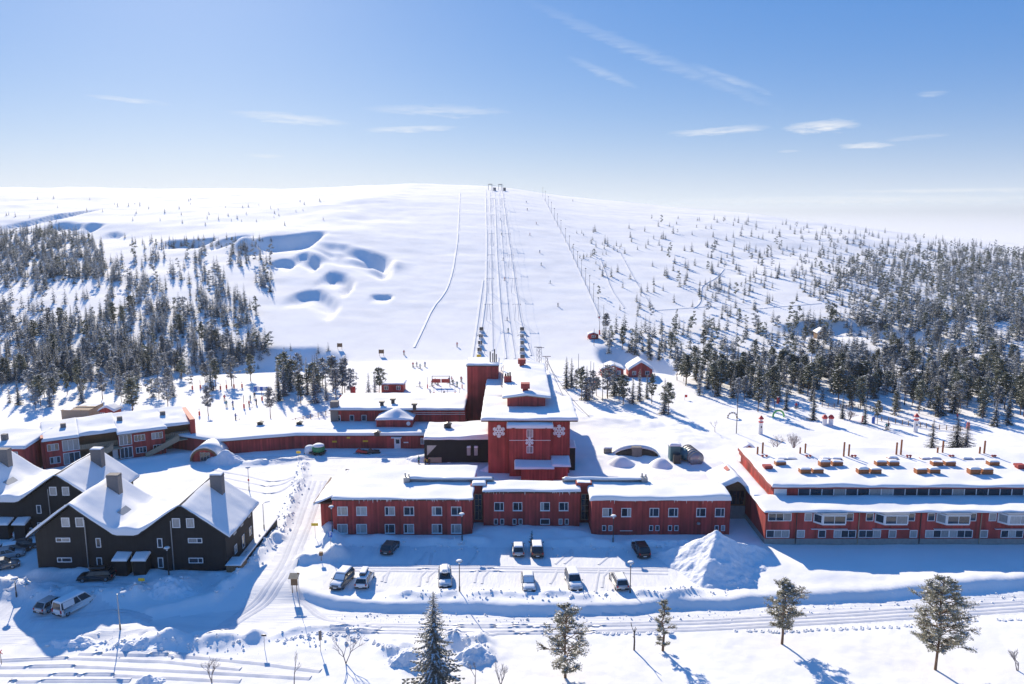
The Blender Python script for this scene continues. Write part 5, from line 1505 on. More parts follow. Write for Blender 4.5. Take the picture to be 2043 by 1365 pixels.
# balconies and stairs
for u0, u1, yb in ((uC, uD, .1), (uE, uF, -.4)):
    mb = MB(); mb.box(u0 + .02, u1 - .02, yb, 1.7, 2.55, 2.75); b_ = LW(mb, 'balcony_floor', 'wood_brown')
    n = int((u1 - u0) / .35)
    for i in range(n): mb = MB(); mb.box(u0 + (u1 - u0) * i / n + .03, u0 + (u1 - u0) * (i + 1) / n - .01, yb, yb + .05, 2.76, 3.7); mb.build('baluster_board', 'wood_pale', b_)
for s0, s1 in ((lu(640), lu(880)), (lu(1120), lu(1390))):
    mb = MB(); n = 14
    LW_ = None
    yb = -2.6
    st0 = MB()
    for sd in (yb, yb + 1.1):
        st0.add([(s0, sd, -.2), (s0, sd, .9), (s1, sd, 3.7), (s1, sd, 2.5), (s0, sd + .08, -.2), (s0, sd + .08, .9), (s1, sd + .08, 3.7), (s1, sd + .08, 2.5)], [(0, 3, 2, 1), (4, 5, 6, 7), (0, 1, 5, 4), (1, 2, 6, 5), (2, 3, 7, 6), (3, 0, 4, 7)])
    stp = LW(st0, 'stair_side', 'wood_pale')
    for i in range(n):
        t = (i + .5) / n
        mb = MB(); mb.box(s0 + (s1 - s0) * t - .15, s0 + (s1 - s0) * t + .15, yb + .08, yb + 1.1, 2.6 * t - .02, 2.6 * t + .05); mb.build('step', 'wood_brown', stp)
    mb = MB(); mb.box(s1, s1 + 1.6, yb, -.2, 2.5, 2.65); LW(mb, 'stair_landing', 'wood_pale')
def lz(X, Y): return LH + .18 + (Y + 1) * .10
for u0, u1, y0, sd in ((uA - .3, uC + .1, -.6, 91), (uC, uD + .05, -.2, 92), (uD - .2, uE + .3, -2.2, 93), (uE, uF + .1, -1.2, 94)):
    mb = MB(); mb.prism([(y0, lz(0, y0) - .17), (LD + .3, lz(0, LD) - .17), (LD + .3, lz(0, LD) - .02), (y0, lz(0, y0) - .02)], u0, u1, axis='x'); LW(mb, 'roof', 'fascia_brown')
    snow_cover(lodge, u0 - .1, u1 + .1, y0 - .1, LD + .4, lz, .5, .4, .6, sd, wob=.2, local=True, amp=.16)
for zx, yy in ((515, 5), (965, 5), (1310, 5)):
    u = lu(zx); mb = MB(); mb.box(u - .5, u + .5, yy - .4, yy + .4, lz(0, yy), lz(0, yy) + 1.25); LW(mb, 'roof_vent', 'chimney_grey')
mb = MB(); mb.box(lu(875), lu(915), -.9, -.5, 0, 2.0); LW(mb, 'white_shed_door', 'white_paint')
# second lodge seen behind the black houses at the left edge
lo2 = thing('red_lodge', (-97, 142, 0), 'red lodge behind the black houses at the left edge', 'building')
mb = MB(); mb.box(-112, -92.2, 143.5, 153, -1, 5.2); W(mb, 'wall', 'red_boards', lo2)
window(lo2, Facade(0, 143.5), -95.5, -93.6, 3.2, 4.5, (.5,), cur=.9); window(lo2, Facade(0, 143.5), -95.3, -93.4, .7, 2.0, (.5,), cur=.2)
snow_cover(lo2, -112.3, -91.9, 143, 153.3, lambda X, Y: 5.22 + (Y - 143) * .08, .5, .4, .7, 95)
x, y = G(10, 878, 6); mb = MB(); mb.box(x - .5, x + .5, y - .4, y + .4, 5.2, 7.2); W(mb, 'roof_vent', 'chimney_grey', lo2)
# round-roofed entrance hut
x, y = G(410, 922)
hut = thing('arched_hut', (x, y, 0), 'small red hut with an arched snowy roof and glazed front beside the lodge', 'hut')
arc = [(x + 2.6 * math.cos(a), .3 + 2.3 * math.sin(a)) for a in np.linspace(0, PI, 13)]
mb = MB(); mb.prism([(x - 2.6, -.8)] + arc[::-1] + [(x + 2.6, -.8)], y, y + 5); W(mb, 'wall', 'red_boards', hut)
ou = [(x + 2.9 * math.cos(a), .3 + 2.65 * math.sin(a)) for a in np.linspace(0, PI, 13)]
mb = MB(); mb.prism(arc + ou[::-1], y - .5, y + 5.2); W(mb, 'arched_roof', 'wood_brown', hut)
sn = [(x + 3.0 * math.cos(a), .4 + 3.0 * math.sin(a)) for a in np.linspace(.25, PI - .25, 11)]
mb = MB(); mb.prism([(x + 2.92 * math.cos(a), .3 + 2.67 * math.sin(a)) for a in np.linspace(.25, PI - .25, 11)] + sn[::-1], y - .4, y + 5.1); W(mb, 'roof_snow', 'snow_roof', hut, True)
window(hut, Facade(0, y), x - .9, x + .9, .3, 1.9, (.33, .66), cur=.1, trans=(.5,), mat='sign_green' if False else 'grey_metal')
# sheds behind the lodge
def shed(px, py, w_, d_, h_, mat, label, name='shed', gable=True, win=True, ov=.35, th=.4, rise=None):
    x, y, z = T(px, py)
    s = thing(name, (x, y, z), label, 'shed' if 'shed' in name else 'cabin')
    x0, x1 = x - w_ / 2, x + w_ / 2
    rise = (w_ * .28 if rise is None else rise) if gable else 0
    prof = [(x0, z - .8), (x1, z - .8), (x1, z + h_), (x, z + h_ + rise), (x0, z + h_)]
    mb = MB(); mb.prism(prof, y, y + d_); W(mb, 'wall', mat, s)
    snow_cover(s, x0 - ov, x1 + ov, y - ov, y + d_ + ov, lambda X, Y: z + h_ + .04 + rise * (1 - np.abs(X - x) / (w_ / 2)), th, .4, .35, int(px), wob=.15)
    mb = MB(); rp = [(x0 - ov, z + h_ - ov * .5 * (rise > 0)), (x, z + h_ + rise + .02), (x1 + ov, z + h_ - ov * .5 * (rise > 0))]
    mb.prism(rp + [(a, b + .1) for a, b in rp[::-1]], y - ov + .02, y + d_ + ov - .02); W(mb, 'roof', 'fascia_brown', s)
    if win:
        fa = Facade(0, y)
        for u in (-.28, .28): window(s, fa, x + u * w_ - .5, x + u * w_ + .5, z + h_ * .35, z + h_ * .8, (.5,), cur=.3)
    return s
shed(151, 838, 6.6, 4.5, 2.3, 'wood_pale', 'beige flat-topped timber shed behind the balcony lodge', 'timber_shed', False, False, th=.06, ov=.1)
shed(172, 832, 4.5, 4, 2.4, 'wood_pale', 'second beige timber shed behind the flat-topped one', 'timber_shed', False, False, th=.1, ov=.1)
shed(214, 838, 3.6, 3.4, 2.2, 'red_boards', 'small red gabled shed beside the beige sheds', 'red_shed', True, True)
shed(1222, 752, 6.6, 5, 2.3, 'red_boards', 'low red cabin with snowy roof, left of two below the wooded bank', 'red_cabin', True, True, rise=1.2)
shed(1278, 753, 7.0, 6, 2.3, 'red_boards', 'red gabled cabin with white windows, right of two below the bank', 'red_cabin', True, True, rise=2.3, th=.7)
shed(783, 783, 6.0, 4.5, 2.2, 'red_boards', 'small red hut with flat snowy roof behind the rear hall', 'red_hut_cabin', False, True)
shed(1642, 676, 4, 4, 2.2, 'wood_brown', 'far small cabin with snowy gable among the right-hand trees', 'forest_cabin', True, False)
shed(1493, 912, 2.6, 2.2, 1.6, 'red_boards', 'small red gabled roof hatch left of the skylit roof', 'red_hatch_shed', True, False)
x_, y_ = G(1452, 958, 5.5)
vh = thing('vent_house', (x_, y_, 0), 'little brown slatted vent gable behind the corridor roof', 'vent')
mb = MB(); mb.prism([(x_ - 1.3, 0), (x_ + 1.0, 0), (x_ + 1.0, 6.0), (x_ + .2, 7.4), (x_ - 1.3, 6.0)], y_, y_ + 2); W(mb, 'wall', 'red_boards', vh)
for k in range(5): mb = MB(); mb.box(x_ - 1.2 + k * .38, x_ - 1.0 + k * .38, y_ - .06, y_ - .01, 5.5, 6.2 + .2 * k * (k < 4)); W(mb, 'slat', 'wood_pale', vh)
# sunken roof light right of the hotel block, with its little chimney
x, y = G(1270, 912)
sr = thing('sunken_rooflight', (x, y, 0), 'dark arched roof light in a snow hollow right of the hotel block', 'roof light')
arc = [(x + 4.6 * math.cos(a), -.4 + 2.0 * math.sin(a)) for a in np.linspace(.1, PI - .1, 13)]
mb = MB(); mb.prism(arc, y, y + 3.2); W(mb, 'curved_wall', 'plain_black', sr)
ar2 = [(x + 4.7 * math.cos(a), -.35 + 2.05 * math.sin(a)) for a in np.linspace(.1, PI - .1, 13)]; ar3 = [(x + 4.9 * math.cos(a), -.35 + 2.45 * math.sin(a)) for a in np.linspace(.1, PI - .1, 13)]
mb = MB(); mb.prism(ar2 + ar3[::-1], y + .5, y + 3.4); W(mb, 'roof_snow', 'snow_roof', sr, True)
mb = MB(); mb.box(x - 1.0, x + 1.0, y - .3, y + .9, -.6, 2.1); c_ = W(mb, 'chimney', 'chimney_grey', sr)
for px_, py_, nm in ((1213, 905, 'vent_box'), (1350, 897, 'vent_box')):
    xv, yv, zv_ = T(px_, py_)
    o = thing(nm, (xv, yv, zv_), 'dark vent box in the snow %s of the sunken roof light' % ('left' if px_ < 1270 else 'right'), 'vent')
    mb = MB(); mb.box(xv - .8, xv + .8, yv, yv + .8, zv_ - .3, zv_ + 1.1); W(mb, 'casing', 'dark_metal', o)
    for k in range(3): mb = MB(); mb.box(xv - .7, xv + .7, yv - .05, yv - .01, zv_ + .15 + k * .3, zv_ + .3 + k * .3); W(mb, 'louvre', 'grey_metal', o)
    snow_cover(o, xv - .9, xv + .9, yv - .1, yv + .9, cz(zv_ + 1.1), .25, .3, .3, px_, name='snow_cap')
# big ventilation plant: teal intake hood and ribbed tank
x, y, z = T(1375, 922)
vp = thing('ventilation_plant', (x, y, z), 'teal metal intake hood and ribbed grey tank standing in the snow', 'ventilation unit')
material('teal_metal', (.06, .16, .20), .5, metallic=.4)
mb = MB(); mb.box(x - 3.6, x - 1.6, y + 1, y + 3.2, z - .5, z + 3.0); W(mb, 'intake_hood', 'teal_metal', vp)
snow_cover(vp, x - 3.8, x - 1.4, y + .8, y + 3.4, cz(z + 3.0), .4, .4, .35, 7, name='hood_snow')
mb = MB(); mb.tube((x - 1.6, y + 2.2, z + 1.4), (x + .6, y + .4, z + 1.0), 1.15, n=14); W(mb, 'duct', 'teal_metal', vp, True)
mb = MB(); mb.tube((x + .2, y + 3.2, z + 1.2), (x + 1.2, y - 1.2, z + 1.0), 1.45, n=18); tk = W(mb, 'tank', 'grey_metal', vp, True)
for k in range(6):
    t = k / 5.; p = Vector((x + .2, y + 3.2, z + 1.2)).lerp(Vector((x + 1.2, y - 1.2, z + 1.0)), .03 + t * .94); d = Vector((1, -4.4, -.2)).normalized() * .06
    mb = MB(); mb.tube(p - d, p + d, 1.55, n=18); W(mb, 'tank_rib', 'chimney_grey', tk)
mb = MB(); mb.box(x - 3.2, x - 1.8, y - .6, y + .6, z - .5, z + 1.6); W(mb, 'switch_box', 'dark_metal', vp)
# snowmobile sled, green machine and covered load in the service yard
x, y, z = T(636, 906)
gm_ = thing('green_tank', (x, y, z), 'round green tank with a snow cap on a dark trailer before the low red building', 'tank')
mb = MB(); mb.lathe([(1.0, .6), (1.25, .75), (1.3, 1.3), (1.15, 1.75), (.7, 1.95), (.2, 2.0)], (x, y, z), 18); material('tank_green', (.03, .22, .09), .5); W(mb, 'tank', 'tank_green', gm_, True)
mb = MB(); mb.lathe([(1.18, 1.75), (1.15, 1.95), (.7, 2.2), (.3, 2.25)], (x, y, z), 16); W(mb, 'snow_cap', 'snow_roof', gm_, True)
mb = MB(); mb.box(x - 1.8, x + 1.4, y - .9, y + .9, z + .35, z + .62); mb.tube((x - 1.8, y, z + .5), (x - 2.8, y, z + .35), .07); W(mb, 'trailer', 'dark_metal', gm_)
for s in (-1, 1):
    for d in (-.5, .6): mb = MB(); mb.tube((x + d, y + s * .95, z + .32), (x + d, y + s * 1.1, z + .32), .32, n=12); W(mb, 'wheel', 'rubber', gm_)
x, y, z = T(619, 904)
cl = thing('covered_load', (x, y, z), 'white tarpaulin-covered load beside the green tank', 'load')
mb = MB(); mb.lathe([(1.25, 0), (1.2, .9), (1.0, 1.5), (.6, 1.75), (.15, 1.8)], (x, y, z - .1), 10); W(mb, 'tarpaulin', 'snow_roof', cl, True)
mb = MB(); mb.box(x - 1.1, x + 1.1, y - .8, y + .8, z - .1, z + .2); W(mb, 'pallet', 'wood_brown', cl)
def snowmobile(px, py, rz, label, paint):
    x, y, z = T(px, py)
    s = empty('snowmobile', (x, y, z), label, 'snowmobile', 'snowmobiles in the service yard', rz)
    mb = MB(); mb.prism([(-1.2, .25), (-1.3, .5), (-.3, .72), (.2, .75), (.55, 1.0), (.9, .85), (1.25, .5), (1.2, .3)], -.3, .3, axis='x'); mb.build('body', paint, s)
    mb = MB(); mb.prism([(-1.25, .55), (-1.2, .72), (-.2, .82), (.05, .75)], -.2, .2, axis='x'); mb.build('seat', 'plain_black', s)
    mb = MB(); mb.prism([(-1.5, .25), (-1.3, .02), (.3, .02), (.45, .28)], -.22, .22, axis='x'); mb.build('track', 'rubber', s)
    for k in (-1, 1): mb = MB(); mb.box(k * .42 - .07, k * .42 + .07, .5, 1.7, 0.01, .06); mb.tube((k * .42, 1.0, .05), (k * .2, .9, .5), .03); mb.build('ski', 'dark_metal', s)
    mb = MB(); mb.tube((-.35, .45, 1.1), (.35, .45, 1.1), .025); mb.tube((0, .45, 1.1), (0, .6, .85), .03); mb.build('handlebar', 'dark_metal', s)
    mb = MB(); mb.obox((0, .75, 1.08), (1, 0, 0), Vector((0, -.5, .86)), Vector((0, .86, .5)), .25, .17, .01); mb.build('windshield', 'car_glass', s)
    return s
snowmobile(722, 905, R(80), 'red snowmobile, left one of two parked by the low red building', 'sign_red')
snowmobile(745, 905, R(95), 'dark snowmobile, right one of two parked by the low red building', 'paint_dark')

# ------------------------------------------------------------------ lamps, signs and posts
def lamp(px, py, h, label, head='disc', pole='grey_metal'):
    x, y, z = T(px, py)
    o = empty('street_lamp', (x, y, z), label, 'street lamp', 'street lamps')
    mb = MB(); mb.tube((0, 0, -.3), (0, 0, h), .075, .05, 8); mb.build('pole', pole, o)
    mb = MB(); mb.tube((0, 0, -.1), (0, 0, .7), .1, n=8); mb.build('pole_base', 'dark_metal', o)
    if head == 'disc':
        mb = MB(); mb.lathe([(.12, 0), (.16, .25), (.2, .3)], (0, 0, h), 10); mb.build('lamp_glass', 'lamp_clear', o)
        mb = MB(); mb.lathe([(.44, .30), (.46, .35), (.25, .44), (.06, .48)], (0, 0, h), 14); sh = mb.build('lamp_shade', 'grey_metal', o, smooth=True)
        mb = MB(); mb.lathe([(.40, .36), (.36, .46), (.16, .52), (.05, .53)], (0, 0, h), 12); mb.build('snow_cap', 'snow_roof', sh, smooth=True)
    else:
        mb = MB(); mb.tube((0, 0, h - .05), (.55, 0, h + .25), .035); mb.build('arm', pole, o)
        mb = MB(); mb.obox((.75, 0, h + .3), (1, 0, .2), (0, 1, 0), (-.2, 0, 1), .32, .12, .07); mb.build('lamp_head', 'lamp_clear', o)
    return o
lamp(497, 978, 3.9, 'street lamp with small red sign in the white yard above the houses')
lamp(337, 1147, 3.6, 'street lamp in front of the near black house', pole='dark_metal')
lamp(240, 1256, 4.6, 'tall street lamp on the snow rubble below the black houses', 'arm')
lamp(663, 1060, 3.6, 'street lamp at the left corner of the hotel wing', pole='dark_metal')
lamp(922, 1078, 3.8, 'street lamp against the right end of the left wing section', pole='dark_metal')
lamp(1223, 1082, 3.8, 'street lamp against the left end of the right wing section', pole='dark_metal')
lamp(917, 1180, 3.9, 'left one of two lamps along the front of the parking lot', pole='dark_metal')
lamp(1257, 1183, 3.9, 'right one of two lamps along the front of the parking lot', pole='dark_metal')
lamp(677, 985, 2.6, 'small lamp on the road left of the wing roof')
lamp(33, 1190, 2.2, 'low dark lamp post on the snow bank at the left edge', pole='dark_metal')
lamp(527, 1055, 4.2, 'thin lamp post beside the road above the retaining fence', 'arm')
def sign(px, py, h, w_, hh, mat, label, name='road_sign', rz=0.0, posts=1, extra=None):
    x, y, z = T(px, py)
    o = empty(name, (x, y, z), label, 'sign', None, rz)
    for k in range(posts):
        xx = 0 if posts == 1 else (-.4 + .8 * k) * w_
        mb = MB(); mb.tube((xx, .04, -.3), (xx, .04, h), .035, n=6); mb.build('post', 'grey_metal', o)
    mb = MB(); mb.box(-w_ / 2, w_ / 2, -.03, .0, h - hh, h); p_ = mb.build('panel', mat, o)
    if extra:
        mb = MB()
        for a, b, c, d in extra: mb.box(a * w_, b * w_, -.04, -.031, h - hh + c * hh, h - hh + d * hh)
        mb.build('symbol', 'white_paint', p_)
    return o
sign(629, 1072, 2.3, 1.05, .45, 'sign_yellow', 'yellow sign board at the left corner of the hotel wing')
sign(283, 1166, .9, .85, .42, 'sign_yellow', 'yellow sign board low in the snow before the black house')
sign(596, 915, 1.6, .9, .5, 'sign_yellow', 'yellow sign by the bend of the low red building')
sign(660, 1092, 2.3, .55, .8, 'sign_blue', 'blue parking sign with white symbol at the lot entrance', extra=[(-.22, -.08, .2, .85), (-.08, .18, .72, .85), (-.08, .18, .45, .57), (.10, .22, .5, .8)])
sign(528, 1296, 1.9, .6, .22, 'dark_metal', 'small dark sign on a post by the road at the bottom')
sign(640, 1300, 2.6, .35, 1.2, 'chimney_grey', 'tall grey panel sign on a post beside the forked birch', rz=.5)
sign(598, 1215, 5.0, .22, .22, 'wood_brown', 'slim tall marker pole at the road junction')
sign(497, 979, 2.2, .3, .4, 'sign_red', 'red sign below the lamp in the white yard')
sign(694, 950, 1.4, .8, .9, 'chimney_grey', 'grey notice board on the road beside the wing roof')
x, y, z = T(588, 1182)
o = empty('info_board', (x, y, z), 'wooden information stand with a slanted hood at the junction', 'information board')
for k in (-.3, .3): mb = MB(); mb.tube((k, 0, -.3), (k, 0, 2.2), .06, n=6); mb.build('post', 'wood_brown', o)
mb = MB(); mb.box(-.45, .45, -.05, .05, 1.0, 2.1); mb.build('board', 'wood_brown', o)
mb = MB(); mb.obox((0, 0, 2.3), (1, 0, 0), Vector((0, .93, .36)), Vector((0, -.36, .93)), .65, .5, .05); mb.build('hood', 'wood_pale', o)
x, y, z = T(641, 1118)
o = empty('post_box', (x, y, z), 'small brown box on a low post above the snow bank left of the lot', 'box')
mb = MB(); mb.tube((0, 0, -.3), (0, 0, .8), .05); mb.build('post', 'wood_brown', o); mb = MB(); mb.box(-.25, .25, -.2, .2, .8, 1.3); mb.build('box', 'wood_brown', o)
x, y, z = T(3, 1325)
o = empty('trail_marker', (x, y, z), 'red cross trail marker on a pole at the left edge', 'trail marker')
mb = MB(); mb.tube((0, 0, -.3), (0, 0, 1.6), .035); mb.build('pole', 'wood_brown', o)
for s in (-1, 1): mb = MB(); mb.obox((0, -.03 - .01 * s, 1.5), Vector((.7, 0, .7 * s)), Vector((-.7 * s, 0, .7)), (0, 1, 0), .38, .05, .012); mb.build('cross_board', 'sign_red', o)
# ------------------------------------------------------------------ tracks on the slope
def densify(pix, step=6):
    r = []
    for (a, b), (c, d) in zip(pix[:-1], pix[1:]):
        k = max(1, int(math.hypot(c - a, d - b) / step))
        r += [(a + (c - a) * i / k, b + (d - b) * i / k) for i in range(k)]
    return r + [pix[-1]]
def track(pix, lip=.5, w_=1.1, name='ski_track', mat='snow_packed', lift=.0, step=6):
    pix = list(pix)
    p = np.array(densify(pix, step))
    x, y, ok = raymarch(p[:, 0], p[:, 1], H)
    x, y = x[ok], y[ok]
    if len(x) > 6:
        k = np.ones(5) / 5.
        x = np.concatenate([x[:2], np.convolve(x, k, 'valid'), x[-2:]]); y = np.concatenate([y[:2], np.convolve(y, k, 'valid'), y[-2:]])
    dx, dy = np.gradient(x), np.gradient(y); n = np.hypot(dx, dy) + 1e-6
    nx, ny = dy / n, -dx / n
    sg = np.where(nx < 0, -1, 1); nx, ny = nx * sg, ny * sg          # side vector points to +X
    sec = [(-w_ * 2.6, -.06), (-w_ * .55, lip), (-w_ * .40, lip), (-w_ * .28, .03), (w_ * .55, .02), (w_ * 1.0, lip * .2), (w_ * 2.0, -.06)]
    v = []
    for i in range(len(x)):
        for s, h in sec:
            xx, yy = x[i] + nx[i] * s, y[i] + ny[i] * s
            v.append((xx, yy, h))
    v = np.array(v); v[:, 2] += H(v[:, 0].copy(), v[:, 1].copy()) + lift
    m = len(sec); f = []
    for i in range(len(x) - 1):
        for j in range(m - 1): f.append((i * m + j, i * m + j + 1, (i + 1) * m + j + 1, (i + 1) * m + j))
    return tag(link(name, mesh_np(name, v, f, mat, smooth=False)), kind='structure')
track([(919, 386), (917, 430), (915, 480), (906, 540), (894, 580), (880, 598), (865, 616), (850, 650), (829, 694)], .24, .5)
for pl, l in (([(970, 379), (973, 480), (972, 590), (955, 716)], .55), ([(978, 380), (981, 480), (983, 600), (985, 700)], .35), ([(988, 380), (994, 520), (1001, 620), (1012, 716)], .55), ([(1003, 379), (1020, 500), (1040, 640), (1062, 710)], .55),
              ([(996, 380), (1006, 520), (1018, 640), (1030, 716)], .35), ([(966, 560), (945, 715)], .45),
              ([(1085, 396), (1130, 480), (1198, 632)], .5), ([(1199, 516), (1222, 580), (1247, 616)], .5), ([(1236, 500), (1268, 560), (1308, 622)], .5),
              ([(1446, 538), (1430, 558), (1402, 568), (1397, 580), (1405, 596), (1402, 606), (1385, 616)], .5), ([(1312, 620), (1420, 612), (1520, 616), (1640, 606)], .3),
              ([(1092, 392), (1180, 408), (1210, 412)], .4)):
    track(pl, l * .4, .55)
for pl in ([(0, 1318), (140, 1312), (330, 1318), (480, 1335)], [(0, 1330), (160, 1328), (420, 1340), (620, 1352)], [(0, 1345), (220, 1345), (480, 1358)], [(160, 1303), (340, 1305), (520, 1322), (640, 1338)], [(20, 1358), (260, 1358)]):
    track(pl, .05, .22, 'cross_country_track', 'snow_rut', .06)

# ------------------------------------------------------------------ drag lifts
def pylon(px, py, h, label, w_=1.5):
    x, y, z = T(px, py)
    o = empty('lift_pylon', (x, y, z), label, 'pylon', 'drag lift pylons')
    mb = MB(); mb.tube((-.9, 0, -.5), (-.35, 0, h), .09, .07, 6); mb.tube((.9, 0, -.5), (.35, 0, h), .09, .07, 6); mb.build('leg_frame', 'pylon_pale', o)
    mb = MB(); mb.box(-w_, w_, -.08, .08, h, h + .15); mb.build('crossarm', 'pylon_pale', o)
    for s in (-1, 1): mb = MB(); mb.tube((s * w_, -.5, h - .15), (s * w_, .5, h - .15), .14, n=6); mb.build('sheave', 'dark_metal', o)
    return x, y, z + h
LIFTS = [('left', [(962, 706), (975, 640), (978, 585), (980, 535), (981, 490), (982, 450), (983, 415), (984, 386)]), ('right', [(1042, 706), (1031, 640), (1024, 585), (1018, 535), (1013, 490), (1008, 450), (1004, 415), (1001, 386)])]
for side, ps in LIFTS:
    tops = [pylon(a, b, 6.5, 'steel drag lift pylon standing on the %s lift line' % side) for a, b in ps]
    o = thing('lift_cable', tops[0], 'pair of steel cables of the %s drag lift' % side, 'cable')
    for s in (-1.5, 1.5):
        mb = MB()
        for p, q in zip(tops[:-1], tops[1:]):
            pa, qa = Vector(p) + Vector((s, 0, 0)), Vector(q) + Vector((s, 0, 0))
            m_ = (pa + qa) / 2 - Vector((0, 0, .8)); mb.tube(pa, m_, .022, n=4, cap=False); mb.tube(m_, qa, .022, n=4, cap=False)
        W(mb, 'cable', 'dark_metal', o)
for px, sd in ((978, 'left'), (998, 'right')):
    x, y, z = T(px, 380)
    o = empty('lift_top_station', (x, y, z), 'drag lift top station with bull wheel on the summit, %s one' % sd, 'lift station')
    mb = MB(); mb.tube((-1.5, 0, -1), (-1.5, 0, 5), .2); mb.tube((1.5, 0, -1), (1.5, 0, 5), .2); mb.box(-2, 2, -.2, .2, 4.8, 5.2); mb.build('frame', 'grey_metal', o)
    mb = MB(); mb.lathe([(1.6, 0), (1.7, .1), (1.6, .2)], (0, 0, 5.3), 14); mb.build('bull_wheel', 'dark_metal', o)
    mb = MB(); mb.box(2.6, 5.0, -1, 1, -.5, 2.4); mb.build('cabin', 'chimney_grey', o)
# floodlight poles on the right edge of the piste
pts_ = [(1083, 394), (1088, 402), (1094, 414), (1100, 426), (1106, 440), (1112, 452), (1119, 466), (1128, 484), (1136, 500), (1144, 518), (1152, 534), (1160, 552), (1168, 570), (1176, 586), (1184, 604), (1193, 634)]
for i, (a, b) in enumerate(pts_):
    x, y, z = T(a, b)
    o = empty('floodlight_pole', (x, y, z), 'slim floodlight pole in the row along the right edge of the piste', 'light pole', 'floodlight poles beside the piste')
    mb = MB(); mb.tube((0, 0, -.5), (0, 0, 8.0), .09, .06, 6); mb.build('pole', 'dark_metal', o)
    mb = MB(); mb.obox((0, -.2, 8.0), (1, 0, 0), (0, .8, -.6), (0, .6, .8), .3, .2, .08); mb.build('floodlight', 'dark_metal', o)
for i, (a, b, h) in enumerate(((1196, 668, 8.5), (1204, 650, 8), (1185, 690, 6), (1202, 800, 10), (1211, 790, 7), (1178, 770, 7), (1154, 745, 6), (1469, 865, 9.2), (1184, 765, 6))):
    x, y, z = T(a, b)
    o = empty('tall_pole', (x, y, z), ['tall thin pole with a red pad above the wooded bank', 'tall thin pole behind the padded one', 'thin pole by the red lift hut', 'tallest pole in front of the two red cabins', 'pole left of the low red cabin', 'pole above the trees right of the hotel', 'pole beside the frosted spruces', 'tall bare flag pole on the snowfield', 'pole left of the red flag'][i], 'pole')
    mb = MB(); mb.tube((0, 0, -.5), (0, 0, h), .1, .06, 6); mb.build('shaft', 'dark_metal', o)
    mb = MB(); mb.lathe([(.05, 0), (.12, .08), (.05, .16)], (0, 0, h), 8); mb.build('finial', 'grey_metal', o)
    if i == 0: mb = MB(); mb.tube((0, 0, .1), (0, 0, 1.7), .3, n=10); mb.build('crash_pad', 'sign_red', o)
# hut and red flags beside the piste
x, y, z = T(1184, 677)
o = thing('lift_hut', (x, y, z), 'small dark red lift hut on the lip of the wooded bank', 'hut')
mb = MB(); mb.prism([(x - 1.8, z - .4), (x + 1.8, z - .4), (x + 1.8, z + 1.7), (x, z + 2.4), (x - 1.8, z + 1.7)], y, y + 2.5); W(mb, 'wall', 'red_boards', o)
window(o, Facade(0, y), x - .6, x + .6, z + .7, z + 1.4, (.5,), cur=0)
snow_cover(o, x - 2, x + 2, y - .2, y + 2.7, lambda X, Y: z + 1.75 + .7 * (1 - np.abs(X - x) / 2), .2, .3, .3, 3)
def flag(px, py, h, w_, hh, mat, label, lean=0.0):
    x, y, z = T(px, py)
    o = empty('flag', (x, y, z), label, 'flag')
    mb = MB(); mb.tube((0, 0, -.3), (lean, 0, h), .04, n=5); mb.build('pole', 'grey_metal', o)
    mb = MB(); n = 6
    va = [(lean * (h - hh * k) / h + w_ * i / n, .06 * math.sin(i * 1.3), h - hh * k) for k in (0, 1) for i in range(n + 1)]
    va += [(a, b + .02, c) for a, b, c in va]
    m = n + 1; f_ = []
    for i in range(n): f_ += [(i, i + 1, m + i + 1, m + i), (2 * m + i + 1, 2 * m + i, 3 * m + i, 3 * m + i + 1)]
    mb.add(va, f_); mb.build('cloth', mat, o)
    return o
flag(1172, 678, 1.6, .8, .9, 'sign_red', 'red flag left of the lift hut on the bank')
flag(1183, 772, 1.8, 1.0, 1.3, 'sign_red', 'red square flag left of the low red cabin')
flag(1366, 798, 1.4, .7, .7, 'sign_red', 'small red flag at the edge of the right wood')
flag(700, 796, 3.4, 1.3, 2.2, 'sign_red', 'large red banner behind the rear hall')
flag(678, 805, 2.2, 1.5, 1.3, 'sign_red', 'low red banner beside the brick stack')
flag(1194, 640, 1.6, .5, .7, 'sign_red', 'red flag on the pole above the wooded bank')
# rows of notice boards on the two lift lanes
for cxx, name_ in ((958, 'left'), (1042, 'right')):
    for k in range(5):
        px = cxx - (k - 2) * 1.0 * (-1 if cxx > 1000 else 1) * (1.3 if cxx < 1000 else 0.2)
        py = 664 + k * 14
        x, y, z = T(px, py)
        ordn = ['uppermost', 'second', 'middle', 'fourth', 'lowest'][k]
        o = empty('lift_lane_board', (x, y, z), '%s dark board in the column on the %s lift lane' % (ordn, name_), 'board', 'boards on the lift lanes')
        mb = MB(); mb.box(-.75, .75, -.05, .05, .9, 2.1); pn = mb.build('panel', 'sign_yellow' if (cxx < 1000 and k == 4) else 'paint_dark', o)
        for s in (-.6, .6): mb = MB(); mb.tube((s, .08, -.4), (s, .08, 2.1), .05, n=5); mb.build('post', 'grey_metal', o)
        mb = MB(); mb.add([(-1.1, .6, -.1), (1.1, .6, -.1), (0.2, .6, 1.9), (-1.1, 2.4, -.1), (1.1, 2.4, -.1), (0.2, 2.0, 1.9)], [(0, 1, 2), (5, 4, 3), (0, 3, 4, 1), (1, 4, 5, 2), (2, 5, 3, 0)]); mb.build('snow_mound', 'snow_rough', o)
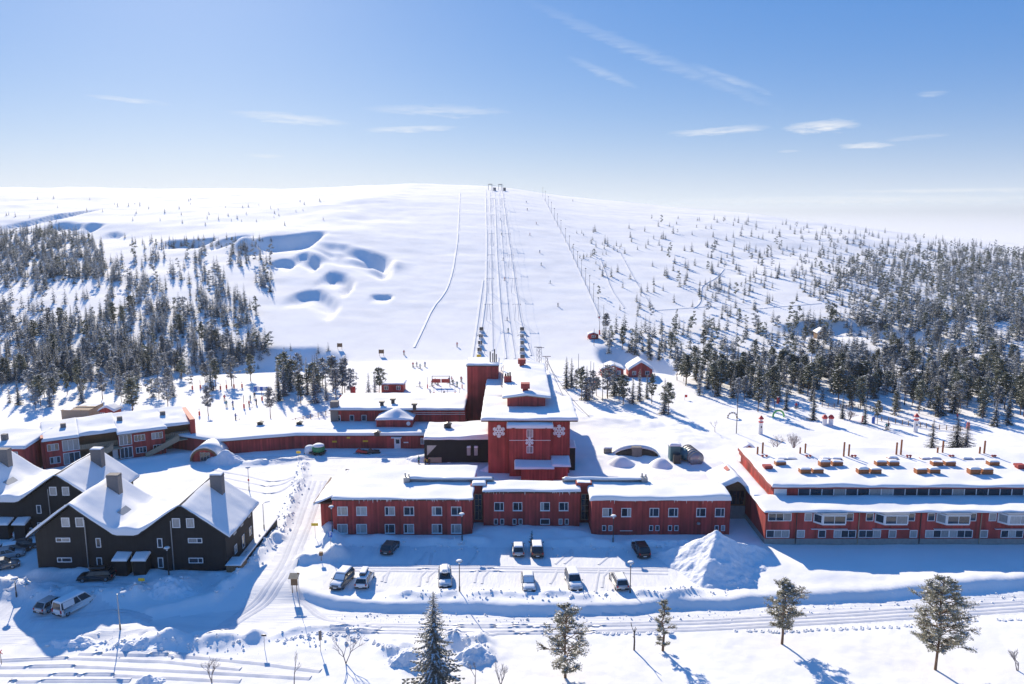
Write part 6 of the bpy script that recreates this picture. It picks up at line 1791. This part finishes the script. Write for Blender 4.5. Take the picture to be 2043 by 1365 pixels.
for a, b, lb in ((678, 697, 'left one of two brown boards at the foot of the dunes'), (761, 710, 'right one of two brown boards at the foot of the dunes')):
    x, y, z = T(a, b); o = empty('trail_board', (x, y, z), lb, 'board')
    mb = MB(); mb.box(-.9, .9, -.05, .05, .8, 2.1); mb.build('panel', 'wood_brown', o)
    for s in (-.7, .7): mb = MB(); mb.tube((s, .1, -.4), (s, .1, 2.2), .06, n=5); mb.build('post', 'wood_brown', o)
# start gate of the practice lift
x, y, z = T(880, 772)
o = empty('lift_gate', (x, y, z), 'practice lift gate with two dark red panels behind the rear hall', 'lift gate')
for s in (-1, 1):
    mb = MB(); mb.box(s * 1.25 - 1.15, s * 1.25 + 1.15, -.1, .1, 1.2, 2.3); mb.build('panel', 'red_plain', o)
    mb = MB(); mb.tube((s * 2.5, 0, -.3), (s * 2.5, 0, 3.2), .09); mb.build('post', 'dark_metal', o)
mb = MB(); mb.tube((-2.5, 0, 3.1), (2.5, 0, 3.1), .08); mb.build('crossbar', 'dark_metal', o)
for i, (a, b) in enumerate(((866, 790), (881, 797), (893, 800), (908, 790), (917, 800), (922, 775), (853, 775))):
    x, y, z = T(a, b); o = empty('marker_pole', (x, y, z), 'thin marker pole with a red foot pad near the practice lift gate', 'pole', 'padded poles at the practice lift')
    mb = MB(); mb.tube((0, 0, -.3), (0, 0, 3.2), .05, n=5); mb.build('shaft', 'dark_metal', o); mb = MB(); mb.tube((0, 0, 0), (0, 0, 1.1), .14, n=8); mb.build('pad', 'sign_red', o)
# ski school area on the left
for i, (a, b) in enumerate(((384, 778), (400, 776), (426, 778), (440, 778), (452, 776), (467, 775), (483, 774), (523, 800), (487, 815), (398, 830))):
    x, y, z = T(a, b); o = empty('school_post', (x, y, z), 'padded red post marking the ski school area left of the hotel', 'post', 'red posts of the ski school')
    mb = MB(); mb.tube((0, 0, -.3), (0, 0, 1.8 + (i % 3) * .8), .07, n=6); mb.build('shaft', 'wood_brown', o); mb = MB(); mb.tube((0, 0, .1), (0, 0, 1.2), .22, n=8); mb.build('pad', 'sign_red', o)
x, y, z = T(522, 783)
o = empty('school_banner', (x, y, z), 'wide blue and white banner at the ski school', 'banner')
for k in range(5): mb = MB(); mb.box(-2 + k * .8, -1.22 + k * .8, -.03, .03, .4, 1.6); mb.build('banner_field', 'sign_blue' if k % 2 == 0 else 'white_paint', o)
for s in (-2.05, 2.05): mb = MB(); mb.tube((s, 0, -.3), (s, 0, 1.8), .05); mb.build('post', 'grey_metal', o)
# children's figures on the right snowfield
def beacon(px, py, h, label):
    x, y, z = T(px, py); o = empty('toy_lighthouse', (x, y, z), label, 'toy tower')
    mb = MB(); mb.lathe([(.55, -.3), (.5, .3), (.40, h * .62), (.42, h * .63)], (0, 0, 0), 14); mb.build('tower', 'white_paint', o, smooth=True)
    mb = MB(); mb.lathe([(.56, h * .63), (.56, h * .68)], (0, 0, 0), 14); mb.build('gallery', 'sign_red', o)
    mb = MB(); mb.lathe([(.34, h * .68), (.34, h * .82)], (0, 0, 0), 12); mb.build('lantern', 'white_paint', o)
    mb = MB(); mb.lathe([(.62, h * .82), (.58, h * .85), (.06, h)], (0, 0, 0), 14); mb.build('roof', 'sign_red', o)
    mb = MB(); mb.box(-.12, .12, -.52, -.40, h * .35, h * .45); mb.build('window', 'plain_black', o)
beacon(1517, 866, 4.3, 'white toy lighthouse with red roof, left one on the snowfield')
beacon(1826, 862, 4.4, 'white toy lighthouse with red roof by the fence at the right')
def arch(px, py, r, mat, label, legs=.0, mat2=None):
    x, y, z = T(px, py); o = empty('toy_arch', (x, y, z), label, 'toy arch')
    prev = None
    for i in range(13):
        a = PI * i / 12; p = Vector((r * math.cos(a), 0, r * math.sin(a) + legs))
        if prev is not None: mb = MB(); mb.tube(prev, p, .22, n=8); mb.build('arch_segment', mat if (i % 2 or not mat2) else mat2, o)
        prev = p
    for s in (-1, 1): mb = MB(); mb.tube((s * r, 0, -.3), (s * r, 0, legs + .02), .22, n=8); mb.build('foot', mat, o)
arch(1553, 832, 1.3, 'sign_green', 'green toy arch on the snowfield', .3)
arch(1461, 834, 1.1, 'wood_pale', 'brown and white toy arch left of the flag pole', .2, 'white_paint')
x, y, z = T(1651, 848); o = empty('toy_gate', (x, y, z), 'white toy gate with two red caps on the snowfield', 'toy gate')
for s in (-1, 1): mb = MB(); mb.lathe([(.55, -.2), (.5, 1.5), (.45, 1.6)], (s * .75, 0, 0), 10); mb.build('pillar', 'white_paint', o); mb = MB(); mb.lathe([(.65, 1.6), (.7, 1.9), (.3, 2.4), (.05, 2.5)], (s * .75, 0, 0), 10); mb.build('cap', 'sign_red', o)
for a, b, mt, lb in ((1722, 843, 'sign_red', 'red foam post left of the toy fence'), (1742, 845, 'sign_blue', 'blue foam post at the start of the toy fence'), (1931, 856, 'sign_red', 'red foam post right of the toy lighthouse'), (1552, 805, 'sign_red', 'red crash mat at the edge of the right wood')):
    x, y, z = T(a, b); o = empty('foam_post', (x, y, z), lb, 'foam post')
    mb = MB(); mb.lathe([(.32, -.2), (.36, .2), (.36, 1.3), (.25, 1.6)], (0, 0, 0), 10); mb.build('padding', mt, o); mb = MB(); mb.lathe([(.2, 1.6), (.26, 1.7), (.12, 1.85)], (0, 0, 0), 8); mb.build('cap', 'snow_roof', o)
def fence(pix, label, name='wooden_fence', h=1.2, step=2.6):
    p = densify(pix, 12); q = [T(a, b) for a, b in p]
    pts = [Vector(v) for v in q]
    o = thing(name, pts[0], label, 'fence')
    for i, v in enumerate(pts):
        mb = MB(); mb.box(v.x - .06, v.x + .06, v.y - .06, v.y + .06, v.z - .4, v.z + h); W(mb, 'post', 'wood_brown', o)
        if i:
            u = pts[i - 1]
            for hh in (.35, .7, 1.05): mb = MB(); mb.tube(u + Vector((0, -.08, hh)), v + Vector((0, -.08, hh)), .045, n=4); W(mb, 'rail', 'wood_brown', o)
fence([(1745, 838), (1800, 848), (1860, 856), (1930, 862)], 'wooden rail fence running along the toy figures at the right')
fence([(1640, 812), (1700, 818), (1760, 820)], 'wooden rail fence in front of the right-hand wood')
fence([(575, 848), (620, 836), (665, 826)], 'wooden rail fence behind the low red building')
# masts and cables right of the hotel block
x, y = G(1076, 745, 0)
for i, (a, b, h) in enumerate(((1073, 742, 8), (1090, 772, 9), (1078, 736, 7))):
    x, y, z = T(a, b)
    o = thing('cable_mast', (x, y, z), ['lattice cable mast behind the hotel roof, left one', 'lattice cable mast with sagging cables right of the hotel roof', 'lattice cable mast behind the hotel roof, far one'][i], 'mast')
    lattice(o, x, y, z - .3, h, .7, 'lattice')
    mb = MB(); mb.box(x - 1.2, x + 1.2, y - .1, y + .1, z + h - .3, z + h - .1); W(mb, 'crossarm', 'grey_metal', o)
    if i == 1:
        for k, (c, d) in enumerate(((1150, 835), (1175, 832), (1120, 840))):
            e = T(c, d); pa = Vector((x, y, z + h - .5 - k)); pb = Vector(e) + Vector((0, 0, .2)); prev = pa
            mb = MB()
            for j in range(1, 11):
                t = j / 10.; q = pa.lerp(pb, t) - Vector((0, 0, 5.0 * t * (1 - t))); mb.tube(prev, q, .06, n=4, cap=False); prev = q
            W(mb, 'cable', 'dark_metal', o)

# ------------------------------------------------------------------ skiers
def skin_mesh(name, verts, edges, radii, mats, pick):
    me = bpy.data.meshes.new(name + '_cage'); me.from_pydata(verts, edges, [])
    ob = bpy.data.objects.new(name + '_cage', me); col.objects.link(ob)
    ob.modifiers.new('skin', 'SKIN'); ob.modifiers.new('sub', 'SUBSURF').levels = 1
    for i, r in enumerate(radii): me.skin_vertices[0].data[i].radius = (r, r)
    me.skin_vertices[0].data[0].use_root = True
    dg = bpy.context.evaluated_depsgraph_get(); dg.update()
    res = bpy.data.meshes.new_from_object(ob.evaluated_get(dg)); res.name = name
    bpy.data.objects.remove(ob)
    res.materials.clear()
    for m in mats: res.materials.append(M[m])
    for p in res.polygons: p.material_index = pick(p.center); p.use_smooth = True
    return res
material('skin_tone', (.45, .28, .20), .6)
material('jacket_red', (.50, .04, .05), .7); material('jacket_blue', (.04, .10, .32), .7); material('jacket_teal', (.03, .22, .24), .7); material('trousers', (.03, .03, .04), .8)
bv = [(0, 0, .92), (0, .0, 1.15), (0, .03, 1.38), (0, .04, 1.50), (0, .06, 1.62), (0, .06, 1.74),
      (.11, 0, .88), (.13, .09, .50), (.13, -.02, .10), (.13, .12, .05), (-.11, 0, .88), (-.13, .09, .50), (-.13, -.02, .10), (-.13, .12, .05),
      (.20, .02, 1.36), (.30, .06, 1.10), (.30, .30, 1.02), (.30, .38, 1.02), (-.20, .02, 1.36), (-.30, .06, 1.10), (-.30, .30, 1.02), (-.30, .38, 1.02)]
be = [(0, 1), (1, 2), (2, 3), (3, 4), (4, 5), (0, 6), (6, 7), (7, 8), (8, 9), (0, 10), (10, 11), (11, 12), (12, 13), (2, 14), (14, 15), (15, 16), (16, 17), (2, 18), (18, 19), (19, 20), (20, 21)]
br = [.16, .15, .17, .065, .10, .09, .11, .085, .075, .06, .11, .085, .075, .06, .085, .065, .05, .045, .085, .065, .05, .045]
def pick(c):
    if c.z > 1.64: return 2
    if c.z > 1.50: return 3
    return 1 if (c.z < .93 and abs(c.x) < .24 and c.y < .2 and c.z < .9) else 0
bodies = [skin_mesh('body', bv, be, br, [j, 'trousers', h, 'skin_tone'], pick) for j, h in (('jacket_red', 'plain_black'), ('jacket_blue', 'white_paint'), ('jacket_teal', 'plain_black'), ('trousers', 'sign_red'))]
mb = MB(); mb.box(-.04, .04, -.85, .85, .01, .035); mb.prism([(-.04, .035), (.04, .035), (.03, .12), (-.03, .12)], .85, .95); ski_me = mb.mesh('ski', 'dark_metal')
mb = MB(); mb.tube((0, 0, 0), (0, .1, 1.12), .012, n=4); pole_me = mb.mesh('ski_pole', 'grey_metal')
def person(px, py, k, label, group=None, rz=0.0, skis=True):
    x, y, z = T(px, py)
    o = empty('person', (x, y, z + .02), label, 'person', group, rz)
    link('body', bodies[k], o)
    if skis:
        for s in (-.13, .13): link('ski', ski_me, o, (s, .1, 0))
        for s in (-.33, .33): link('ski_pole', pole_me, o, (s, .28, 0))
    return o
pl_ = [(912, 692), (1012, 640), (1014, 663), (1113, 612), (1057, 470), (1077, 505), (1098, 566), (1052, 420), (1070, 448), (1050, 405), (1080, 530), (1143, 402), (806, 708), (998, 440), (1001, 470), (1004, 520), (1007, 560)]
for i, (a, b) in enumerate(pl_): person(a, b, i % 4, 'tiny skier on the wide white ski slope', 'skiers on the slope', rz=(i * 1.3) % 6)
pg_ = [(824, 733), (832, 732), (838, 736), (848, 732), (862, 770), (868, 766), (874, 768), (896, 764), (901, 762), (904, 768), (912, 772), (858, 788), (898, 796), (886, 792), (905, 797), (838, 772), (920, 762)]
for i, (a, b) in enumerate(pg_): person(a, b, (i * 3) % 4, 'small skier in the crowd around the practice lift gate', 'skiers at the practice lift', rz=(i * 2.1) % 6)
for i, (a, b) in enumerate(((448, 800), (465, 812), (500, 800), (508, 795), (497, 812), (470, 838), (452, 812), (512, 808))): person(a, b, (i * 5) % 4, 'small skier on the ski school field left of the hotel', 'skiers at the ski school', rz=i * 1.1)
for i, (a, b) in enumerate(((1588, 816), (1592, 815), (1768, 858), (1772, 857), (1909, 838))): person(a, b, i % 4, ['person in dark clothes, left of a pair at the wood edge', 'person in dark clothes, right of a pair at the wood edge', 'left skier of the pair below the toy fence', 'right skier of the pair below the toy fence', 'lone skier between the trees at the right'][i], None, rz=i)
for i, (a, b) in enumerate(((836, 926), (849, 931), (856, 930))): person(a, b, 3 if i else 2, ['person standing at the left corner of the black annex', 'person at the pale door of the black annex, left of two', 'person at the pale door of the black annex, right of two'][i], None, rz=1 + i, skis=False)
# ------------------------------------------------------------------ ruts, footprints and plough crumbs
rr_ = random.Random(21)
def rut(pix, w_=.2, lip=.035): track(pix, lip, w_, 'tyre_rut', 'snow_rut', .035, 9)
def wob_line(pts, j): return [(a + rr_.uniform(-j, j), b + rr_.uniform(-j, j) * .4) for a, b in pts]
for dy in (0, 5, 13, 18): rut(wob_line([(660, 1243 + dy), (900, 1247 + dy), (1150, 1246 + dy), (1400, 1238 + dy), (1700, 1222 + dy), (2043, 1200 + dy)], 3))
for dx in (0, 7, 22, 30): rut(wob_line([(620 + dx, 960), (590 + dx, 1050), (555 + dx, 1130), (505 + dx, 1205), (420 + dx, 1262 - dx * .2)], 2))
for dx in (0, 8): rut(wob_line([(570 + dx, 1130), (590 + dx, 1190), (640 + dx, 1236), (760, 1248 + dx * .5)], 2))
for dy in (0, 4, 10): rut(wob_line([(690, 1128 + dy), (850, 1130 + dy), (1000, 1130 + dy), (1150, 1132 + dy), (1330, 1134 + dy)], 3))
for x0 in (760, 772, 838, 851, 946, 959, 1098, 1190, 1202): rut(wob_line([(x0, rr_.uniform(1160, 1180)), (x0 + rr_.uniform(0, 8), 1152), (x0 + rr_.uniform(4, 26), 1136)], 3), .14, .03)
for x0 in (850, 862, 950, 1130, 1142, 1214): rut(wob_line([(x0, rr_.uniform(1096, 1104)), (x0 - 3, 1112), (x0 - rr_.uniform(4, 24), 1126)], 3), .14, .03)
for dy in (0, 9, 22): rut(wob_line([(425, 938 + dy), (490, 950 + dy * 1.3), (550, 965 + dy), (590, 950 + dy * .4)], 3))
for dy in (0, 6): rut(wob_line([(20, 1168 + dy), (120, 1164 + dy), (260, 1166 + dy), (400, 1160 + dy)], 3)); rut(wob_line([(60, 1235 + dy), (150, 1228 + dy), (250, 1215 + dy), (300, 1235 + dy)], 2))
for dy in (0, 5): rut(wob_line([(460, 914 + dy), (600, 911 + dy), (760, 908 + dy), (840, 910 + dy)], 2))
# footprints: small hollows with a rim along walked lines
def footprints(pix, label, n=None):
    p = densify(pix, 7); v, f = [], []
    for i, (a, b) in enumerate(p):
        if rr_.random() < .3: continue
        x, y, z = T(a + rr_.uniform(-4, 4), b + rr_.uniform(-1.5, 1.5))
        x += .14 * (1 if i % 2 else -1)
        base = len(v); k = 7
        for r_, h in ((.30, .0), (.19, .08), (.10, .0)):
            v += [(x + r_ * math.cos(2 * PI * j / k), y + r_ * 1.2 * math.sin(2 * PI * j / k), z + h + .03) for j in range(k)]
        for q in range(2): f += [(base + q * k + j, base + q * k + (j + 1) % k, base + (q + 1) * k + (j + 1) % k, base + (q + 1) * k + j) for j in range(k)]
    o = link('footprint_trail', mesh_np('footprint_trail', v, f, 'snow_rough'))
    tag(o, label, 'footprints', kind='stuff')
footprints([(1440, 1258), (1560, 1260), (1700, 1254), (1800, 1250), (1900, 1240), (2043, 1236)], 'line of footprints crossing the foreground snowfield on the right')
footprints([(560, 1278), (640, 1262), (720, 1272), (780, 1290)], 'line of footprints beside the forked birch')
footprints([(1180, 1262), (1260, 1265), (1340, 1262)], 'short line of footprints near the dead tree')
# crumbs thrown up by the plough
def crumbs(lines, per, smin, smax, spread, label, z0=0.0):
    g = np.random.default_rng(9)
    ov = np.array([(1, 0, 0), (-1, 0, 0), (0, 1, 0), (0, -1, 0), (0, 0, 1), (0, 0, -1)], float)
    of = np.array([(0, 2, 4), (2, 1, 4), (1, 3, 4), (3, 0, 4), (2, 0, 5), (1, 2, 5), (3, 1, 5), (0, 3, 5)])
    vs_, fs_ = [], []
    off = 0
    for pix in lines:
        w = np.array([G(a, b, z0) for a, b in pix])
        for (p, q) in zip(w[:-1], w[1:]):
            n = int(np.hypot(*(q - p)) * per)
            if n < 1: continue
            t = g.uniform(0, 1, n)[:, None]
            c = p + (q - p) * t + g.normal(0, spread, (n, 2))
            h = H(c[:, 0].copy(), c[:, 1].copy())
            for k in range(n):
                s = smin + (smax - smin) * g.uniform() ** 3
                vv = ov * s * g.uniform(.6, 1.2, (6, 1))
                a = g.uniform(0, 6.28); ca, sa = math.cos(a), math.sin(a)
                vv = np.stack([vv[:, 0] * ca - vv[:, 1] * sa, vv[:, 0] * sa + vv[:, 1] * ca, vv[:, 2] * .8 + .3 * vv[:, 0]], 1) + (c[k, 0], c[k, 1], h[k] + s * .35)
                vs_.append(vv); fs_.append(of + off); off += 6
    o = link('snow_crumbs', mesh_np('snow_crumbs', np.concatenate(vs_), np.concatenate(fs_), 'snow_rough'))
    tag(o, label, 'snow crumbs', kind='stuff')
crumbs([[(645, 1226), (760, 1232), (1000, 1236), (1200, 1234), (1400, 1227), (1700, 1213), (2043, 1190)]], 4, .04, .24, .7, 'crumbs of snow along the ploughed road edge', -.8)
crumbs([[(780, 1186), (860, 1188), (1000, 1188), (1170, 1190), (1290, 1188), (1380, 1182)], [(1335, 1172), (1400, 1184), (1470, 1182)], [(680, 1092), (800, 1090), (960, 1092)], [(1100, 1094), (1250, 1096), (1370, 1098)]], 5, .05, .32, .8, 'crumbs of snow round the edges of the parking lot')
crumbs([[(95, 1280), (200, 1278), (330, 1290), (500, 1280)], [(180, 1196), (280, 1186), (380, 1172)], [(545, 1070), (500, 1125), (430, 1190)], [(604, 930), (585, 1000), (560, 1070)], [(0, 1180), (130, 1190)]], 6, .05, .36, .9, 'crumbs of snow on the banks round the black houses', -.3)
crumbs([[(770, 1300), (850, 1335)], [(890, 1290), (985, 1315)], [(560, 1275), (720, 1268)]], 7, .06, .4, .9, 'crumbs of snow round the foreground heaps', -.8)
# ------------------------------------------------------------------ haze: cold valley air
mb = MB(); mb.box(-80000, 80000, -80000, 80000, -140, 110)
hz = mb.build('haze', 'snow')
hz.data.materials.clear()
hm = bpy.data.materials.new('haze_air'); hm.use_nodes = True
hm.node_tree.nodes.clear()
ho = hm.node_tree.nodes.new('ShaderNodeOutputMaterial'); pv = hm.node_tree.nodes.new('ShaderNodeVolumePrincipled')
pv.inputs['Color'].default_value = (.86, .935, 1.0, 1); pv.inputs['Density'].default_value = 0.00008; pv.inputs['Anisotropy'].default_value = 0.2
hm.node_tree.links.new(pv.outputs[0], ho.inputs['Volume'])
hz.data.materials.append(hm)
tag(hz, 'thin pale winter haze over the valley and hill', 'haze', kind='stuff')
